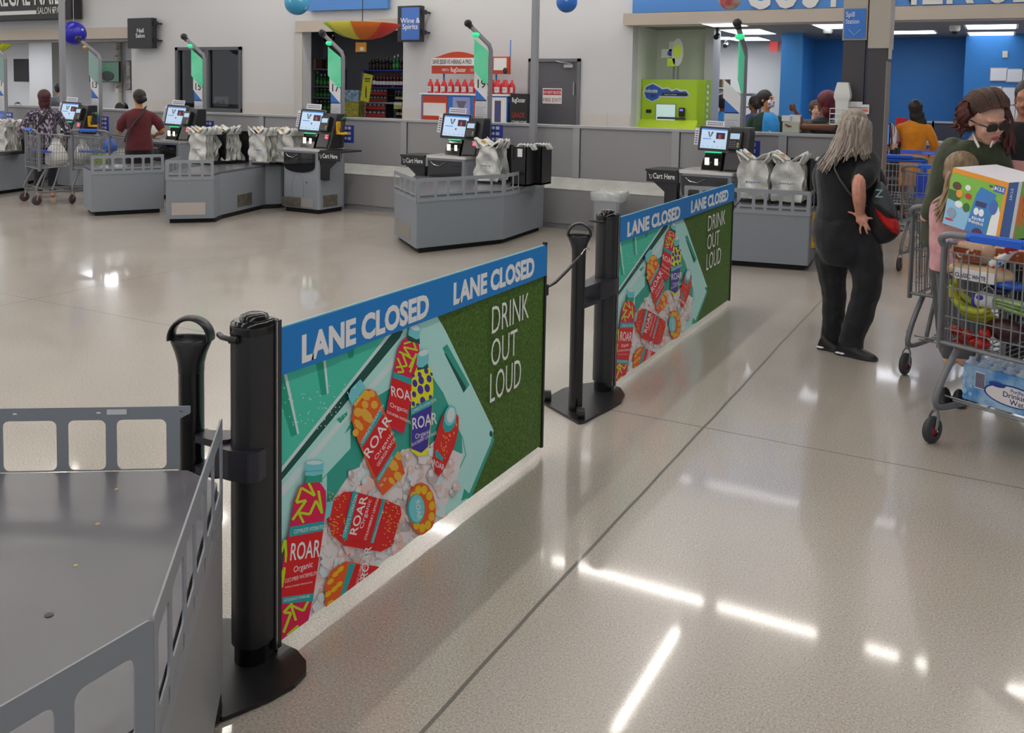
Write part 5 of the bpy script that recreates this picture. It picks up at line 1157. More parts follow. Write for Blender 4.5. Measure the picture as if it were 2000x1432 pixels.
# ---------------------------------------------------------------- grey-haired woman in black with a sling bag
HG = [mat('grey_hair', 'a5988c', .55, var='776b61', scale=60, stretch=(1, 1, .08), lo=.3, hi=.7), mat('grey_hair_dark', '8b7f74', .55, var='b5aa9e', scale=60, stretch=(1, 1, .08))]
BLKC = cloth('black_cotton', '101115', '17181e', 8, .35); BLKJ = cloth('black_denim', '15161b', '202129', 10, .4)
f = Fig('person', 'grey-haired woman in black seen from behind, hand on hip, wearing a sling bag', 'person', -.86, 6.22)
b = f.body
f.torso(b, [(1650, 500, 0, .12, .1, 30), (1652, 450, 0, .165, .13, 30), (1655, 400, 0, .15, .12, 25), (1656, 350, 0, .15, .12, 15), (1655, 315, 0, .155, .1, 10), (1654, 300, 0, .09, .07, 5), (1656, 285, 0, .055, .055, 0), (1660, 262, .01, .05, .05, 0)])
f.chain(b, [(1690, 312, 0, .055), (1690, 335, -.1, .05), (1678, 357, -.2, .043), (1678, 385, -.2, .042), (1679, 405, -.17, .034), (1680, 418, -.15, .026)])
f.hand(b, (1680, 416, -.15), (1684, 430, -.16), [[(1682, 437, -.17), (1680, 448, -.17), (1681, 456, -.165)], [(1688, 438, -.17), (1691, 448, -.175), (1694, 456, -.17)], [(1691, 435, -.17), (1696, 443, -.175), (1699, 449, -.17)], [(1693, 427, -.16), (1698, 426, -.165), (1703, 427, -.165)], [(1672, 421, -.16), (1664, 416, -.16), (1655, 414, -.155)]], .0085)
f.chain(b, [(1622, 318, .02, .055), (1612, 350, .1, .05), (1625, 385, .2, .042), (1650, 395, .3, .03)])
for pts in ([(1632, 470, .03, .095), (1622, 520, .04, .08), (1628, 565, .06, .062), (1625, 620, .09, .055), (1622, 662, .1, .045)], [(1680, 470, -.02, .1), (1690, 520, -.03, .085), (1700, 562, -.05, .065), (1680, 620, -.02, .055), (1662, 672, -.02, .045)]): f.chain(b, pts)
f.head(1672, 250, .0, 38, 0, 1.0, features=False); f.skin(mat('skin_pink', 'd9a08a', .5, var='cc8d78', scale=30), .0055)
g = MB()
f.torso(g, [(1650, 470, 0, .185, .15, 30), (1650, 430, 0, .19, .155, 30), (1654, 400, 0, .185, .15, 25), (1655, 360, 0, .19, .145, 15), (1656, 325, 0, .185, .125, 10), (1656, 306, 0, .13, .1, 8), (1657, 294, 0, .072, .07, 5)])
f.chain(g, [(1686, 310, 0, .085), (1694, 325, -.05, .085), (1688, 345, -.14, .072), (1681, 356, -.17, .062)])
f.chain(g, [(1700, 330, .05, .06), (1712, 352, .08, .06), (1715, 378, .1, .05), (1712, 390, .1, .035)])
f.chain(g, [(1622, 318, .02, .08), (1610, 345, .07, .08), (1612, 370, .13, .07)])
f.garment('t_shirt', g, BLKC)
g = MB()
f.torso(g, [(1648, 515, 0, .13, .13, 30), (1650, 480, 0, .19, .165, 30), (1648, 445, 0, .195, .17, 32), (1650, 418, 0, .18, .15, 30)])
f.chain(g, [(1632, 460, .03, .12), (1624, 500, .04, .11), (1626, 545, .05, .088), (1629, 590, .07, .078), (1627, 640, .1, .075), (1626, 668, .1, .078)])
f.chain(g, [(1678, 460, -.02, .125), (1688, 505, -.03, .115), (1694, 550, -.05, .095), (1684, 600, -.03, .085), (1666, 650, -.02, .08), (1662, 676, -.02, .08)])
f.garment('trousers', g, BLKJ, .012, .02)
SHOE = mat('black_shoe', '141416', .5); SOLE = mat('shoe_sole', '2a2a2c', .5)
def shoe(f, heel, toe, dy0, dy1, m=SHOE, w_=.045, h=.05):
    a, c = f.L(heel[0], heel[1], dy0), f.L(toe[0], toe[1], dy1); a.z = c.z = 0; d = (c-a).normalized(); L_ = (c-a).length; up = Vector((0, 0, 1)); sd = d.cross(up); b = MB(); rs = []
    for t, ww, hh in ((0, .6, .5), (.03, .85, 1.2), (.15, 1, 1.75), (.3, .95, 1.7), (.45, .95, 1.3), (.65, 1.08, .95), (.85, 1.0, .75), (.96, .75, .55), (1, .4, .35)):
        rs.append([a+d*(L_*t)+sd*(w_*ww*math.cos(q))+up*(.004+h*hh*(.5-.5*math.cos(q+PI/2) if False else max(0, math.sin(q)))+.001) for q in [2*PI*i/16 for i in range(16)]])
    b.rings(rs); o = b.build('shoe', m, f.t, sub=1)
    b = MB().rings([[a+d*(L_*t)+sd*(w_*1.06*ww*sg)+up*z for sg, z in ((-1, 0), (1, 0), (1, .016), (-1, .016))] for t, ww in ((-.01, .6), (.04, .9), (.2, 1), (.45, .95), (.65, 1.08), (.85, 1), (.97, .7), (1.01, .35))], 0, False)
    b.build('sole', SOLE, o, bevel=.004)
    for k in (.12, .22): b = MB().ell(a+d*(L_*k)-sd*(w_*.0)+(-f_side(d)*w_*1.02)+up*.016, (.018, .018, .006)); b.build('reflector', mat('reflector', 'e8e8ea', .2), o)
def f_side(d):   # side of the shoe that looks at the camera (local -y)
    s_ = d.cross(Vector((0, 0, 1))); return s_ if s_.y > 0 else -s_
shoe(f, (1600, 674), (1645, 684), .06, .0); shoe(f, (1634, 693), (1712, 703), -.02, -.13, w_=.05, h=.055)
# hair: crown to spread ends
H0 = f.HM; hp = lambda x, y, z: H0 @ Vector((x, y, z))
b = MB(); b.T = H0; b.ell((0, -.028, .034), (.088, .1, .095), 0, 24, 14); b.ell((0, -.06, -.03), (.085, .062, .09), 0, 20, 12); b.build('hair_cap', HG[0], f.t, remesh=.008, smooth_it=2)
for sd_, n, rr_ in ((3, 150, .0105), (4, 120, .009)):
    top = [f.L(1652, 228, -.06), f.L(1660, 221, -.04), f.L(1672, 221, -.03), f.L(1684, 226, .0), f.L(1690, 232, .04)]
    m0 = [f.L(1643, 234, -.06), f.L(1653, 230, -.1), f.L(1669, 229, -.11), f.L(1687, 233, -.07), f.L(1696, 240, .0)]; m1 = [f.L(1638, 250, -.09), f.L(1649, 250, -.125), f.L(1668, 250, -.135), f.L(1689, 250, -.1), f.L(1699, 255, -.0)]
    m2 = [f.L(1626, 282, -.1), f.L(1640, 284, -.14), f.L(1664, 285, -.15), f.L(1686, 284, -.12), f.L(1698, 285, -.04)]
    en = [f.L(1598, 325, -.11), f.L(1612, 332, -.15), f.L(1650, 300, -.16), f.L(1685, 300, -.14), f.L(1694, 314, -.09)] if sd_ == 3 else [f.L(1608, 318, -.12), f.L(1618, 326, -.16), f.L(1660, 297, -.165), f.L(1688, 305, -.14), f.L(1696, 306, -.07)]
    f.locks(top, [m0, m1, m2], en, n, HG, sd_, rr_, name='hair_locks')
# sling bag
bag = thing('sling_bag', 'grey, red and black sling bag hanging at the right hip of the grey-haired woman', 'bag', tuple(f.t.location), f.a)
def slab(pts, d0, d1, th=None): 
    b = MB(); A_ = [f.L(x, y, d0) for x, y in pts]; c_ = sum(A_, Vector())/len(A_); k = len(A_)
    rs = [[c_+(p-c_)*q+Vector((0, dy-d0, 0)) for p in A_] for q, dy in ((.45, d0-.03), (.8, d0-.015), (1, d0+.015), (1.02, (d0+d1)/2), (.95, d1-.02), (.6, d1+.01))]
    return b.rings(rs)
out = crom([(1688, 392), (1700, 372), (1716, 358), (1730, 368), (1742, 390), (1752, 412), (1758, 445), (1757, 458), (1744, 472), (1722, 479), (1705, 470), (1694, 440), (1686, 410)], 3)
slab(out, -.10, .06).build('pouch', mat('bag_black', '1d1d20', .6, bump=.3, scale=200), bag, sub=1)
slab(crom([(1712, 362), (1722, 356), (1735, 372), (1746, 398), (1752, 424), (1748, 428), (1730, 420), (1712, 404), (1700, 398), (1704, 378)], 3), -.115, .0).build('top_panel', mat('bag_grey', '4c5357', .6, bump=.3, scale=200), bag, sub=1)
slab(crom([(1700, 398), (1712, 406), (1730, 421), (1752, 428), (1759, 450), (1757, 458), (1745, 457), (1728, 445), (1712, 425)], 3), -.118, .0).build('red_panel', mat('bag_red', 'c81a1c', .5, bump=.2, scale=200), bag, sub=1)
MB().tube([f.L(*q) for q in ((1658, 296, .03), (1640, 296, -.05), (1632, 312, -.155), (1630, 330, -.175), (1640, 350, -.185), (1655, 372, -.19), (1672, 392, -.15), (1692, 402, -.12))], [(.018, .004), (.022, .004), (.026, .005), (.03, .005), (.03, .005), (.022, .005), (.018, .005), (.014, .005)], 8, up=(0, 1, 0)).build('strap', mat('strap_grey', '55585c', .6, bump=.2, scale=200), bag)
b = MB().text('Z', f.L(1709, 385, -.15), .07, 0, bold=.01); b.build('emblem', mat('bag_emblem', 'a9c4cc', .5), bag)
# ---------------------------------------------------------------- woman in green top with sunglasses
f = Fig('person', 'red-haired woman in a green long-sleeved top and sunglasses leaning over the loaded cart', 'person', -.13, 5.75)
b = f.body
for q in (-1, 1): f.chain(b, [(1880+q*22, 470, .1, .09), (1880+q*22, 580, .1, .065), (1880+q*22, 690, .1, .045)])
f.torso(b, [(1870, 470, .1, .15, .11, 0), (1872, 400, .08, .15, .12, 0), (1885, 340, .02, .15, .12, 0), (1898, 300, -.03, .15, .1, 0), (1912, 278, -.07, .07, .06, 0), (1918, 262, -.09, .052, .05, 0)])
f.head(1927, 232, -.14, 150, -24, 1.12, features=False, glasses=True, roll=8)
f.chain(b, [(1850, 300, -.02, .055), (1835, 360, .0, .045), (1812, 410, -.05, .03), (1806, 425, -.05, .028)])
f.chain(b, [(1948, 300, -.03, .05), (1958, 345, .0, .045), (1952, 400, .02, .03)])
f.hand(b, (1952, 400, .02), (1951, 412, .02), [[(1944+i*4, 422, .0), (1943+i*4, 430, -.01)] for i in range(4)]+[[(1960, 410, 0), (1962, 418, -.01)]])
f.skin(SKIN_L, .008)
M = f.HM; e = MB(); e.T = M; e.ell((0, .0935, -.055), (.024, .006, .0055)).ell((0, .0935, -.066), (.02, .006, .006)); e.build('lips', mat('lips_red', 'c0605c', .4), f.t)
GRN = cloth('olive_knit', '424a34', '363d2b', 10, .4)
g = MB()
f.torso(g, [(1866, 480, .1, .19, .16, 0), (1868, 420, .1, .18, .155, 0), (1878, 360, .05, .18, .15, 0), (1890, 318, .0, .175, .13, 0), (1902, 290, -.05, .13, .09, 0), (1912, 274, -.07, .07, .065, 0)])
f.chain(g, [(1862, 292, -.03, .075), (1846, 330, -.02, .075), (1836, 372, -.02, .062), (1818, 405, -.05, .05), (1812, 418, -.06, .042)])
f.chain(g, [(1945, 295, -.03, .068), (1956, 335, -.0, .062), (1954, 385, .02, .05)])
f.garment('long_sleeved_top', g, GRN)
b = MB().tube([f.L(*q) for q in ((1900, 262, -.12), (1905, 275, -.17), (1912, 288, -.19))], [(.004, .012)]*3, 6).tube([f.L(*q) for q in ((1944, 262, -.14), (1940, 275, -.19), (1934, 288, -.2))], [(.004, .012)]*3, 6); b.build('collar', PAPER, f.t)
g = MB()
for q in (-1, 1): f.chain(g, [(1870+q*20, 460, .1, .12), (1875+q*22, 580, .1, .09), (1880+q*22, 680, .1, .075)])
f.garment('trousers', g, cloth('grey_trousers', '4a4c52'), .014, 0)
HR = [mat('auburn_hair', '4a1a14', .5, var='301310', scale=60, stretch=(1, 1, .08)), mat('auburn_hair_light', '5e2318', .5, var='401812', scale=60, stretch=(1, 1, .08))]
hp = lambda x, y, z: M @ Vector((x, y, z))
b = MB(); b.T = M; b.ell((0, -.036, .046), (.085, .094, .086), 0, 20, 12); b.ell((0, -.05, -.01), (.084, .06, .08), 0, 16, 10); b.build('hair_cap', mat('brown_roots', '4a3428', .5, var='33231c', scale=50), f.t, remesh=.008, smooth_it=2)
g = MB(); f.chain(g, [(1912, 200, -.05, .035), (1896, 214, -.05, .045), (1884, 232, -.05, .04), (1868, 246, -.04, .018)]); f.chain(g, [(1945, 198, -.04, .03), (1960, 216, -.02, .034), (1967, 245, -.02, .034), (1967, 275, -.04, .022)])
g.build('hair_mass', HR[0], f.t, remesh=.008, smooth_it=3)
f.locks([hp(0, -.05, .13), hp(.05, -.06, .1), hp(.075, -.03, .06), hp(.08, .01, .04)], [[hp(0, -.13, .05), hp(.06, -.12, .02), hp(.1, -.07, -.0), hp(.095, -.02, -.02)], [f.L(1890, 235, -.0), f.L(1886, 236, -.05), f.L(1888, 240, -.12), f.L(1896, 245, -.16)]], [f.L(1862, 240, .05), f.L(1868, 246, 0), f.L(1878, 250, -.1), f.L(1892, 256, -.14)], 90, HR, 5, .02, name='hair_locks')
f.locks([hp(0, -.02, .13), hp(-.04, 0, .125), hp(-.07, .02, .08)], [[f.L(1952, 203, -.02), f.L(1958, 210, -.06), f.L(1955, 210, -.09)], [f.L(1968, 240, -.0), f.L(1970, 245, -.05), f.L(1966, 245, -.08)]], [f.L(1975, 282, .0), f.L(1970, 290, -.06), f.L(1961, 292, -.08)], 75, HR, 6, .018, name='hair_locks')
RT = [mat('brown_roots_hair', '4f382b', .55, var='362419', scale=60, stretch=(1, .1, 1)), HR[1]]
f.locks([hp(-.068, .045, .06), hp(-.04, .075, .09), hp(0, .085, .1), hp(.04, .075, .09), hp(.068, .045, .06)], [[hp(-.088, -.0, .09), hp(-.05, .02, .135), hp(0, .02, .14), hp(.05, .02, .135), hp(.088, 0, .09)], [hp(-.09, -.06, .08), hp(-.05, -.06, .13), hp(0, -.06, .138), hp(.05, -.06, .13), hp(.09, -.06, .08)]], [hp(-.085, -.11, .02), hp(-.04, -.125, .06), hp(0, -.13, .07), hp(.04, -.125, .06), hp(.085, -.11, .02)], 80, RT, 9, .009, name='hair_locks', spread=.004)
# ---------------------------------------------------------------- child
f = Fig('person', 'child with long blond hair and a pink top beside the loaded cart', 'child', -.24, 5.5)
b = f.body
f.torso(b, [(1868, 520, 0, .1, .08, 0), (1868, 440, 0, .11, .08, 0), (1872, 395, 0, .12, .07, 0), (1880, 372, 0, .045, .045, 0), (1882, 355, 0, .04, .04, 0)])
for q in (-1, 1): f.chain(b, [(1868+q*14, 520, 0, .06), (1868+q*14, 600, 0, .045), (1868+q*14, 705, 0, .035)]); shoe(f, (1862+q*14, 722), (1862+q*14, 712), .06, -.1, w_=.035, h=.04)
f.chain(b, [(1845, 400, 0, .035), (1838, 440, 0, .03), (1850, 470, -.05, .022)])
f.head(1883, 338, -.02, 60, -10, .92, features=False); f.skin(SKIN_L, .008)
g = MB(); f.torso(g, [(1866, 530, 0, .13, .11, 0), (1866, 450, 0, .13, .1, 0), (1870, 400, 0, .13, .085, 0), (1878, 380, 0, .07, .06, 0)]); f.chain(g, [(1848, 395, 0, .05), (1838, 440, 0, .045), (1848, 462, -.04, .035)])
f.garment('top', g, cloth('pink_top', 'dba6a8', 'c98f94'), .01, .006)
g = MB()
for q in (-1, 1): f.chain(g, [(1868+q*14, 510, 0, .075), (1868+q*14, 600, 0, .058), (1868+q*14, 690, 0, .048)])
f.garment('leggings', g, cloth('grey_leggings', '5a5a60'), .01, 0)
HBL = [mat('blond_hair', '9c8468', .55, var='6f5a44', scale=60, stretch=(1, 1, .08)), mat('blond_hair_light', 'b59c7c', .55, var='8a7256', scale=60, stretch=(1, 1, .08))]
f.cap_hair(HBL[0], name='hair_cap')
f.locks([f.L(1866, 314, -.05), f.L(1880, 308, -.05), f.L(1895, 312, -.05), f.L(1904, 325, -.02)], [[f.L(1852, 345, -.08), f.L(1864, 340, -.11), f.L(1880, 340, -.12), f.L(1900, 345, -.08)], [f.L(1842, 380, -.08), f.L(1852, 380, -.11), f.L(1868, 380, -.12), f.L(1892, 375, -.08)]], [f.L(1826, 410, -.08), f.L(1838, 425, -.1), f.L(1852, 425, -.12), f.L(1880, 400, -.1)], 55, HBL, 7, .012, name='hair_locks')
# ---------------------------------------------------------------- man in black tee at the right edge
f = Fig('person', 'person in a black t-shirt cut off by the right picture edge', 'person', .22, 5.95)
b = f.body
f.torso(b, [(2010, 520, 0, .15, .11, 0), (2010, 420, 0, .15, .12, 0), (2008, 340, 0, .17, .12, 0), (2008, 270, 0, .19, .1, 0), (2008, 245, 0, .08, .07, 0), (2010, 225, 0, .06, .06, 0)])
for q in (-1, 1): f.chain(b, [(2010+q*28, 520, 0, .09), (2010+q*28, 600, 0, .065), (2010+q*28, 690, 0, .045)])
f.chain(b, [(1972, 270, 0, .06), (1966, 320, 0, .05), (1975, 345, -.1, .042), (1995, 352, -.2, .03)]); f.hand(b, (1993, 352, -.2), (2003, 354, -.24), [[(2010, 356, -.26), (2014, 358, -.26)]]*2)
f.head(2012, 195, 0, 200, -10, 1.0, features=False); f.skin(mat('skin_olive', 'a8745a', .5), .01)
g = MB(); f.torso(g, [(2010, 500, 0, .19, .15, 0), (2010, 420, 0, .19, .15, 0), (2008, 340, 0, .2, .15, 0), (2006, 280, 0, .2, .12, 0), (2006, 252, 0, .13, .09, 0), (2008, 238, 0, .08, .075, 0)]); f.chain(g, [(1978, 268, 0, .085), (1970, 295, 0, .085), (1966, 322, 0, .075)])
f.garment('t_shirt', g, BLKC); f.cap_hair(mat('black_hair', '14110f', .5, bump=.3, scale=60), name='hair')
g = MB()
for q in (-1, 1): f.chain(g, [(2010+q*26, 490, 0, .12), (2010+q*28, 600, 0, .09), (2010+q*28, 680, 0, .08)])
f.garment('trousers', g, BLKJ, .014, 0)
# ---------------------------------------------------------------- generic distant standing figure
def stander(label, X, Y, cx, top, sh, hipw=.15, skin=SKIN_T, shirt=None, pants=None, hair=None, yaw=0, arms=None, sleeve=1, shirtlen=.78, name='shirt', long=None, mask=None, feat=False, extra=None, prone=0, shoes=True, cat='person', dress=False, hairm=None):
    """cx, top: px of head centre and top of head; the rest follows human proportions in metres from the figure's own height."""
    f = Fig('person', label, cat, X, Y); h = f.L(cx, top, 0).z; hs = h/7.4; x0 = f.L(cx, top, 0).x
    def p(x, z, y=0): return (x0+x, y, z)
    def ch(mb, pts, flat=1.0):
        q = crom([tuple(a)+(r,) for a, r in pts], 3); mb.tube([Vector(a[:3]) for a in q], [(a[3], a[3]*flat) for a in q], 10); mb.ell(q[0][:3], q[0][3]*.95, 0, 10, 6); mb.ell(q[-1][:3], q[-1][3]*.95, 0, 10, 6)
    def tor(mb, rows):
        q = crom(rows, 3); mb.rings([[(x0+x+w_*math.cos(t), y+d_*math.sin(t), z) for t in [2*PI*i/18 for i in range(18)]] for x, y, z, w_, d_ in q])
    b = f.body; l = prone
    tor(b, [(0, 0, h*.46, .12, .09), (0, 0, h*.52, hipw, .11), (0, l*.3, h*.62, .13, .1), (0, l*.7, h*.74, .155, .11), (0, l, h*.81, .13, .08), (0, l, h*.84, .055, .055), (0, l, h*.88, .05, .05)])
    for q in (-1, 1):
        ch(b, [(p(q*.085, h*.48), .085), (p(q*.09, h*.28), .058), (p(q*.09, h*.18, -.01), .055), (p(q*.09, .06), .038)])
        b.ell(p(q*.09, .035, .05), (.04, .1, .035))
    A_ = arms or {-1: [(-.2, .8, 0), (-.24, .62, -.02), (-.2, .5, .12)], 1: [(.2, .8, 0), (.24, .62, -.02), (.2, .5, .12)]}
    for q, pts in A_.items():
        P_ = [p(x, z*h, y+(l if i == 0 else 0)) for i, (x, z, y) in enumerate(pts)]
        ch(b, [((P_[0][0]-q*.05, P_[0][1], P_[0][2]-.03), .045), (tuple((Vector(P_[0])+Vector(P_[1]))/2), .042), (P_[1], .04), (tuple(Vector(P_[1]).lerp(Vector(P_[2]), .6)), .034), (P_[2], .024)])
        w_, e = Vector(P_[2]), (Vector(P_[2])-Vector(P_[1])).normalized(); pc = w_+e*.06; sd = e.cross(Vector((0, 1, .3))).normalized()
        b.tube([w_, pc, pc+e*.03], [(.024, .016), (.036, .015), (.03, .012)], 10)
        for k in range(4): a = pc+sd*(k-1.5)*.018; b.tube([a, a+e*.04, a+e*(.065-.006*abs(k-1.5))+Vector((0, 0, -.012))], [.0085, .008, .007], 7)
        b.tube([w_+e*.02, w_+e*.04+sd*.035*(-q), w_+e*.075+sd*.045*(-q)], [.01, .009, .008], 7)
    hc = (cx, 0); c = Vector((x0, l, h-hs*.5)); R = Euler((0, 0, math.radians(-yaw))).to_matrix().to_4x4()
    L0 = f.L; f.L = lambda *a: c; f.head(0, 0, 0, yaw, 0, hs/.235, features=feat, mask=mask); f.L = L0
    f.skin(skin, .009)
    if shirt:
        g = MB(); z0 = h*(.47 if not dress else .3)
        rows = [(0, 0, z0, hipw+(.035 if not dress else .09), .15), (0, 0, h*.55, hipw+.02, .14), (0, l*.3, h*.63, .155, .13), (0, l*.7, h*.74, .18, .135), (0, l, h*.8, .175, .1), (0, l, h*.82, .13, .085), (0, l, h*.84, .07, .07)]
        tor(g, rows)
        for q, pts in A_.items():
            P_ = [Vector(p(x, z*h, y+(l if i == 0 else 0))) for i, (x, z, y) in enumerate(pts)]
            if sleeve == 1: ch(g, [(tuple(P_[0]+Vector((-.035*q, 0, -.03))), .066), (tuple(P_[0].lerp(P_[1], .45)), .068), (tuple(P_[0].lerp(P_[1], .8)), .06)])
            elif sleeve == 2: ch(g, [(tuple(P_[0]+Vector((-.035*q, 0, -.03))), .066), (tuple(P_[1]), .058), (tuple(P_[1].lerp(P_[2], .85)), .042)])
        f.garment(name, g, shirt, .011, .01)
    if pants:
        g = MB(); tor(g, [(0, 0, h*.45, .13, .12), (0, 0, h*.5, hipw+.02, .135), (0, 0, h*.56, hipw, .13)])
        for q in (-1, 1): ch(g, [(p(q*.085, h*.47), .105), (p(q*.09, h*.28), .078), (p(q*.09, .12), .062)] if pants[1] else [(p(q*.085, h*.47), .11), (p(q*.09, h*.34), .09)])
        f.garment('trousers' if pants[1] else 'shorts', g, pants[0], .012, .006)
    if shoes:
        for q in (-1, 1):
            MB().rings([[(x0+q*.09+w_*math.cos(t), y, max(.002, z*math.sin(t))) for t in [2*PI*i/12 for i in range(12)]] for y, w_, z in ((-.07, .03, .05), (-.03, .043, .08), (.05, .045, .07), (.12, .047, .05), (.17, .025, .03))]).build('shoe', SHOE, f.t)
    f.h = h; f.hs = hs; f.c = c; f.x0 = x0
    return f
HB = mat('dark_hair', '15110f', .5, bump=.4, scale=70, var='231a16'); HM_ = mat('maroon_hair', '3a1216', .5, bump=.4, scale=70, var='54202a')
PATT = cloth('patterned_knit', '2a2333', 'b9a9bc', 34, .3, (1, 3.2, .5), lo=.52, hi=.62)
f = stander('woman in a dark patterned top with dark red hair, seen from behind at her cart', -12.25, 8.62, 86, 177, 0, .17, SKIN_L, PATT, (BLKJ, 1), yaw=0, arms={-1: [(-.2, .8, 0), (-.3, .62, -.06), (-.22, .54, .1)], 1: [(.2, .8, 0), (.3, .62, -.06), (.25, .53, .12)]}, sleeve=2, name='patterned_top', shoes=False)
f.cap_hair(HM_, sc=1.18, name='hair', extra=[((0, -.045, -.08), (.088, .06, .1)), ((0, -.04, -.16), (.075, .045, .06))])
MB().tube([(f.x0-.17, -.15, .93), (f.x0-.05, -.155, 1.1), (f.x0+.06, -.14, 1.27), (f.x0+.08, -.08, 1.32)], [(.003, .014)]*4, 6).build('bag_strap', BLACK, f.t)
MAR = cloth('maroon_cotton', '5f1720', '4c121b', 8, .5)
f = stander('person in a maroon t-shirt with tied dark hair and a diagonal black strap', -10.62, 8.9, 271, 176, 0, .155, SKIN_T, MAR, (BLKC, 0), yaw=-25, arms={-1: [(-.19, .79, 0), (-.25, .63, .02), (-.27, .68, .22)], 1: [(.19, .79, 0), (.3, .64, .0), (.22, .6, .2)]}, name='t_shirt')
f.cap_hair(HB, sc=1.1, name='hair', extra=[((.03, -.115, -.02), (.045, .04, .045))])
MB().tube([(f.x0-.19, -.06, .86), (f.x0-.16, -.13, .98), (f.x0-.06, -.165, 1.14), (f.x0+.06, -.15, 1.29), (f.x0+.09, -.06, 1.36)], [(.003, .022)]*5, 6).build('strap', mat('strap_black', '222126', .6), f.t)
# service-desk customer in the orange dress
f = stander('woman in a mustard orange dress with long black hair at the service desk', -1.1, 13.55, 1788, 197, 0, .17, SKIN_D, cloth('mustard_cloth', 'e08c10', 'c87a0a', 6, .5), None, yaw=-10, arms={-1: [(-.2, .79, 0), (-.3, .64, .1), (-.34, .6, .3)], 1: [(.2, .79, 0), (.26, .64, .05), (.2, .56, .25)]}, sleeve=2, name='dress', dress=True)
f.cap_hair(HB, sc=1.15, name='hair', extra=[((.02, -.05, -.09), (.105, .06, .11)), ((.06, -.05, -.2), (.1, .05, .12)), ((.1, -.05, -.3), (.06, .035, .08))])
# worker with mask and vest
f = stander('store worker in a bright blue vest over dark green with a printed face mask', WY(1496, 200, 12.0).x, 12.0, 1497, 177, 0, .16, SKIN_T, cloth('dark_green_cloth', '143a2c', '0f2d22'), (BLKC, 1), yaw=120, sleeve=2, feat=True, name='green_shirt', mask=mat('mask_print', 'd9d4dc', .7, var='b01f5a', scale=26, lo=.56, hi=.6))
f.cap_hair(HB, sc=1.06, name='hair', extra=[((0, -.11, -.05), (.045, .045, .05))])
g = MB(); g.rings([[(f.x0+w_*math.cos(t), d_*math.sin(t), z) for t in [-1.75+2.6*i/20 for i in range(21)]] for z, w_, d_ in ((.8, .2, .17), (1.0, .185, .155), (1.2, .205, .165), (1.32, .2, .15), (1.4, .16, .12), (1.45, .09, .09))], 0, True, False, False)
o = g.build('vest', cloth('vest_blue', '2f95dd', '2483c6', 8, .3), f.t); md = o.modifiers.new('solid', 'SOLIDIFY'); md.thickness = .01
b = MB(); c0 = (f.x0+.06, -.19, 1.2)
for k in range(6): b.tube([(c0[0]+.008*math.cos(k*PI/3), c0[1], c0[2]+.008*math.sin(k*PI/3)), (c0[0]+.025*math.cos(k*PI/3), c0[1]+.004, c0[2]+.025*math.sin(k*PI/3))], .004, 6)
b.build('spark_emblem', mat('spark_gold', 'd8c890', .5), f.t)
# customer leaning on the partition, gesturing
f = stander('person with wine-red hair in a dark t-shirt leaning both arms on the partition', WY(1625, 200, 10.95).x, 10.95, 1613, 180, 0, .18, SKIN_D, cloth('charcoal_cotton', '2b2e33', '23252a'), (BLKC, 1), yaw=-60, prone=-.12,
            arms={-1: [(-.2, .8, 0), (-.2, .76, -.42), (-.3, .865, -.48)], 1: [(.2, .79, 0), (.04, .775, -.46), (-.3, .775, -.5)]}, name='t_shirt', sleeve=1)
f.cap_hair(mat('wine_hair', '4e1020', .5, bump=.4, scale=70, var='6c1a2c'), sc=1.2, name='hair', extra=[((0, -.05, -.09), (.09, .07, .1))])
f = stander('person with short brown hair in a navy shirt behind the leaning customer', WY(1592, 210, 12.6).x, 12.6, 1594, 197, 0, .17, SKIN_L, cloth('navy_cotton', '161f3a', '101830'), (BLKC, 1), yaw=170, feat=True, name='shirt')
f.cap_hair(mat('brown_hair', '4a2c1c', .5, bump=.4, scale=70), sc=1.08)
f = stander('person in a striped shirt at the service counter, mostly hidden by the dark column', WY(1716, 220, 13.4).x, 13.4, 1714, 196, 0, .19, SKIN_L, cloth('striped_shirt', '6a2f3a', 'd9d9e2', 26, .1, (3, .2, .2), lo=.48, hi=.52), (BLKJ, 1), yaw=20, sleeve=1)
f.cap_hair(HB, sc=1.06)
f = stander('person with black hair in a light blue top behind the lane 21 pole', WY(1412, 200, 14.9).x, 14.9, 1412, 186, 0, .16, SKIN_D, cloth('light_blue_cloth', '3a8fd4'), (BLKC, 1), yaw=20); f.cap_hair(HB, sc=1.25)
f = stander('person with dark hair behind the masked store worker', WY(1474, 200, 13.9).x, 13.9, 1474, 187, 0, .16, SKIN_D, cloth('blue_work_shirt', '2a3f9c'), (BLKC, 1), yaw=-70); f.cap_hair(HB, sc=1.12)
# nail salon people, seated lower behind the partition
f = stander('salon worker with a clear visor, only the head showing over the partition', -20.3, 13.6, 35, 200, 0, .16, SKIN_T, BLKC, (BLKC, 1), yaw=150, feat=True); f.cap_hair(HB, sc=1.1)
b = MB(); b.T = f.HM; b.rings([[(.1*math.cos(a), .1*math.sin(a)-.0, z) for a in [PI*i/14-.0 for i in range(15)]] for z in (.03, .07)], 0, True, False, False); o = b.build('visor_band', mat('visor', 'c9d4da', .2), f.t); md = o.modifiers.new('solid', 'SOLIDIFY'); md.thickness = .003
f = stander('salon customer in a grey t-shirt partly hidden by the left steel pole', -18.7, 13.7, 117, 164, 0, .17, SKIN_T, cloth('grey_cotton', '4e5256'), (BLKC, 1), yaw=80); f.cap_hair(HB, sc=1.03)
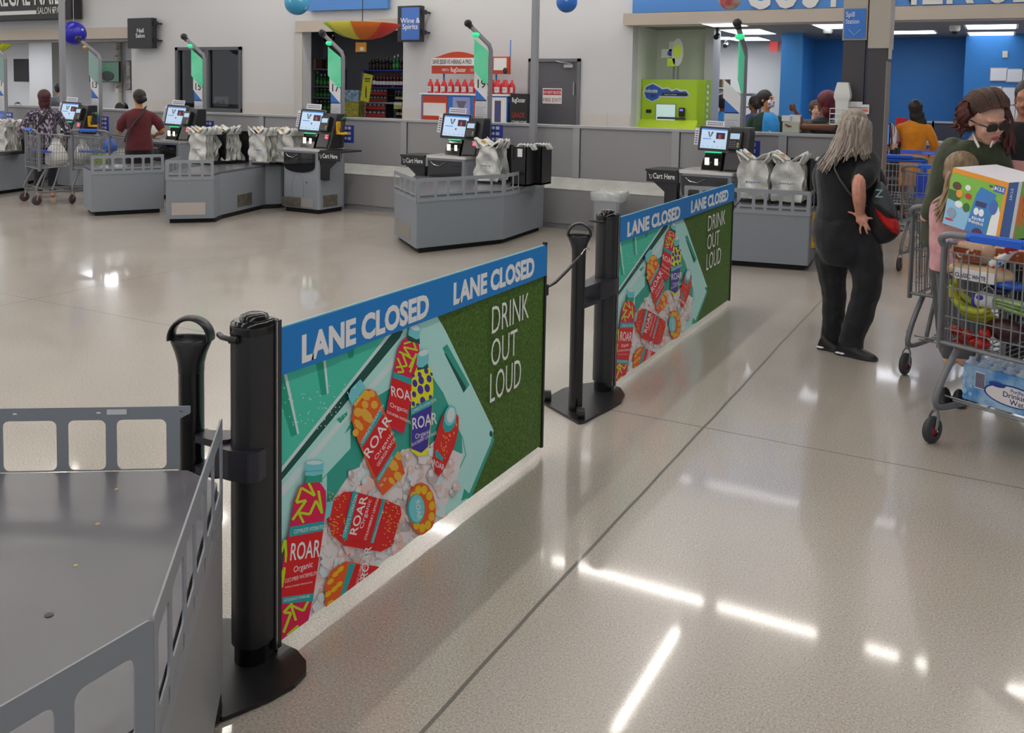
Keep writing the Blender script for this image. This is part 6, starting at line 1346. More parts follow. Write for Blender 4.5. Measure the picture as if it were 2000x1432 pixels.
# ================================================================ columns by the service room
BEI = mat('column_beige', 'a9a296', .5); DKC = mat('column_dark', '3f3d42', .55); STR = mat('column_strip', '8a8ea8', .4)
t = struct(MB().box(-1.40, -1.20, 9.30, 9.62, 0, 2.2, 0).box(-1.41, -1.19, 9.29, 9.63, 2.2, CEIL+.3, 1).box(-1.2, -1.165, 9.36, 9.56, 0, CEIL+.3, 2), 'column_1', [DKC, BEI, STR])
t = struct(MB().box(-1.165, -1.005, 9.26, 9.6, 0, 2.12, 0).box(-1.172, -.985, 9.25, 9.61, 2.12, CEIL+.3, 1).box(-.99, -.965, 9.26, 9.32, 2.02, 2.16, 1).box(-1.005, -.998, 9.26, 9.6, .0, 2.0, 3), 'column_2', [DKC, BEI, STR, mat('corner_guard', '8f8070', .5)])
p = WY(1671, 50, 9.28)
t = thing('spill_sign', 'blue Spill Station sign with a white down arrow on the beige column', 'sign', (-1.30, 9.285, 2.215))
b = MB().box(-.095, .095, -.005, 0, 0, .28, 0); b.text('Spill', (-.085, -.006, .205), .068, 1, sq=.75).text('Station', (-.085, -.006, .14), .062, 1, sq=.72)
b.tube([(-.055, -.007, .085), (0, -.007, .03), (.055, -.007, .085)], [(.006, .002)]*3, 6, 1); b.build('panel', [BLUE, WHITE], t)
# cup dispenser, wire rack, leaflets at the partition end
p = WY(1644, 241, 9.2); q_ = WY(1644, 161, 9.2); hh = q_.z-p.z; k_ = abs(WY(1660, 200, 9.2).x-WY(1628, 200, 9.2).x)/2
t = thing('cup_dispenser', 'tall white tapered plastic container held at the left edge of the dark column', 'container', (p.x, 9.2, p.z))
MB().rings([[(w_*k_*sx_, d_*sy, z*hh) for sx_, sy in ((-1, -1), (1, -1), (1, 1), (-1, 1))] for w_, d_, z in ((.68, .045, 0), (.75, .05, .3), (.82, .055, .55), (1, .06, .62), (1, .06, .72), (.7, .045, .98), (.62, .04, 1))], 0, False).build('container', mat('milky_plastic', 'cfd3cf', .35), t, bevel=.006)
b = MB()
for z in (-.01, .04, .09, .14): b.tube([(-.1, -.07, z), (.08, -.07, z), (.08, .06, z), (-.1, .06, z), (-.1, -.07, z)], .003, 5)
for x in (-.1, -.05, 0, .05, .08): b.tube([(x, -.07, -.01), (x, -.07, .14)], .002, 4)
b.box(-.02, .08, .06, .1, -.01, .06); b.build('wire_holder', WHITE, t)
p = WY(1656, 222, 9.26)
t = thing('leaflet_holder', 'small white wire leaflet holder with orange print on the dark column', 'leaflet holder', (p.x, 9.27, p.z)); MB().box(-.01, .19, -.03, -.02, .0, .09, 0).box(.02, .13, -.035, -.03, .09, .115, 0).box(.0, .18, -.035, -.03, .02, .045, 1).box(.0, .18, -.035, -.03, .055, .065, 2).box(.05, .08, -.02, .03, .01, .03, 0).build('card', [PAPER, mat('orange_print', 'd8703a', .5), mat('grey_print', '8a8a90', .5)], t)
x = WY(1546, 245, 10.4).x
t = thing('receipt_printer', 'beige card terminal box on the partition in front of the masked worker', 'printer', (x, 10.42, CAPZ)); MB().box(-.09, .09, -.06, .06, 0, .13).build('body', mat('beige_box', 'b9bdae', .5), t, bevel=.008); MB().box(-.1, -.01, -.065, .05, .13, .19).build('card_stack', WHITE, t); MB().box(-.02, .09, -.03, .05, .13, .2).build('paper_roll', PAPER, t)
# service desk, queue posts, screen
WOOD = mat('desk_wood', 'c9a877', .5, var='b8945f', scale=5, stretch=(1, 1, 8))
t = thing('service_desk', 'long wood-fronted customer service desk behind the queue posts', 'desk', (-2.2, 14.7, 0))
b = MB().box(0, 5.2, 0, .6, .08, .98); b.build('front', WOOD, t); MB().box(-.05, 5.25, -.06, .66, .98, 1.03).build('desk_top', mat('desk_top_grey', 'b0aca6', .4), t); MB().box(0, 5.2, -.015, 0, .5, .54).box(0, 5.2, .03, .05, 0, .08).box(0, 5.2, -.02, 0, .08, .2).build('dark_band', BLACK, t)
MB().box(.5, 3.5, -.02, 0, .86, .97).build('blue_fascia', mat('fascia_blue', '2c6fd0', .4), t)
for px, m, lb in ((1814, 'cubicle_grey', 'grey office partition behind the service desk'), (1842, 'cubicle_dark', 'dark office partition behind the service desk')):
    x = WY(px, 250, 16.4).x; t = thing('office_partition', lb, 'partition', (x, 16.0, 0)); MB().box(-.14, .1 if 'grey' in m else .3, 0, .05, 0, 1.28).build('panel', mat(m, '5a5a6c' if 'grey' in m else '3c3c4c', .7), t); MB().box(-.14, .1 if 'grey' in m else .31, -.01, .06, 1.281, 1.31).build('cap', CAP, t)
def queue_post(lb, X, Y):
    t = thing('queue_post', lb, 'queue post', (X, Y, 0)); MB().lathe([(.16, 0), (.16, .015), (.03, .03)], n=20).build('base', BLACKM, t); MB().cyl((0, 0, .02), (0, 0, .95), .032).build('post', BLACKM, t); MB().cyl((0, 0, .93), (0, 0, 1.02), .036).build('belt_head', BLACK, t)
qx = [WY(px, 300, Y).x for px, Y in ((1727, 12.0), (1743, 12.4), (1752, 12.8))]
queue_post('black queue post nearest the dark column', qx[0], 12.0); queue_post('black queue post second from the dark column', qx[1], 12.4); queue_post('black queue post just left of the orange dress', qx[2], 12.8)
t = thing('queue_belt', 'blue queue belt stretched in front of the orange dress', 'belt', (qx[2], 12.8, .95)); MB().box(.04, 1.3, -.003, .003, 0, .05).build('belt', mat('belt_blue', '3a63d8', .5), t); MB().text('Customer', (.3, -.004, .012), .035, 0, depth=.0005).build('belt_print', mat('belt_print', 'a9b8ea', .5), t)
t = thing('queue_belt', 'short purple-blue queue belt between the posts beside the dark column', 'belt', (qx[0]+.03, 12.02, .9)); MB().tube([(0, 0, 0), (qx[1]-qx[0]-.07, .34, .05)], [(.003, .025)]*2, 6, up=(0, 0, 1)).build('belt', mat('belt_violet', '5a4fc0', .5), t)
x = WY(1726, 258, 11.4).x
t = thing('notice_screen', 'portrait notice screen with white text on blue right of the dark column', 'screen', (WY(1726, 258, 11.95).x-.02, 11.9, 0)); MB().box(-.13, .1, 0, .03, 1.08, 1.36).build('bezel', BLACK, t); MB().box(-.12, .085, -.003, 0, 1.1, 1.345).build('panel', mat('notice_blue', '4f8fd8', .4, emit=.25, ecol='4f8fd8'), t)
b = MB()
for i in range(5): b.box(-.1, .06-(i % 2)*.02, -.005, -.003, 1.3-i*.026, 1.312-i*.026)
b.text('*', (-.03, -.005, 1.08), .12, 0); b.build('notice_text', WHITE, t); MB().cyl((0, .02, 0), (0, .02, 1.1), .025).build('stand', BLACK, t)
t = thing('red_chair', 'red padded backrest by the service desk left of the orange dress', 'chair', (WY(1759, 222, 14.3).x, 14.4, 1.03)); MB().box(-.07, .08, 0, .05, 0, .35, 0, .02).build('back', RED, t, bevel=.02); MB().box(-.2, .2, -.42, 0, -.6, -.53).build('seat', RED, t, bevel=.02); MB().cyl((0, -.2, -1.03), (0, -.2, -.6), .03).box(-.02, .02, 0, .03, -.6, 0).build('post', BLACK, t)
t = thing('red_box', 'low red box on the desk behind the pointing hand', 'box', (WY(1577, 227, 15.0).x, 15.0, 1.03)); MB().box(-.25, .2, 0, .2, 0, .12).build('body', RED, t); MB().box(-.27, .22, -.01, .21, .12, .15).build('lid', WHITE, t)
# framed notices on the blue wall
def notice(px, py, w_, h_, lb, Y=16.17):
    p = WY(px, py, Y); t = thing('wall_notice', lb, 'notice', (p.x, Y+.02, p.z), group='paper notices on the blue wall'); b = MB().box(0, w_, -.012, 0, -h_, 0, 0)
    MB().box(.012, w_-.012, -.016, -.012, -h_+.012, -.012).build('paper', PAPER, t); b.build('frame', mat('notice_frame', 'a9a9b4', .4), t)
for px, py, w_, h_ in ((1934, 132, .25, .21), (1965, 134, .25, .21), (1996, 134, .25, .21), (1932, 168, .18, .28), (1956, 170, .2, .28), (1982, 171, .2, .28), (1960, 205, .17, .27), (1982, 206, .2, .27)): notice(px, py, w_, h_, 'framed white paper notice on the blue wall at the right edge')
t = thing('wall_outlet', 'cream wall outlet above the paper notices', 'outlet', tuple(WY(1963, 106, 16.18))); MB().box(-.035, .035, 0, .02, -.05, .05).build('plate', mat('outlet', 'c9c2ae', .5), t)
t = thing('red_sign', 'small red sign with a white plus beside the paper notices', 'sign', tuple(WY(1910, 188, 16.18))); MB().box(-.06, .06, 0, .02, -.09, .08, 0).box(-.04, .04, -.003, 0, .03, .045, 1).box(-.008, .008, -.003, 0, 0, .075, 1).build('panel', [RED, WHITE], t)
t = thing('exit_sign', 'red exit sign on the white stockroom wall', 'sign', tuple(WY(1511, 88, 17.55))); MB().box(-.07, .07, 0, .04, -.11, .08).build('panel', mat('exit_red', 'c84a4a', .4, emit=.3, ecol='ff5a5a'), t)
for px, py, lb in ((1617, 55, 'white dome camera under the service room ceiling, left of the beige column'), (1865, 50, 'small ceiling spotlight in the service room, right part')):
    p = G(px, py, zc); t = thing('dome_camera', lb, 'camera', (p.x, p.y, zc-.06)); MB().lathe([(.07, .06), (.07, .0), (.05, -.02)], n=16).build('housing', WHITE, t); MB().ell((0, 0, -.02), .045).build('dome', BLACK, t)
for px, py, lb in ((1401, 60, 'black spotlight nearest the niche pillar'), (1418, 79, 'black spotlight farther back in the stockroom'), (1398, 77, 'black spotlight at the pillar edge')):
    p = G(px, py, zc-.05); t = thing('spotlight', lb, 'lamp', (p.x, p.y, zc-.1)); MB().cyl((0, 0, 0), (0, 0, .1), .02).build('stem', BLACK, t); MB().cyl((0, .03, -.02), (0, -.06, -.05), .04).build('head', BLACK, t)
# stockroom shelving
for k, (px, lb) in enumerate(((1402, 'grey steel stock rack beside the niche pillar'), (1462, 'grey steel trolley frame right of the lane 21 pole'))):
    x = WY(px, 180, 15.6).x; t = thing('stock_rack', lb, 'rack', (x, 15.6, 0)); hh = 1.75-.08*k
    MB().tube(crom([(-.2, 0, 0), (-.2, 0, hh-.1), (-.15, 0, hh), (.15, 0, hh), (.2, 0, hh-.1), (.2, 0, 0)], 3), .025, 8).build('frame', POLE, t)
    for z in (.5, 1.0, 1.45): MB().box(-.2, .2, -.02, .3, z, z+.03).build('shelf', POLE, t)
for px, py, lb, m in ((1393, 164, 'brown carton on the stock rack, left', 'a07c5a'), (1412, 163, 'brown carton on the stock rack, right', '8a6a4c'), (1408, 182, 'white carton on the stock rack', 'c9c4bc')):
    p = WY(px, py, 15.75); t = thing('carton', lb, 'box', tuple(p)); MB().box(-.09, .09, 0, .15, -.07, .07).build('box', mat('carton_'+m, m, .7), t); MB().box(-.015, .015, -.002, 0, -.07, .07).build('tape', mat('tape', 'c8b48a', .3), t)
# ---------------------------------------------------------------- key cutting machine
LIME = mat('lime_green', 'a9cf22', .4); LIMEL = mat('lime_light', 'c4e23c', .4)
xk = WY(1256, 200, 13.5).x; xk2 = WY(1364, 200, 13.5).x; W_ = xk2-xk; zt = WY(1262, 155, 13.5).z
t = thing('key_machine', 'lime green key-copying kiosk with a blue key picture in the niche', 'kiosk', (xk, 13.42, 0))
b = MB().prism([(0, 0), (W_, 0), (W_+.07, .18), (W_+.07, .6), (0, .6)], .9, zt, 0).box(0, W_, .05, .6, 0, .9, 0); b.build('cabinet', LIME, t, bevel=.015)
MB().prismX([(-.16, 1.12), (0, 1.28), (0, .9), (-.16, .95)], -.02, W_+.02).build('desk_ledge', LIMEL, t, bevel=.01)
b = MB().prismY([(W_*.3, 1.285), (W_*.82, 1.285), (W_*.8, 1.315), (W_*.32, 1.315)], -.03, -.01); b.build('keyboard', mat('keyboard_dark', '3a3f38', .5), t)
dz0, dz1 = WY(1310, 240, 13.4).z, WY(1310, 203, 13.4).z; b = MB().box(W_*.27, W_*.64, -.012, 0, dz0, dz1, 0).box(W_*.285, W_*.625, -.015, -.012, dz0+.012, dz1-.012, 1); b.build('display', [mat('screen_rim', '8a9a90', .4), mat('key_screen', 'bcd6d4', .3, emit=.3, ecol='c4e0de')], t)
ky = [(W_*.09+.1+.12*math.cos(a), zt-.2+.12*math.sin(a)) for a in [PI*i/3+PI/6+PI/6 for i in range(6)]]
def keyshape(g_): 
    cxk, czk = W_*.09+.1, zt-.2
    return [(cxk+(.13+g_)*math.cos(a), czk+(.13+g_)*math.sin(a)) for a in [math.radians(q) for q in (40, 90, 140, 180, 220, 270, 320)]]+[(cxk+.1, czk-.05-g_), (W_*.82, czk-.05-g_), (W_*.86+g_, czk-.03), (W_*.8, czk+.03+g_), (W_*.7, czk+.02+g_), (W_*.64, czk+.05+g_), (W_*.55, czk+.02+g_), (W_*.48, czk+.06+g_), (cxk+.15, czk+.05+g_)]
b = MB().prismY(keyshape(.02), -.006, -.001, 0).prismY(keyshape(0), -.012, -.006, 1).text('minute', (W_*.1-.03, -.014, zt-.2), .085, 0, sq=.85, bold=.02).text('KEY', (W_*.1+.07, -.014, zt-.27), .06, 2, sq=.9, bold=.01).box(W_*.38, W_*.83, -.014, -.012, zt-.245, zt-.2, 2).text('Copies in a minute', (W_*.42, -.015, zt-.235), .032, 0, sq=.8)
b.build('key_picture', [mat('key_white', 'd8dcd8', .4), mat('key_blue', '2458b0', .4), mat('key_black', '1c1c20', .4)], t)
b = MB().box(W_*.1, W_*.19, -.02, 0, 1.37, 1.42); b.build('coin_slot', BLACK, t); MB().box(W_*.7, W_*.8, -.05, 0, 1.33, 1.46).build('card_reader', BLACK, t, bevel=.01); MB().box(W_*.72, W_*.78, -.052, -.05, 1.41, 1.44).build('reader_screen', mat('reader_violet', '7a6ae0', .4, emit=.4, ecol='8a7aff'), t)
for q in (.13, .75): MB().cyl((W_*q, -.004, 1.62), (W_*q, 0, 1.62), .022).build('speaker', mat('speaker_lime', '8fae20', .5), t)
b = MB()
for i in range(7): b.ell((W_+.075, .3, zt-.1-i*.09), (.006, .05, .03))
b.build('side_lettering', LWH, t)
b = MB().cyl((W_*.5, .2, zt), (W_*.5, .2, zt+.2), .012).cyl((W_*.58, .2, zt), (W_*.58, .2, zt+.2), .012); b.build('topper_posts', POLE, t)
zs = zt+.38
b = MB().prismX([(.1, zs-.16), (.3, zs-.16), (.34, zs+.0), (.3, zs+.18), (.1, zs+.18)], W_*.45, W_*.62, 0).box(W_*.28, W_*.46, .08, .2, zs-.05, zs+.07, 0).box(W_*.46, W_*.56, .09, .3, zs-.22, zs-.1, 1).lathe([(.02, -.005), (.18, 0), (.18, .03), (.02, .035)], (0, 0, 0), 20)
b = MB().box(W_*.3, W_*.52, .1, .22, zs-.05, zs+.08, 0).box(W_*.42, W_*.56, .08, .24, zs-.18, zs-.06, 1).box(W_*.44, W_*.58, .1, .22, zs-.02, zs+.2, 0); b.prismY([(W_*.6+.09*math.cos(a), zs+.03+.21*math.sin(a)) for a in [2*PI*i/20 for i in range(20)]], .08, .1, 0).box(W_*.42, W_*.5, .095, .1, zs-.01, zs+.05, 2)
b.prismY([(W_*.6+.07*math.cos(a), zs+.05+.1*math.sin(a)) for a in [2*PI*i/16 for i in range(16)]], .078, .08, 1); b.build('topper', [mat('topper_white', 'c4ccc0', .4), LIMEL, DBLUE], t)
# ---------------------------------------------------------------- carpet cleaner rental display
RB = mat('rug_red', 'c4401f', .45); RBL = mat('rug_blue', '2f78d0', .45)
X = lambda px, Y=12.45: WY(px, 170, Y).x
xa, xb, xc_ = X(823), X(992), X(1028); zsh = WY(880, 182, 12.45).z
t = thing('rental_display', 'blue and white carpet cleaner rental display with red header SAVE $200 VS HIRING A PRO', 'display', (xa, 12.45, 0)); W_ = xb-xa
MB().box(0, W_, 0, .35, 0, zsh-.03).build('cabinet', RBL, t); MB().box(-.02, W_+.03, -.03, .38, zsh-.03, zsh).build('shelf', WHITE, t)
b = MB().box(.03, W_*.32, -.008, 0, .7, zsh-.05, 0).box(.05, W_*.3, -.012, -.008, 1.25, zsh-.16, 1).box(W_*.38, W_*.58, -.01, 0, 1.2, zsh-.06, 2).box(W_*.62, W_*.8, -.01, 0, 1.2, zsh-.06, 0).box(W_*.64, W_*.78, -.012, -.01, 1.25, zsh-.15, 1).box(W_*.82, W_*.99, -.01, 0, 1.1, zsh-.05, 1).box(W_*.86, W_*.93, -.012, -.01, 1.15, zsh-.1, 3)
b.build('posters', [RB, LWH, mat('poster_violet', '9aa0d8', .4), mat('poster_stripe', '4a4a7a', .5)], t)
MB().prismY([(W_*.42, zsh-.12), (W_*.54, zsh-.12), (W_*.5, zsh-.25), (W_*.52, zsh-.42), (W_*.45, zsh-.42), (W_*.46, zsh-.25)], -.013, -.01).build('machine_picture', mat('pic_grey', '6a6a78', .4), t)
zh0, zh1, zh2 = WY(900, 144, 12.5).z, WY(900, 128, 12.5).z, WY(900, 113, 12.5).z; hx0, hx1 = X(836)-xa, X(938)-xa
hx2 = X(987)-xa
b = MB().box(hx0, hx2, .1, .16, zh0, zh1, 0).box(hx0, hx1, .09, .16, zh1, zh2, 1).box(hx1, hx2, .1, .16, zh1, zh2+.02, 0)
b.prismY([(hx0+.02, zh2)]+[(hx0+.15+(hx1-hx0-.3)*i/8, zh2+.1*math.sin(PI*(i+1)/10)) for i in range(9)]+[(hx1-.02, zh2)], .1, .15, 0)
b.text('SAVE $200 VS HIRING A PRO', (hx0+.02, .088, zh1+.025), .105, 2, sq=.55, bold=.004).text('RENT A', (hx0+.2, .098, zh0+.04), .06, 1, sq=.6).text('RugDoctor', (hx0+.36, .098, zh0+.03), .1, 1, sq=.62, bold=.015).text('TODAY', (hx0+.72, .098, zh0+.04), .06, 1, sq=.6)
b.box(hx1+.18, hx2-.04, .095, .1, zh0+.06, zh2, 1).ell((hx2-.06, .09, zh0+.05), (.04, .01, .05), 2)
b.build('header', [RB, LWH, mat('header_black', '2a2a2c', .5)], t)
b = MB().cyl((.3, .2, zsh), (.3, .2, zh0), .015).cyl((W_*.8, .2, zsh), (W_*.8, .2, zh0), .015).cyl((hx2-.03, .2, zh0), (hx2-.03, .2, zh2+.28), .008); b.build('header_posts', RBL, t)
b = MB()
bt = thing('cleaner_bottle', 'red bottle of carpet cleaner with white label on the rental display shelf', 'bottle', (xa+.14, 12.5, zsh), group='red cleaner bottles on the rental display')
MB().rings([[(w_*math.cos(a), d_*math.sin(a), z) for a in [2*PI*i/14 for i in range(14)]] for w_, d_, z in ((.05, .03, 0), (.055, .035, .06), (.052, .033, .12), (.035, .028, .17), (.016, .016, .19), (.016, .016, .22))]).build('bottle', mat('bottle_red', 'c8202a', .3), bt); MB().box(-.035, .035, -.038, -.034, .02, .11).build('label', mat('bottle_label', 'd8c8c8', .5, var='6aa8a0', scale=30, lo=.55), bt)
n_ = 0
for row, (y, dz) in enumerate(((12.5, 0), (12.62, .0))):
    for i in range(9):
        if row == 0 and i == 0: continue
        dup(bt, (xa+.14+i*.13+row*.05, y, zsh+dz))
for i in range(6): dup(bt, (xa+W_*.79+i*.07, 12.5+.05*(i % 2), zsh))
x = X(1010, 12.3)
t = thing('rental_box', 'tall black rental machine box printed in red and white right of the rental display', 'box', (X(994, 12.3), 12.35, 0)); w_ = X(1028, 12.3)-X(994, 12.3); zt_ = WY(1010, 183, 12.3).z
MB().box(0, w_, 0, .25, 0, zt_).build('carton', mat('carton_black', '1c1c1f', .5), t)
MB().text('RugDoctor', (.03, -.003, zt_-.13), .1, 0, sq=.5, bold=.015).text('GRADE', (.03, -.003, zt_-.36), .11, 1, sq=.62).text('CLEANING POWER', (.03, -.003, zt_-.45), .06, 0, sq=.5).text('IN YOUR HANDS', (.03, -.003, zt_-.57), .06, 0, sq=.52).build('print', [WHITE, mat('print_dkred', 'a82a2a', .5)], t)
# ---------------------------------------------------------------- blade signs
def blade(lb, px0, px1, py0, py1, Y, face, lines, txt=WHITE):
    a, c = WY(px0, py0, Y), WY(px1, py1, Y); t = thing('blade_sign', lb, 'sign', (a.x, Y, c.z)); w_, h_ = c.x-a.x, a.z-c.z
    MB().box(0, w_, 0, .14, 0, h_, 0, .01).build('case', mat('sign_case', '26262a', .45), t, bevel=.008)
    if face: MB().box(w_*.2, w_*.97, -.006, 0, h_*.05, h_*.95).build('face', face, t)
    b = MB()
    for i, s in enumerate(lines): b.text(s, (w_*(.58 if face else .56), -.009, h_*(.52-.17*i)), h_*.2, 0, sq=1.05, align='CENTER', bold=.01)
    b.build('lettering', txt, t)
    for z in (.2, .76): MB().box(w_, w_+.07, .04, .1, h_*z, h_*z+.07).box(w_+.03, w_+.06, .05, YB-Y, h_*z+.02, h_*z+.05).build('bracket', BLACK, t)
blade('black blade sign reading Nail Salon on the wall', 248, 296, 36, 94, 12.78, None, ['Nail', 'Salon'])
blade('blue blade sign reading Wine & Spirits above the liquor doorway', 776, 820, 12, 81, 12.78, mat('blade_blue', '3f6fc0', .4), ['Wine &', 'Spirits'])
# ---------------------------------------------------------------- balloons and umbrellas
def balloon(lb, px, py, rpx, Y, m):
    p = WY(px, py, Y); r_ = abs(WY(px+rpx, py, Y).x-p.x)*.86; t = thing('balloon', lb, 'balloon', tuple(p)); MB().ell((0, 0, 0), r_, 0, 28, 18).build('balloon', m, t); MB().cyl((0, 0, r_), (0, 0, max(.3, CEIL-p.z)), .003, n=5).build('string', WHITE, t)
balloon('deep blue beach ball with white stars beside lane light 13', 144, 65, 18, 11.0, mat('ball_blue', '2020a8', .3, var='d8d8e8', scale=9, lo=.66, hi=.7))
balloon('teal blue ball hanging at the top edge left of the liquor sign', 580, 5, 22, 11.5, mat('ball_teal', '3f9ac8', .3, var='a9d0d8', scale=5, lo=.55, hi=.6))
balloon('bright blue ball hanging at the top edge above the fire exit door', 1107, 4, 22, 11.5, mat('ball_blue2', '2a6ac0', .3, var='9ac8e0', scale=5, lo=.6, hi=.65))
balloon('translucent white and red beach ball hanging above lane light 21', 1426, -3, 26, 11.0, mat('ball_white', 'b9b0a8', .3, var='c05058', scale=3, lo=.55, hi=.62))
def umbrella(lb, px, py, R_, Y, seed, cols, H_=.24):
    p = WY(px, py, Y); t = thing('hanging_umbrella', lb, 'umbrella', tuple(p), .35+seed); n = 8
    for k in range(n):
        b = MB(); rs = []
        for i in range(5):
            u = i/4; rs.append([(R_*(1-u)*math.cos(a)*1.0, R_*(1-u)*math.sin(a), -H_*(1-(1-u)**2.4)) for a in [2*PI*(k+j/4)/n for j in range(5)]])
        o = b.rings(rs, 0, True, False, False).build('canopy_panel', mat('umb_'+cols[k % len(cols)], cols[k % len(cols)], .6), t); md = o.modifiers.new('solid', 'SOLIDIFY'); md.thickness = .003
    b = MB()
    for k in range(n): a = 2*PI*k/n; b.tube([(R_*math.cos(a), R_*math.sin(a), 0), (R_*.5*math.cos(a), R_*.5*math.sin(a), -H_*.75), (0, 0, -H_)], .004, 4)
    b.build('ribs', POLE, t); MB().cyl((0, 0, -H_-.02), (0, 0, CEIL-p.z), .007, n=6).build('pole', BLACK, t)
umbrella('rainbow umbrella hanging upside down in front of the liquor doorway', 708, 47, .6, 11.6, 0, ['b8321c', 'c8331c', '6aa82c', '6aa82c', '9ab83a', 'd8d048', 'd8701c', 'c8331c'])
umbrella('green and yellow umbrella hanging at the left picture edge', -30, 85, .5, 11.6, .5, ['7aa82c', 'c9cf2c'])
# ---------------------------------------------------------------- liquor shop contents
YS = 15.2
def shelf_unit(lb, px0, px1, pys, Y, m, back=None):
    x0, x1_ = WY(px0, 150, Y).x, WY(px1, 150, Y).x; t = thing('shop_shelf', lb, 'shelf', (x0, Y, 0)); zs_ = []
    for py in pys: z = WY((px0+px1)/2, py, Y).z; zs_.append(z); s_ = MB().box(0, x1_-x0, 0, .35, z-.03, z).build('shelf_board', m, t)
    MB().box(0, .04, .0, .35, 0, zs_[0]+.0).box(x1_-x0-.04, x1_-x0, 0, .35, 0, zs_[0]).box(0, x1_-x0, .33, .36, 0, zs_[0]).build('upright', POLE, t)
    return x0, x1_, zs_
GB = mat('green_glass_bottle', '1f6a34', .15); DB = mat('dark_glass_bottle', '1c1410', .12); RBm = mat('red_wine_bottle', '4a1216', .15)
_bt = {}
def bottle(kind, x, y, z, h_=.3):
    g_ = {'g': 'green bottles on the left liquor shelf', 'd': 'dark bottles on the top liquor shelf', 'r': 'dark red bottles with white labels on the liquor shelf', 'w': 'brown bottles with pale labels on the lower liquor shelf'}[kind]
    if kind not in _bt:
        t = thing('liquor_bottle', {'g': 'green glass bottle on the left shelf of the liquor shop', 'd': 'dark glass bottle on the top shelf of the liquor shop', 'r': 'dark red bottle with white label on the middle shelf of the liquor shop', 'w': 'brown bottle with pale label on the lower right shelf of the liquor shop'}[kind], 'bottle', (x, y, z), group=g_)
        MB().lathe([(.036, 0), (.038, .02), (.038, .17), (.03, .2), (.014, .23), (.013, .3)], n=10).build('bottle', {'g': GB, 'd': DB, 'r': RBm, 'w': DB}[kind], t)
        MB().lathe([(.0385, .05), (.0385, .13)], n=10, cap=False).build('label', {'g': mat('lab_g', '4f9a4a', .5), 'd': mat('lab_d', '3a2c20', .5), 'r': LWH, 'w': mat('lab_w', 'c9c48a', .5)}[kind], t)
        MB().lathe([(.0145, .26), (.0145, .305)], n=8).build('cap', {'g': WHITE, 'd': mat('cap_gold', '6a5a34', .4), 'r': RED, 'w': WHITE}[kind], t)
        _bt[kind] = t
    else: dup(_bt[kind], (x, y, z), scale=(1, 1, h_/.3))
x0, x1_, zs_ = shelf_unit('tall grey shelf with green bottles left in the liquor doorway', 607, 656, (134, 168, 190, 216), YS, POLE)
for z, h_ in ((zs_[1], .25), (zs_[2], .17), (zs_[3], .2)):
    for i in range(8):
        if x0+.1+i*.1 < x1_-.05: bottle('g', x0+.1+i*.1, YS+.1, z, h_)
for i in range(4): bottle('d', x0+.3+i*.1, YS+.15, zs_[0], .26)
t = thing('carton', 'brown bottle carton on top of the left liquor shelf', 'box', (x0+.13, YS+.15, zs_[0])); MB().box(-.1, .1, -.08, .08, 0, .2).build('box', mat('liq_carton', '4a2f20', .7), t); MB().box(-.1, -.06, -.082, -.08, 0, .2).build('side_label', mat('liq_label', 'a8784a', .7), t)
x0, x1_, zs_ = shelf_unit('long dark liquor shelf with blue top edge right in the doorway', 706, 800, (136, 170, 197, 228), YS+.1, mat('shelf_blue_edge', '2c3f8c', .5))
for i in range(15): bottle('d' if i not in (7, 8) else 'g', x0+.12+i*.085, YS+.25, zs_[0], .25+.03*((i*7) % 3))
for i in range(14): bottle('r', x0+.25+i*.085, YS+.2, zs_[1], .27)
for i in range(9): bottle('w', x0+.7+i*.085, YS+.2, zs_[2], .2)
for i in range(6): bottle('w', x0+.85+i*.085, YS+.2, zs_[3], .22)
c0 = thing('bottle_case', 'black and red bottle case stacked in the liquor doorway', 'case', (0, 0, 0), group='black and red bottle cases in the liquor doorway')
MB().box(0, .62, 0, .25, 0, .14).build('carton', mat('case_black', '1a1214', .4), c0); b = MB().box(.02, .6, -.004, 0, .01, .06, 0)
for i in range(5): b.prismY([(.16+i*.1+.035*math.cos(a), .075+.04*math.sin(a)) for a in [PI*k/6 for k in range(7)]], -.006, -.002, 1)
b.build('print', [mat('case_red', 'a8181c', .4), mat('case_grey', '8a8a8c', .4)], c0)
xq = WY(702, 200, 14.2).x; zq = [WY(730, py, 14.2).z for py in (229, 219, 199, 189)]
c0.location = (xq, 14.2, zq[0]); dup(c0, (xq, 14.2, zq[0]+.142)); dup(c0, (xq+.12, 14.25, zq[2]), scale=(.8, 1, .9)); dup(c0, (xq+.12, 14.25, zq[2]+.13), scale=(.8, 1, .9))
t = thing('display_table', 'grey display table carrying the black and red cases', 'table', (xq-.1, 14.15, 0)); MB().box(0, 1.0, 0, .4, zq[2]-.03, zq[2]).build('upper_shelf', POLE, t); MB().box(0, 1.0, 0, .4, zq[0]-.03, zq[0]).build('lower_shelf', POLE, t)
for q in (0, .95): MB().box(q, q+.04, .36, .4, 0, zq[2]).build('post', POLE, t)
p = WY(712, 170, 13.9); t = thing('poster_board', 'tilted yellow poster with a dark bottle picture in the liquor doorway', 'poster', tuple(p)); b = MB().prismY([(-.1, -.25), (.1, -.28), (.19, .22), (-.02, .26)], 0, .01, 0).prismY([(.02, -.2), (.05, -.2), (.05, -.05), (.04, .02), (.03, .02), (.02, -.05)], -.003, 0, 1).text('PICKLING', (0, -.003, .12), .05, 1, sq=.8).text('TIMING', (0, -.003, .07), .05, 1, sq=.8)
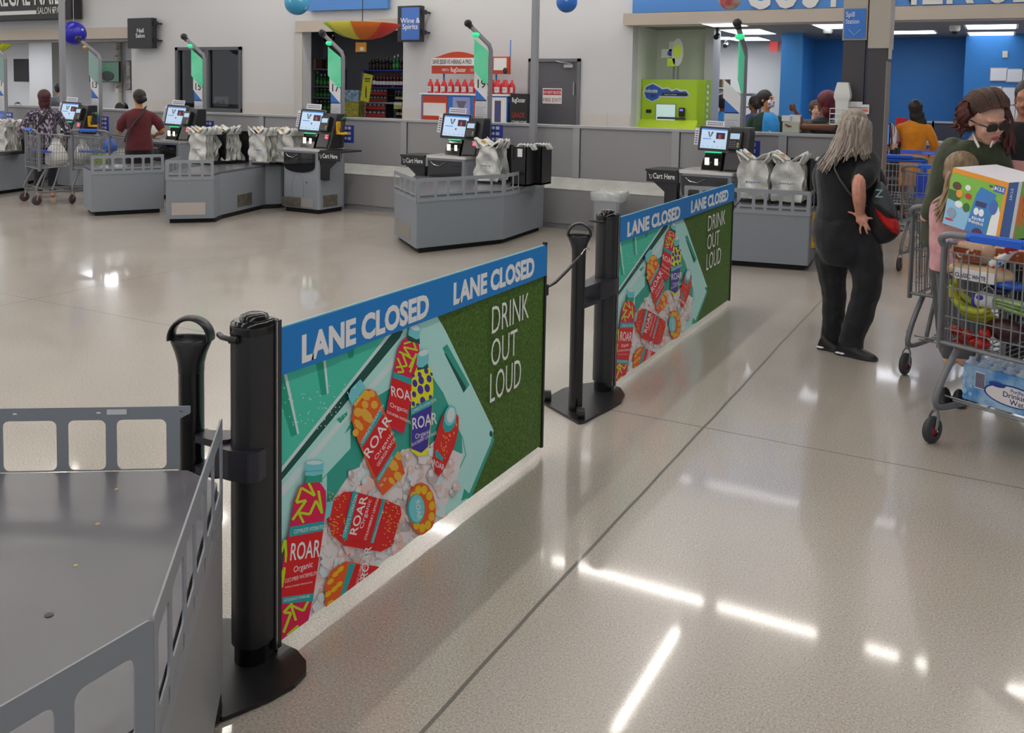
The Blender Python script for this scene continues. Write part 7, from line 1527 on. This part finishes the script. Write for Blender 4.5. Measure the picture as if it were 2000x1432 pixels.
b = MB().prismY([(-.1, -.25), (.1, -.28), (.19, .22), (-.02, .26)], 0, .01, 0).prismY([(.02, -.2), (.05, -.2), (.05, -.05), (.04, .02), (.03, .02), (.02, -.05)], -.003, 0, 1).box(-.0, .13, -.003, 0, .14, .165, 1).box(.01, .12, -.003, 0, .1, .12, 1); b.build('board', [mat('poster_yellow', 'b8b81c', .5), mat('poster_dark', '3a3a10', .5)], t); MB().cyl((0, .02, -.25), (0, .02, -p.z), .008).build('stand', POLE, t)
p = WY(705, 92, 13.4); t = thing('hanging_sign', 'small orange-yellow sign hanging below the rainbow umbrella', 'sign', tuple(p)); MB().box(-.12, .12, 0, .01, -.085, .085, 0).box(-.02, .06, -.002, 0, -.06, .0, 1).build('panel', [mat('sign_orange', 'd8931c', .5), LWH], t); MB().cyl((0, .005, .085), (0, .005, .6), .003, n=5).build('cord', BLACK, t)
p = WY(642, 73, 14.5); t = thing('convex_mirror', 'round dark security mirror high in the liquor doorway', 'mirror', tuple(p)); MB().ell((0, 0, 0), (.14, .07, .16), 0, 20, 12).build('mirror', mat('mirror_dark', '3a3634', .05, 1.), t); MB().cyl((0, .05, 0), (0, .3, .2), .012).build('arm', BLACK, t)
for px, lb, m, w_, h_ in ((686, 'stack of blue and yellow beverage packs left in the liquor doorway', 'b8a83a', .34, .5), (795-18, 'yellow-green small packs beside the case stack', 'a9b04a', .18, .12)):
    p = WY(px, 215 if w_ > .3 else 200, 14.0); t = thing('beverage_pack', lb, 'packs', (p.x, 14.0, p.z-.12)); MB().box(-w_/2, w_/2, 0, .2, 0, h_*.55).build('lower_packs', mat('pk_'+m, m, .5, var='6a7a3a', scale=20), t); MB().box(-w_/2, w_/2, 0, .2, h_*.56, h_).build('upper_packs', mat('pku_'+m, '3a6a9c' if w_ > .3 else 'c9c86a', .5, var='a9c0c8', scale=18), t)
# lit details behind the dark window
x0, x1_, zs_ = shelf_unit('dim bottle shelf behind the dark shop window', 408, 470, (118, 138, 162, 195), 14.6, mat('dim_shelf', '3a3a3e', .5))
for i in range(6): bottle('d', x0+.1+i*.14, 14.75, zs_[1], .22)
p = WY(432, 199, 13.1); t = thing('window_poster', 'small white poster with dark bottles in the dark shop window', 'poster', tuple(p)); b = MB().box(-.18, .18, 0, .01, -.09, .1, 0)
for i in range(7): b.box(-.12+i*.035, -.105+i*.035, -.003, 0, -.05, .0+.02*(i % 3), 1)
b.build('sheet', [PAPER, mat('header_black')], t)
# ---------------------------------------------------------------- nail salon fittings
def tv(lb, px0, px1, py0, py1, Y, m, pic=None):
    a, c = WY(px0, py0, Y), WY(px1, py1, Y); t = thing('wall_tv', lb, 'television', (a.x, Y, c.z)); w_, h_ = c.x-a.x, a.z-c.z
    MB().box(0, w_, 0, .05, 0, h_).build('bezel', BLACK, t, bevel=.005); b = MB().box(.02, w_-.02, -.004, 0, .02, h_-.02, 0)
    if pic: b.ell((w_*.6, -.003, h_*.5), (w_*.16, .003, h_*.35), 1).ell((w_*.62, -.006, h_*.3), (w_*.22, .003, h_*.25), 2)
    b.build('panel', m, t); MB().box(w_*.3, w_*.7, .05, .25, h_*.3, h_*.7).build('bracket', BLACK, t)
tv('switched-off black television on the salon wall at the left', 26, 57, 115, 160, 15.9, [mat('tv_black', '1c1a1b', .2)])
tv('television showing a green picture on the salon wall behind lane light 13', 174, 233, 120, 161, 15.9, [mat('tv_green', '4a6a5c', .3, emit=.12, ecol='4a7a68'), mat('tv_green2', '2f7a4a', .3, emit=.1, ecol='2f7a4a'), mat('tv_dark', '141a18', .3)], 1)
tv('narrow grey framed picture at the right end of the salon wall', 245, 256, 118, 176, 15.9, [mat('pic_stone', '8f8a84', .5, var='4a4744', scale=8)])
for px, lb in ((105, 'left one of the two painted birch trunks on the salon wall'), (231, 'right one of the two painted birch trunks on the salon wall')):
    p = WY(px, 150, 16.3); t = thing('birch_trunk', lb, 'wall decoration', (p.x, 16.29, 0)); MB().tube([(0, 0, 0), (.02, 0, 1.2), (-.02, 0, 2.74)], .09, 10).build('trunk', mat('birch_bark', 'c9c4ba', .6, var='4a443c', scale=9, stretch=(1, 1, 2.5), lo=.6, hi=.66), t)
a, c = WY(57, 150, 15.2).x, WY(102, 150, 15.2).x
struct(MB().box(a, c, 15.2, 15.5, 0, 2.75), 'wall_salon_pier', mat('salon_pier', 'a8a8a8', .6))
for px, lb in ((233, 'tall black salon chair back right of the second birch trunk'),):
    p = WY(px, 199, 14.0); t = thing('salon_chair', lb, 'chair', (p.x, 14.0, 0)); MB().prismY([(-.17, .45), (.17, .45), (.17, p.z-.14)]+[(.17*math.cos(a), p.z-.14+.14*math.sin(a)) for a in [PI*i/10 for i in range(1, 10)]]+[(-.17, p.z-.14)], 0, .12).build('backrest', mat('black_leather', '18181a', .5), t, bevel=.03); MB().box(-.22, .22, -.45, 0, .4, .52).build('seat', mat('black_leather'), t, bevel=.03); MB().cyl((0, -.2, 0), (0, -.2, .4), .04).build('pedestal', CHROME, t)
# ---------------------------------------------------------------- trash bin
p = G(1188, 478, 0); t = thing('trash_bin', 'light grey trash bin with a clear liner folded over the rim beside the partition', 'bin', (-3.92, 9.72, 0), 0)
MB().rings([[(sx_*w_, sy*d_, z) for sx_, sy in ((-.82, -1), (.82, -1), (1, -.82), (1, .82), (.82, 1), (-.82, 1), (-1, .82), (-1, -.82))] for w_, d_, z in ((.135, .11, 0), (.17, .14, .5), (.178, .148, .5), (.178, .148, .53), (.16, .13, .53), (.15, .12, .3))], 0, False, False).build('bin', mat('bin_grey', '9a9fa4', .45), t, bevel=.006)
o = MB().rings([[(sx_*w_, sy*d_, z+.01*math.sin(sx_*9+sy*5)) for sx_, sy in ((-.82, -1), (0, -1.02), (.82, -1), (1, -.82), (1.02, 0), (1, .82), (.82, 1), (0, 1.02), (-.82, 1), (-1, .82), (-1.02, 0), (-1, -.82))] for w_, d_, z in ((.182, .152, .44), (.186, .156, .54), (.158, .128, .545), (.15, .12, .42))], 0, True, False).build('liner', mat('liner', 'dfe2e4', .2, alpha=.55, spec=.9), t)
# yellow tool holder on the right counter
ea_w = eb.lerp(ec, .35)
t = thing('wrench_holder', 'yellow bracket with a blue and black tool on the counter side', 'bracket', (ea_w.x+.004, ea_w.y, .2)); MB().box(0, .012, -.05, .05, 0, .34, 0).box(.012, .03, -.04, .04, .0, .05, 0).build('bracket', YEL, t); MB().box(.012, .03, -.02, .02, .12, .2).build('blue_part', BLUE, t); MB().tube([(.02, .0, .12), (.03, -.02, .02), (.03, .01, -.03)], .012, 8).build('tool', BLACK, t)
# kick plate of the far left counter, modelled as a tilted brown plate
t = thing('tilted_kick_plate', 'brown tilted kick plate against the far left counter', 'board', (-12.98, 8.02, 0), -.55); MB().prismY([(-.5, .0), (.05, .16), (.0, .42), (-.5, .2)], 0, .01).build('sheet', mat('brown_plate', '6a5c4c', .6), t)
# bag held by the person in the maroon shirt
wbag('white plastic bag being packed beside the person in the maroon shirt', WY(300, 270, 9.55).x, 9.55, .86, .15, .1, .3, BAGM)
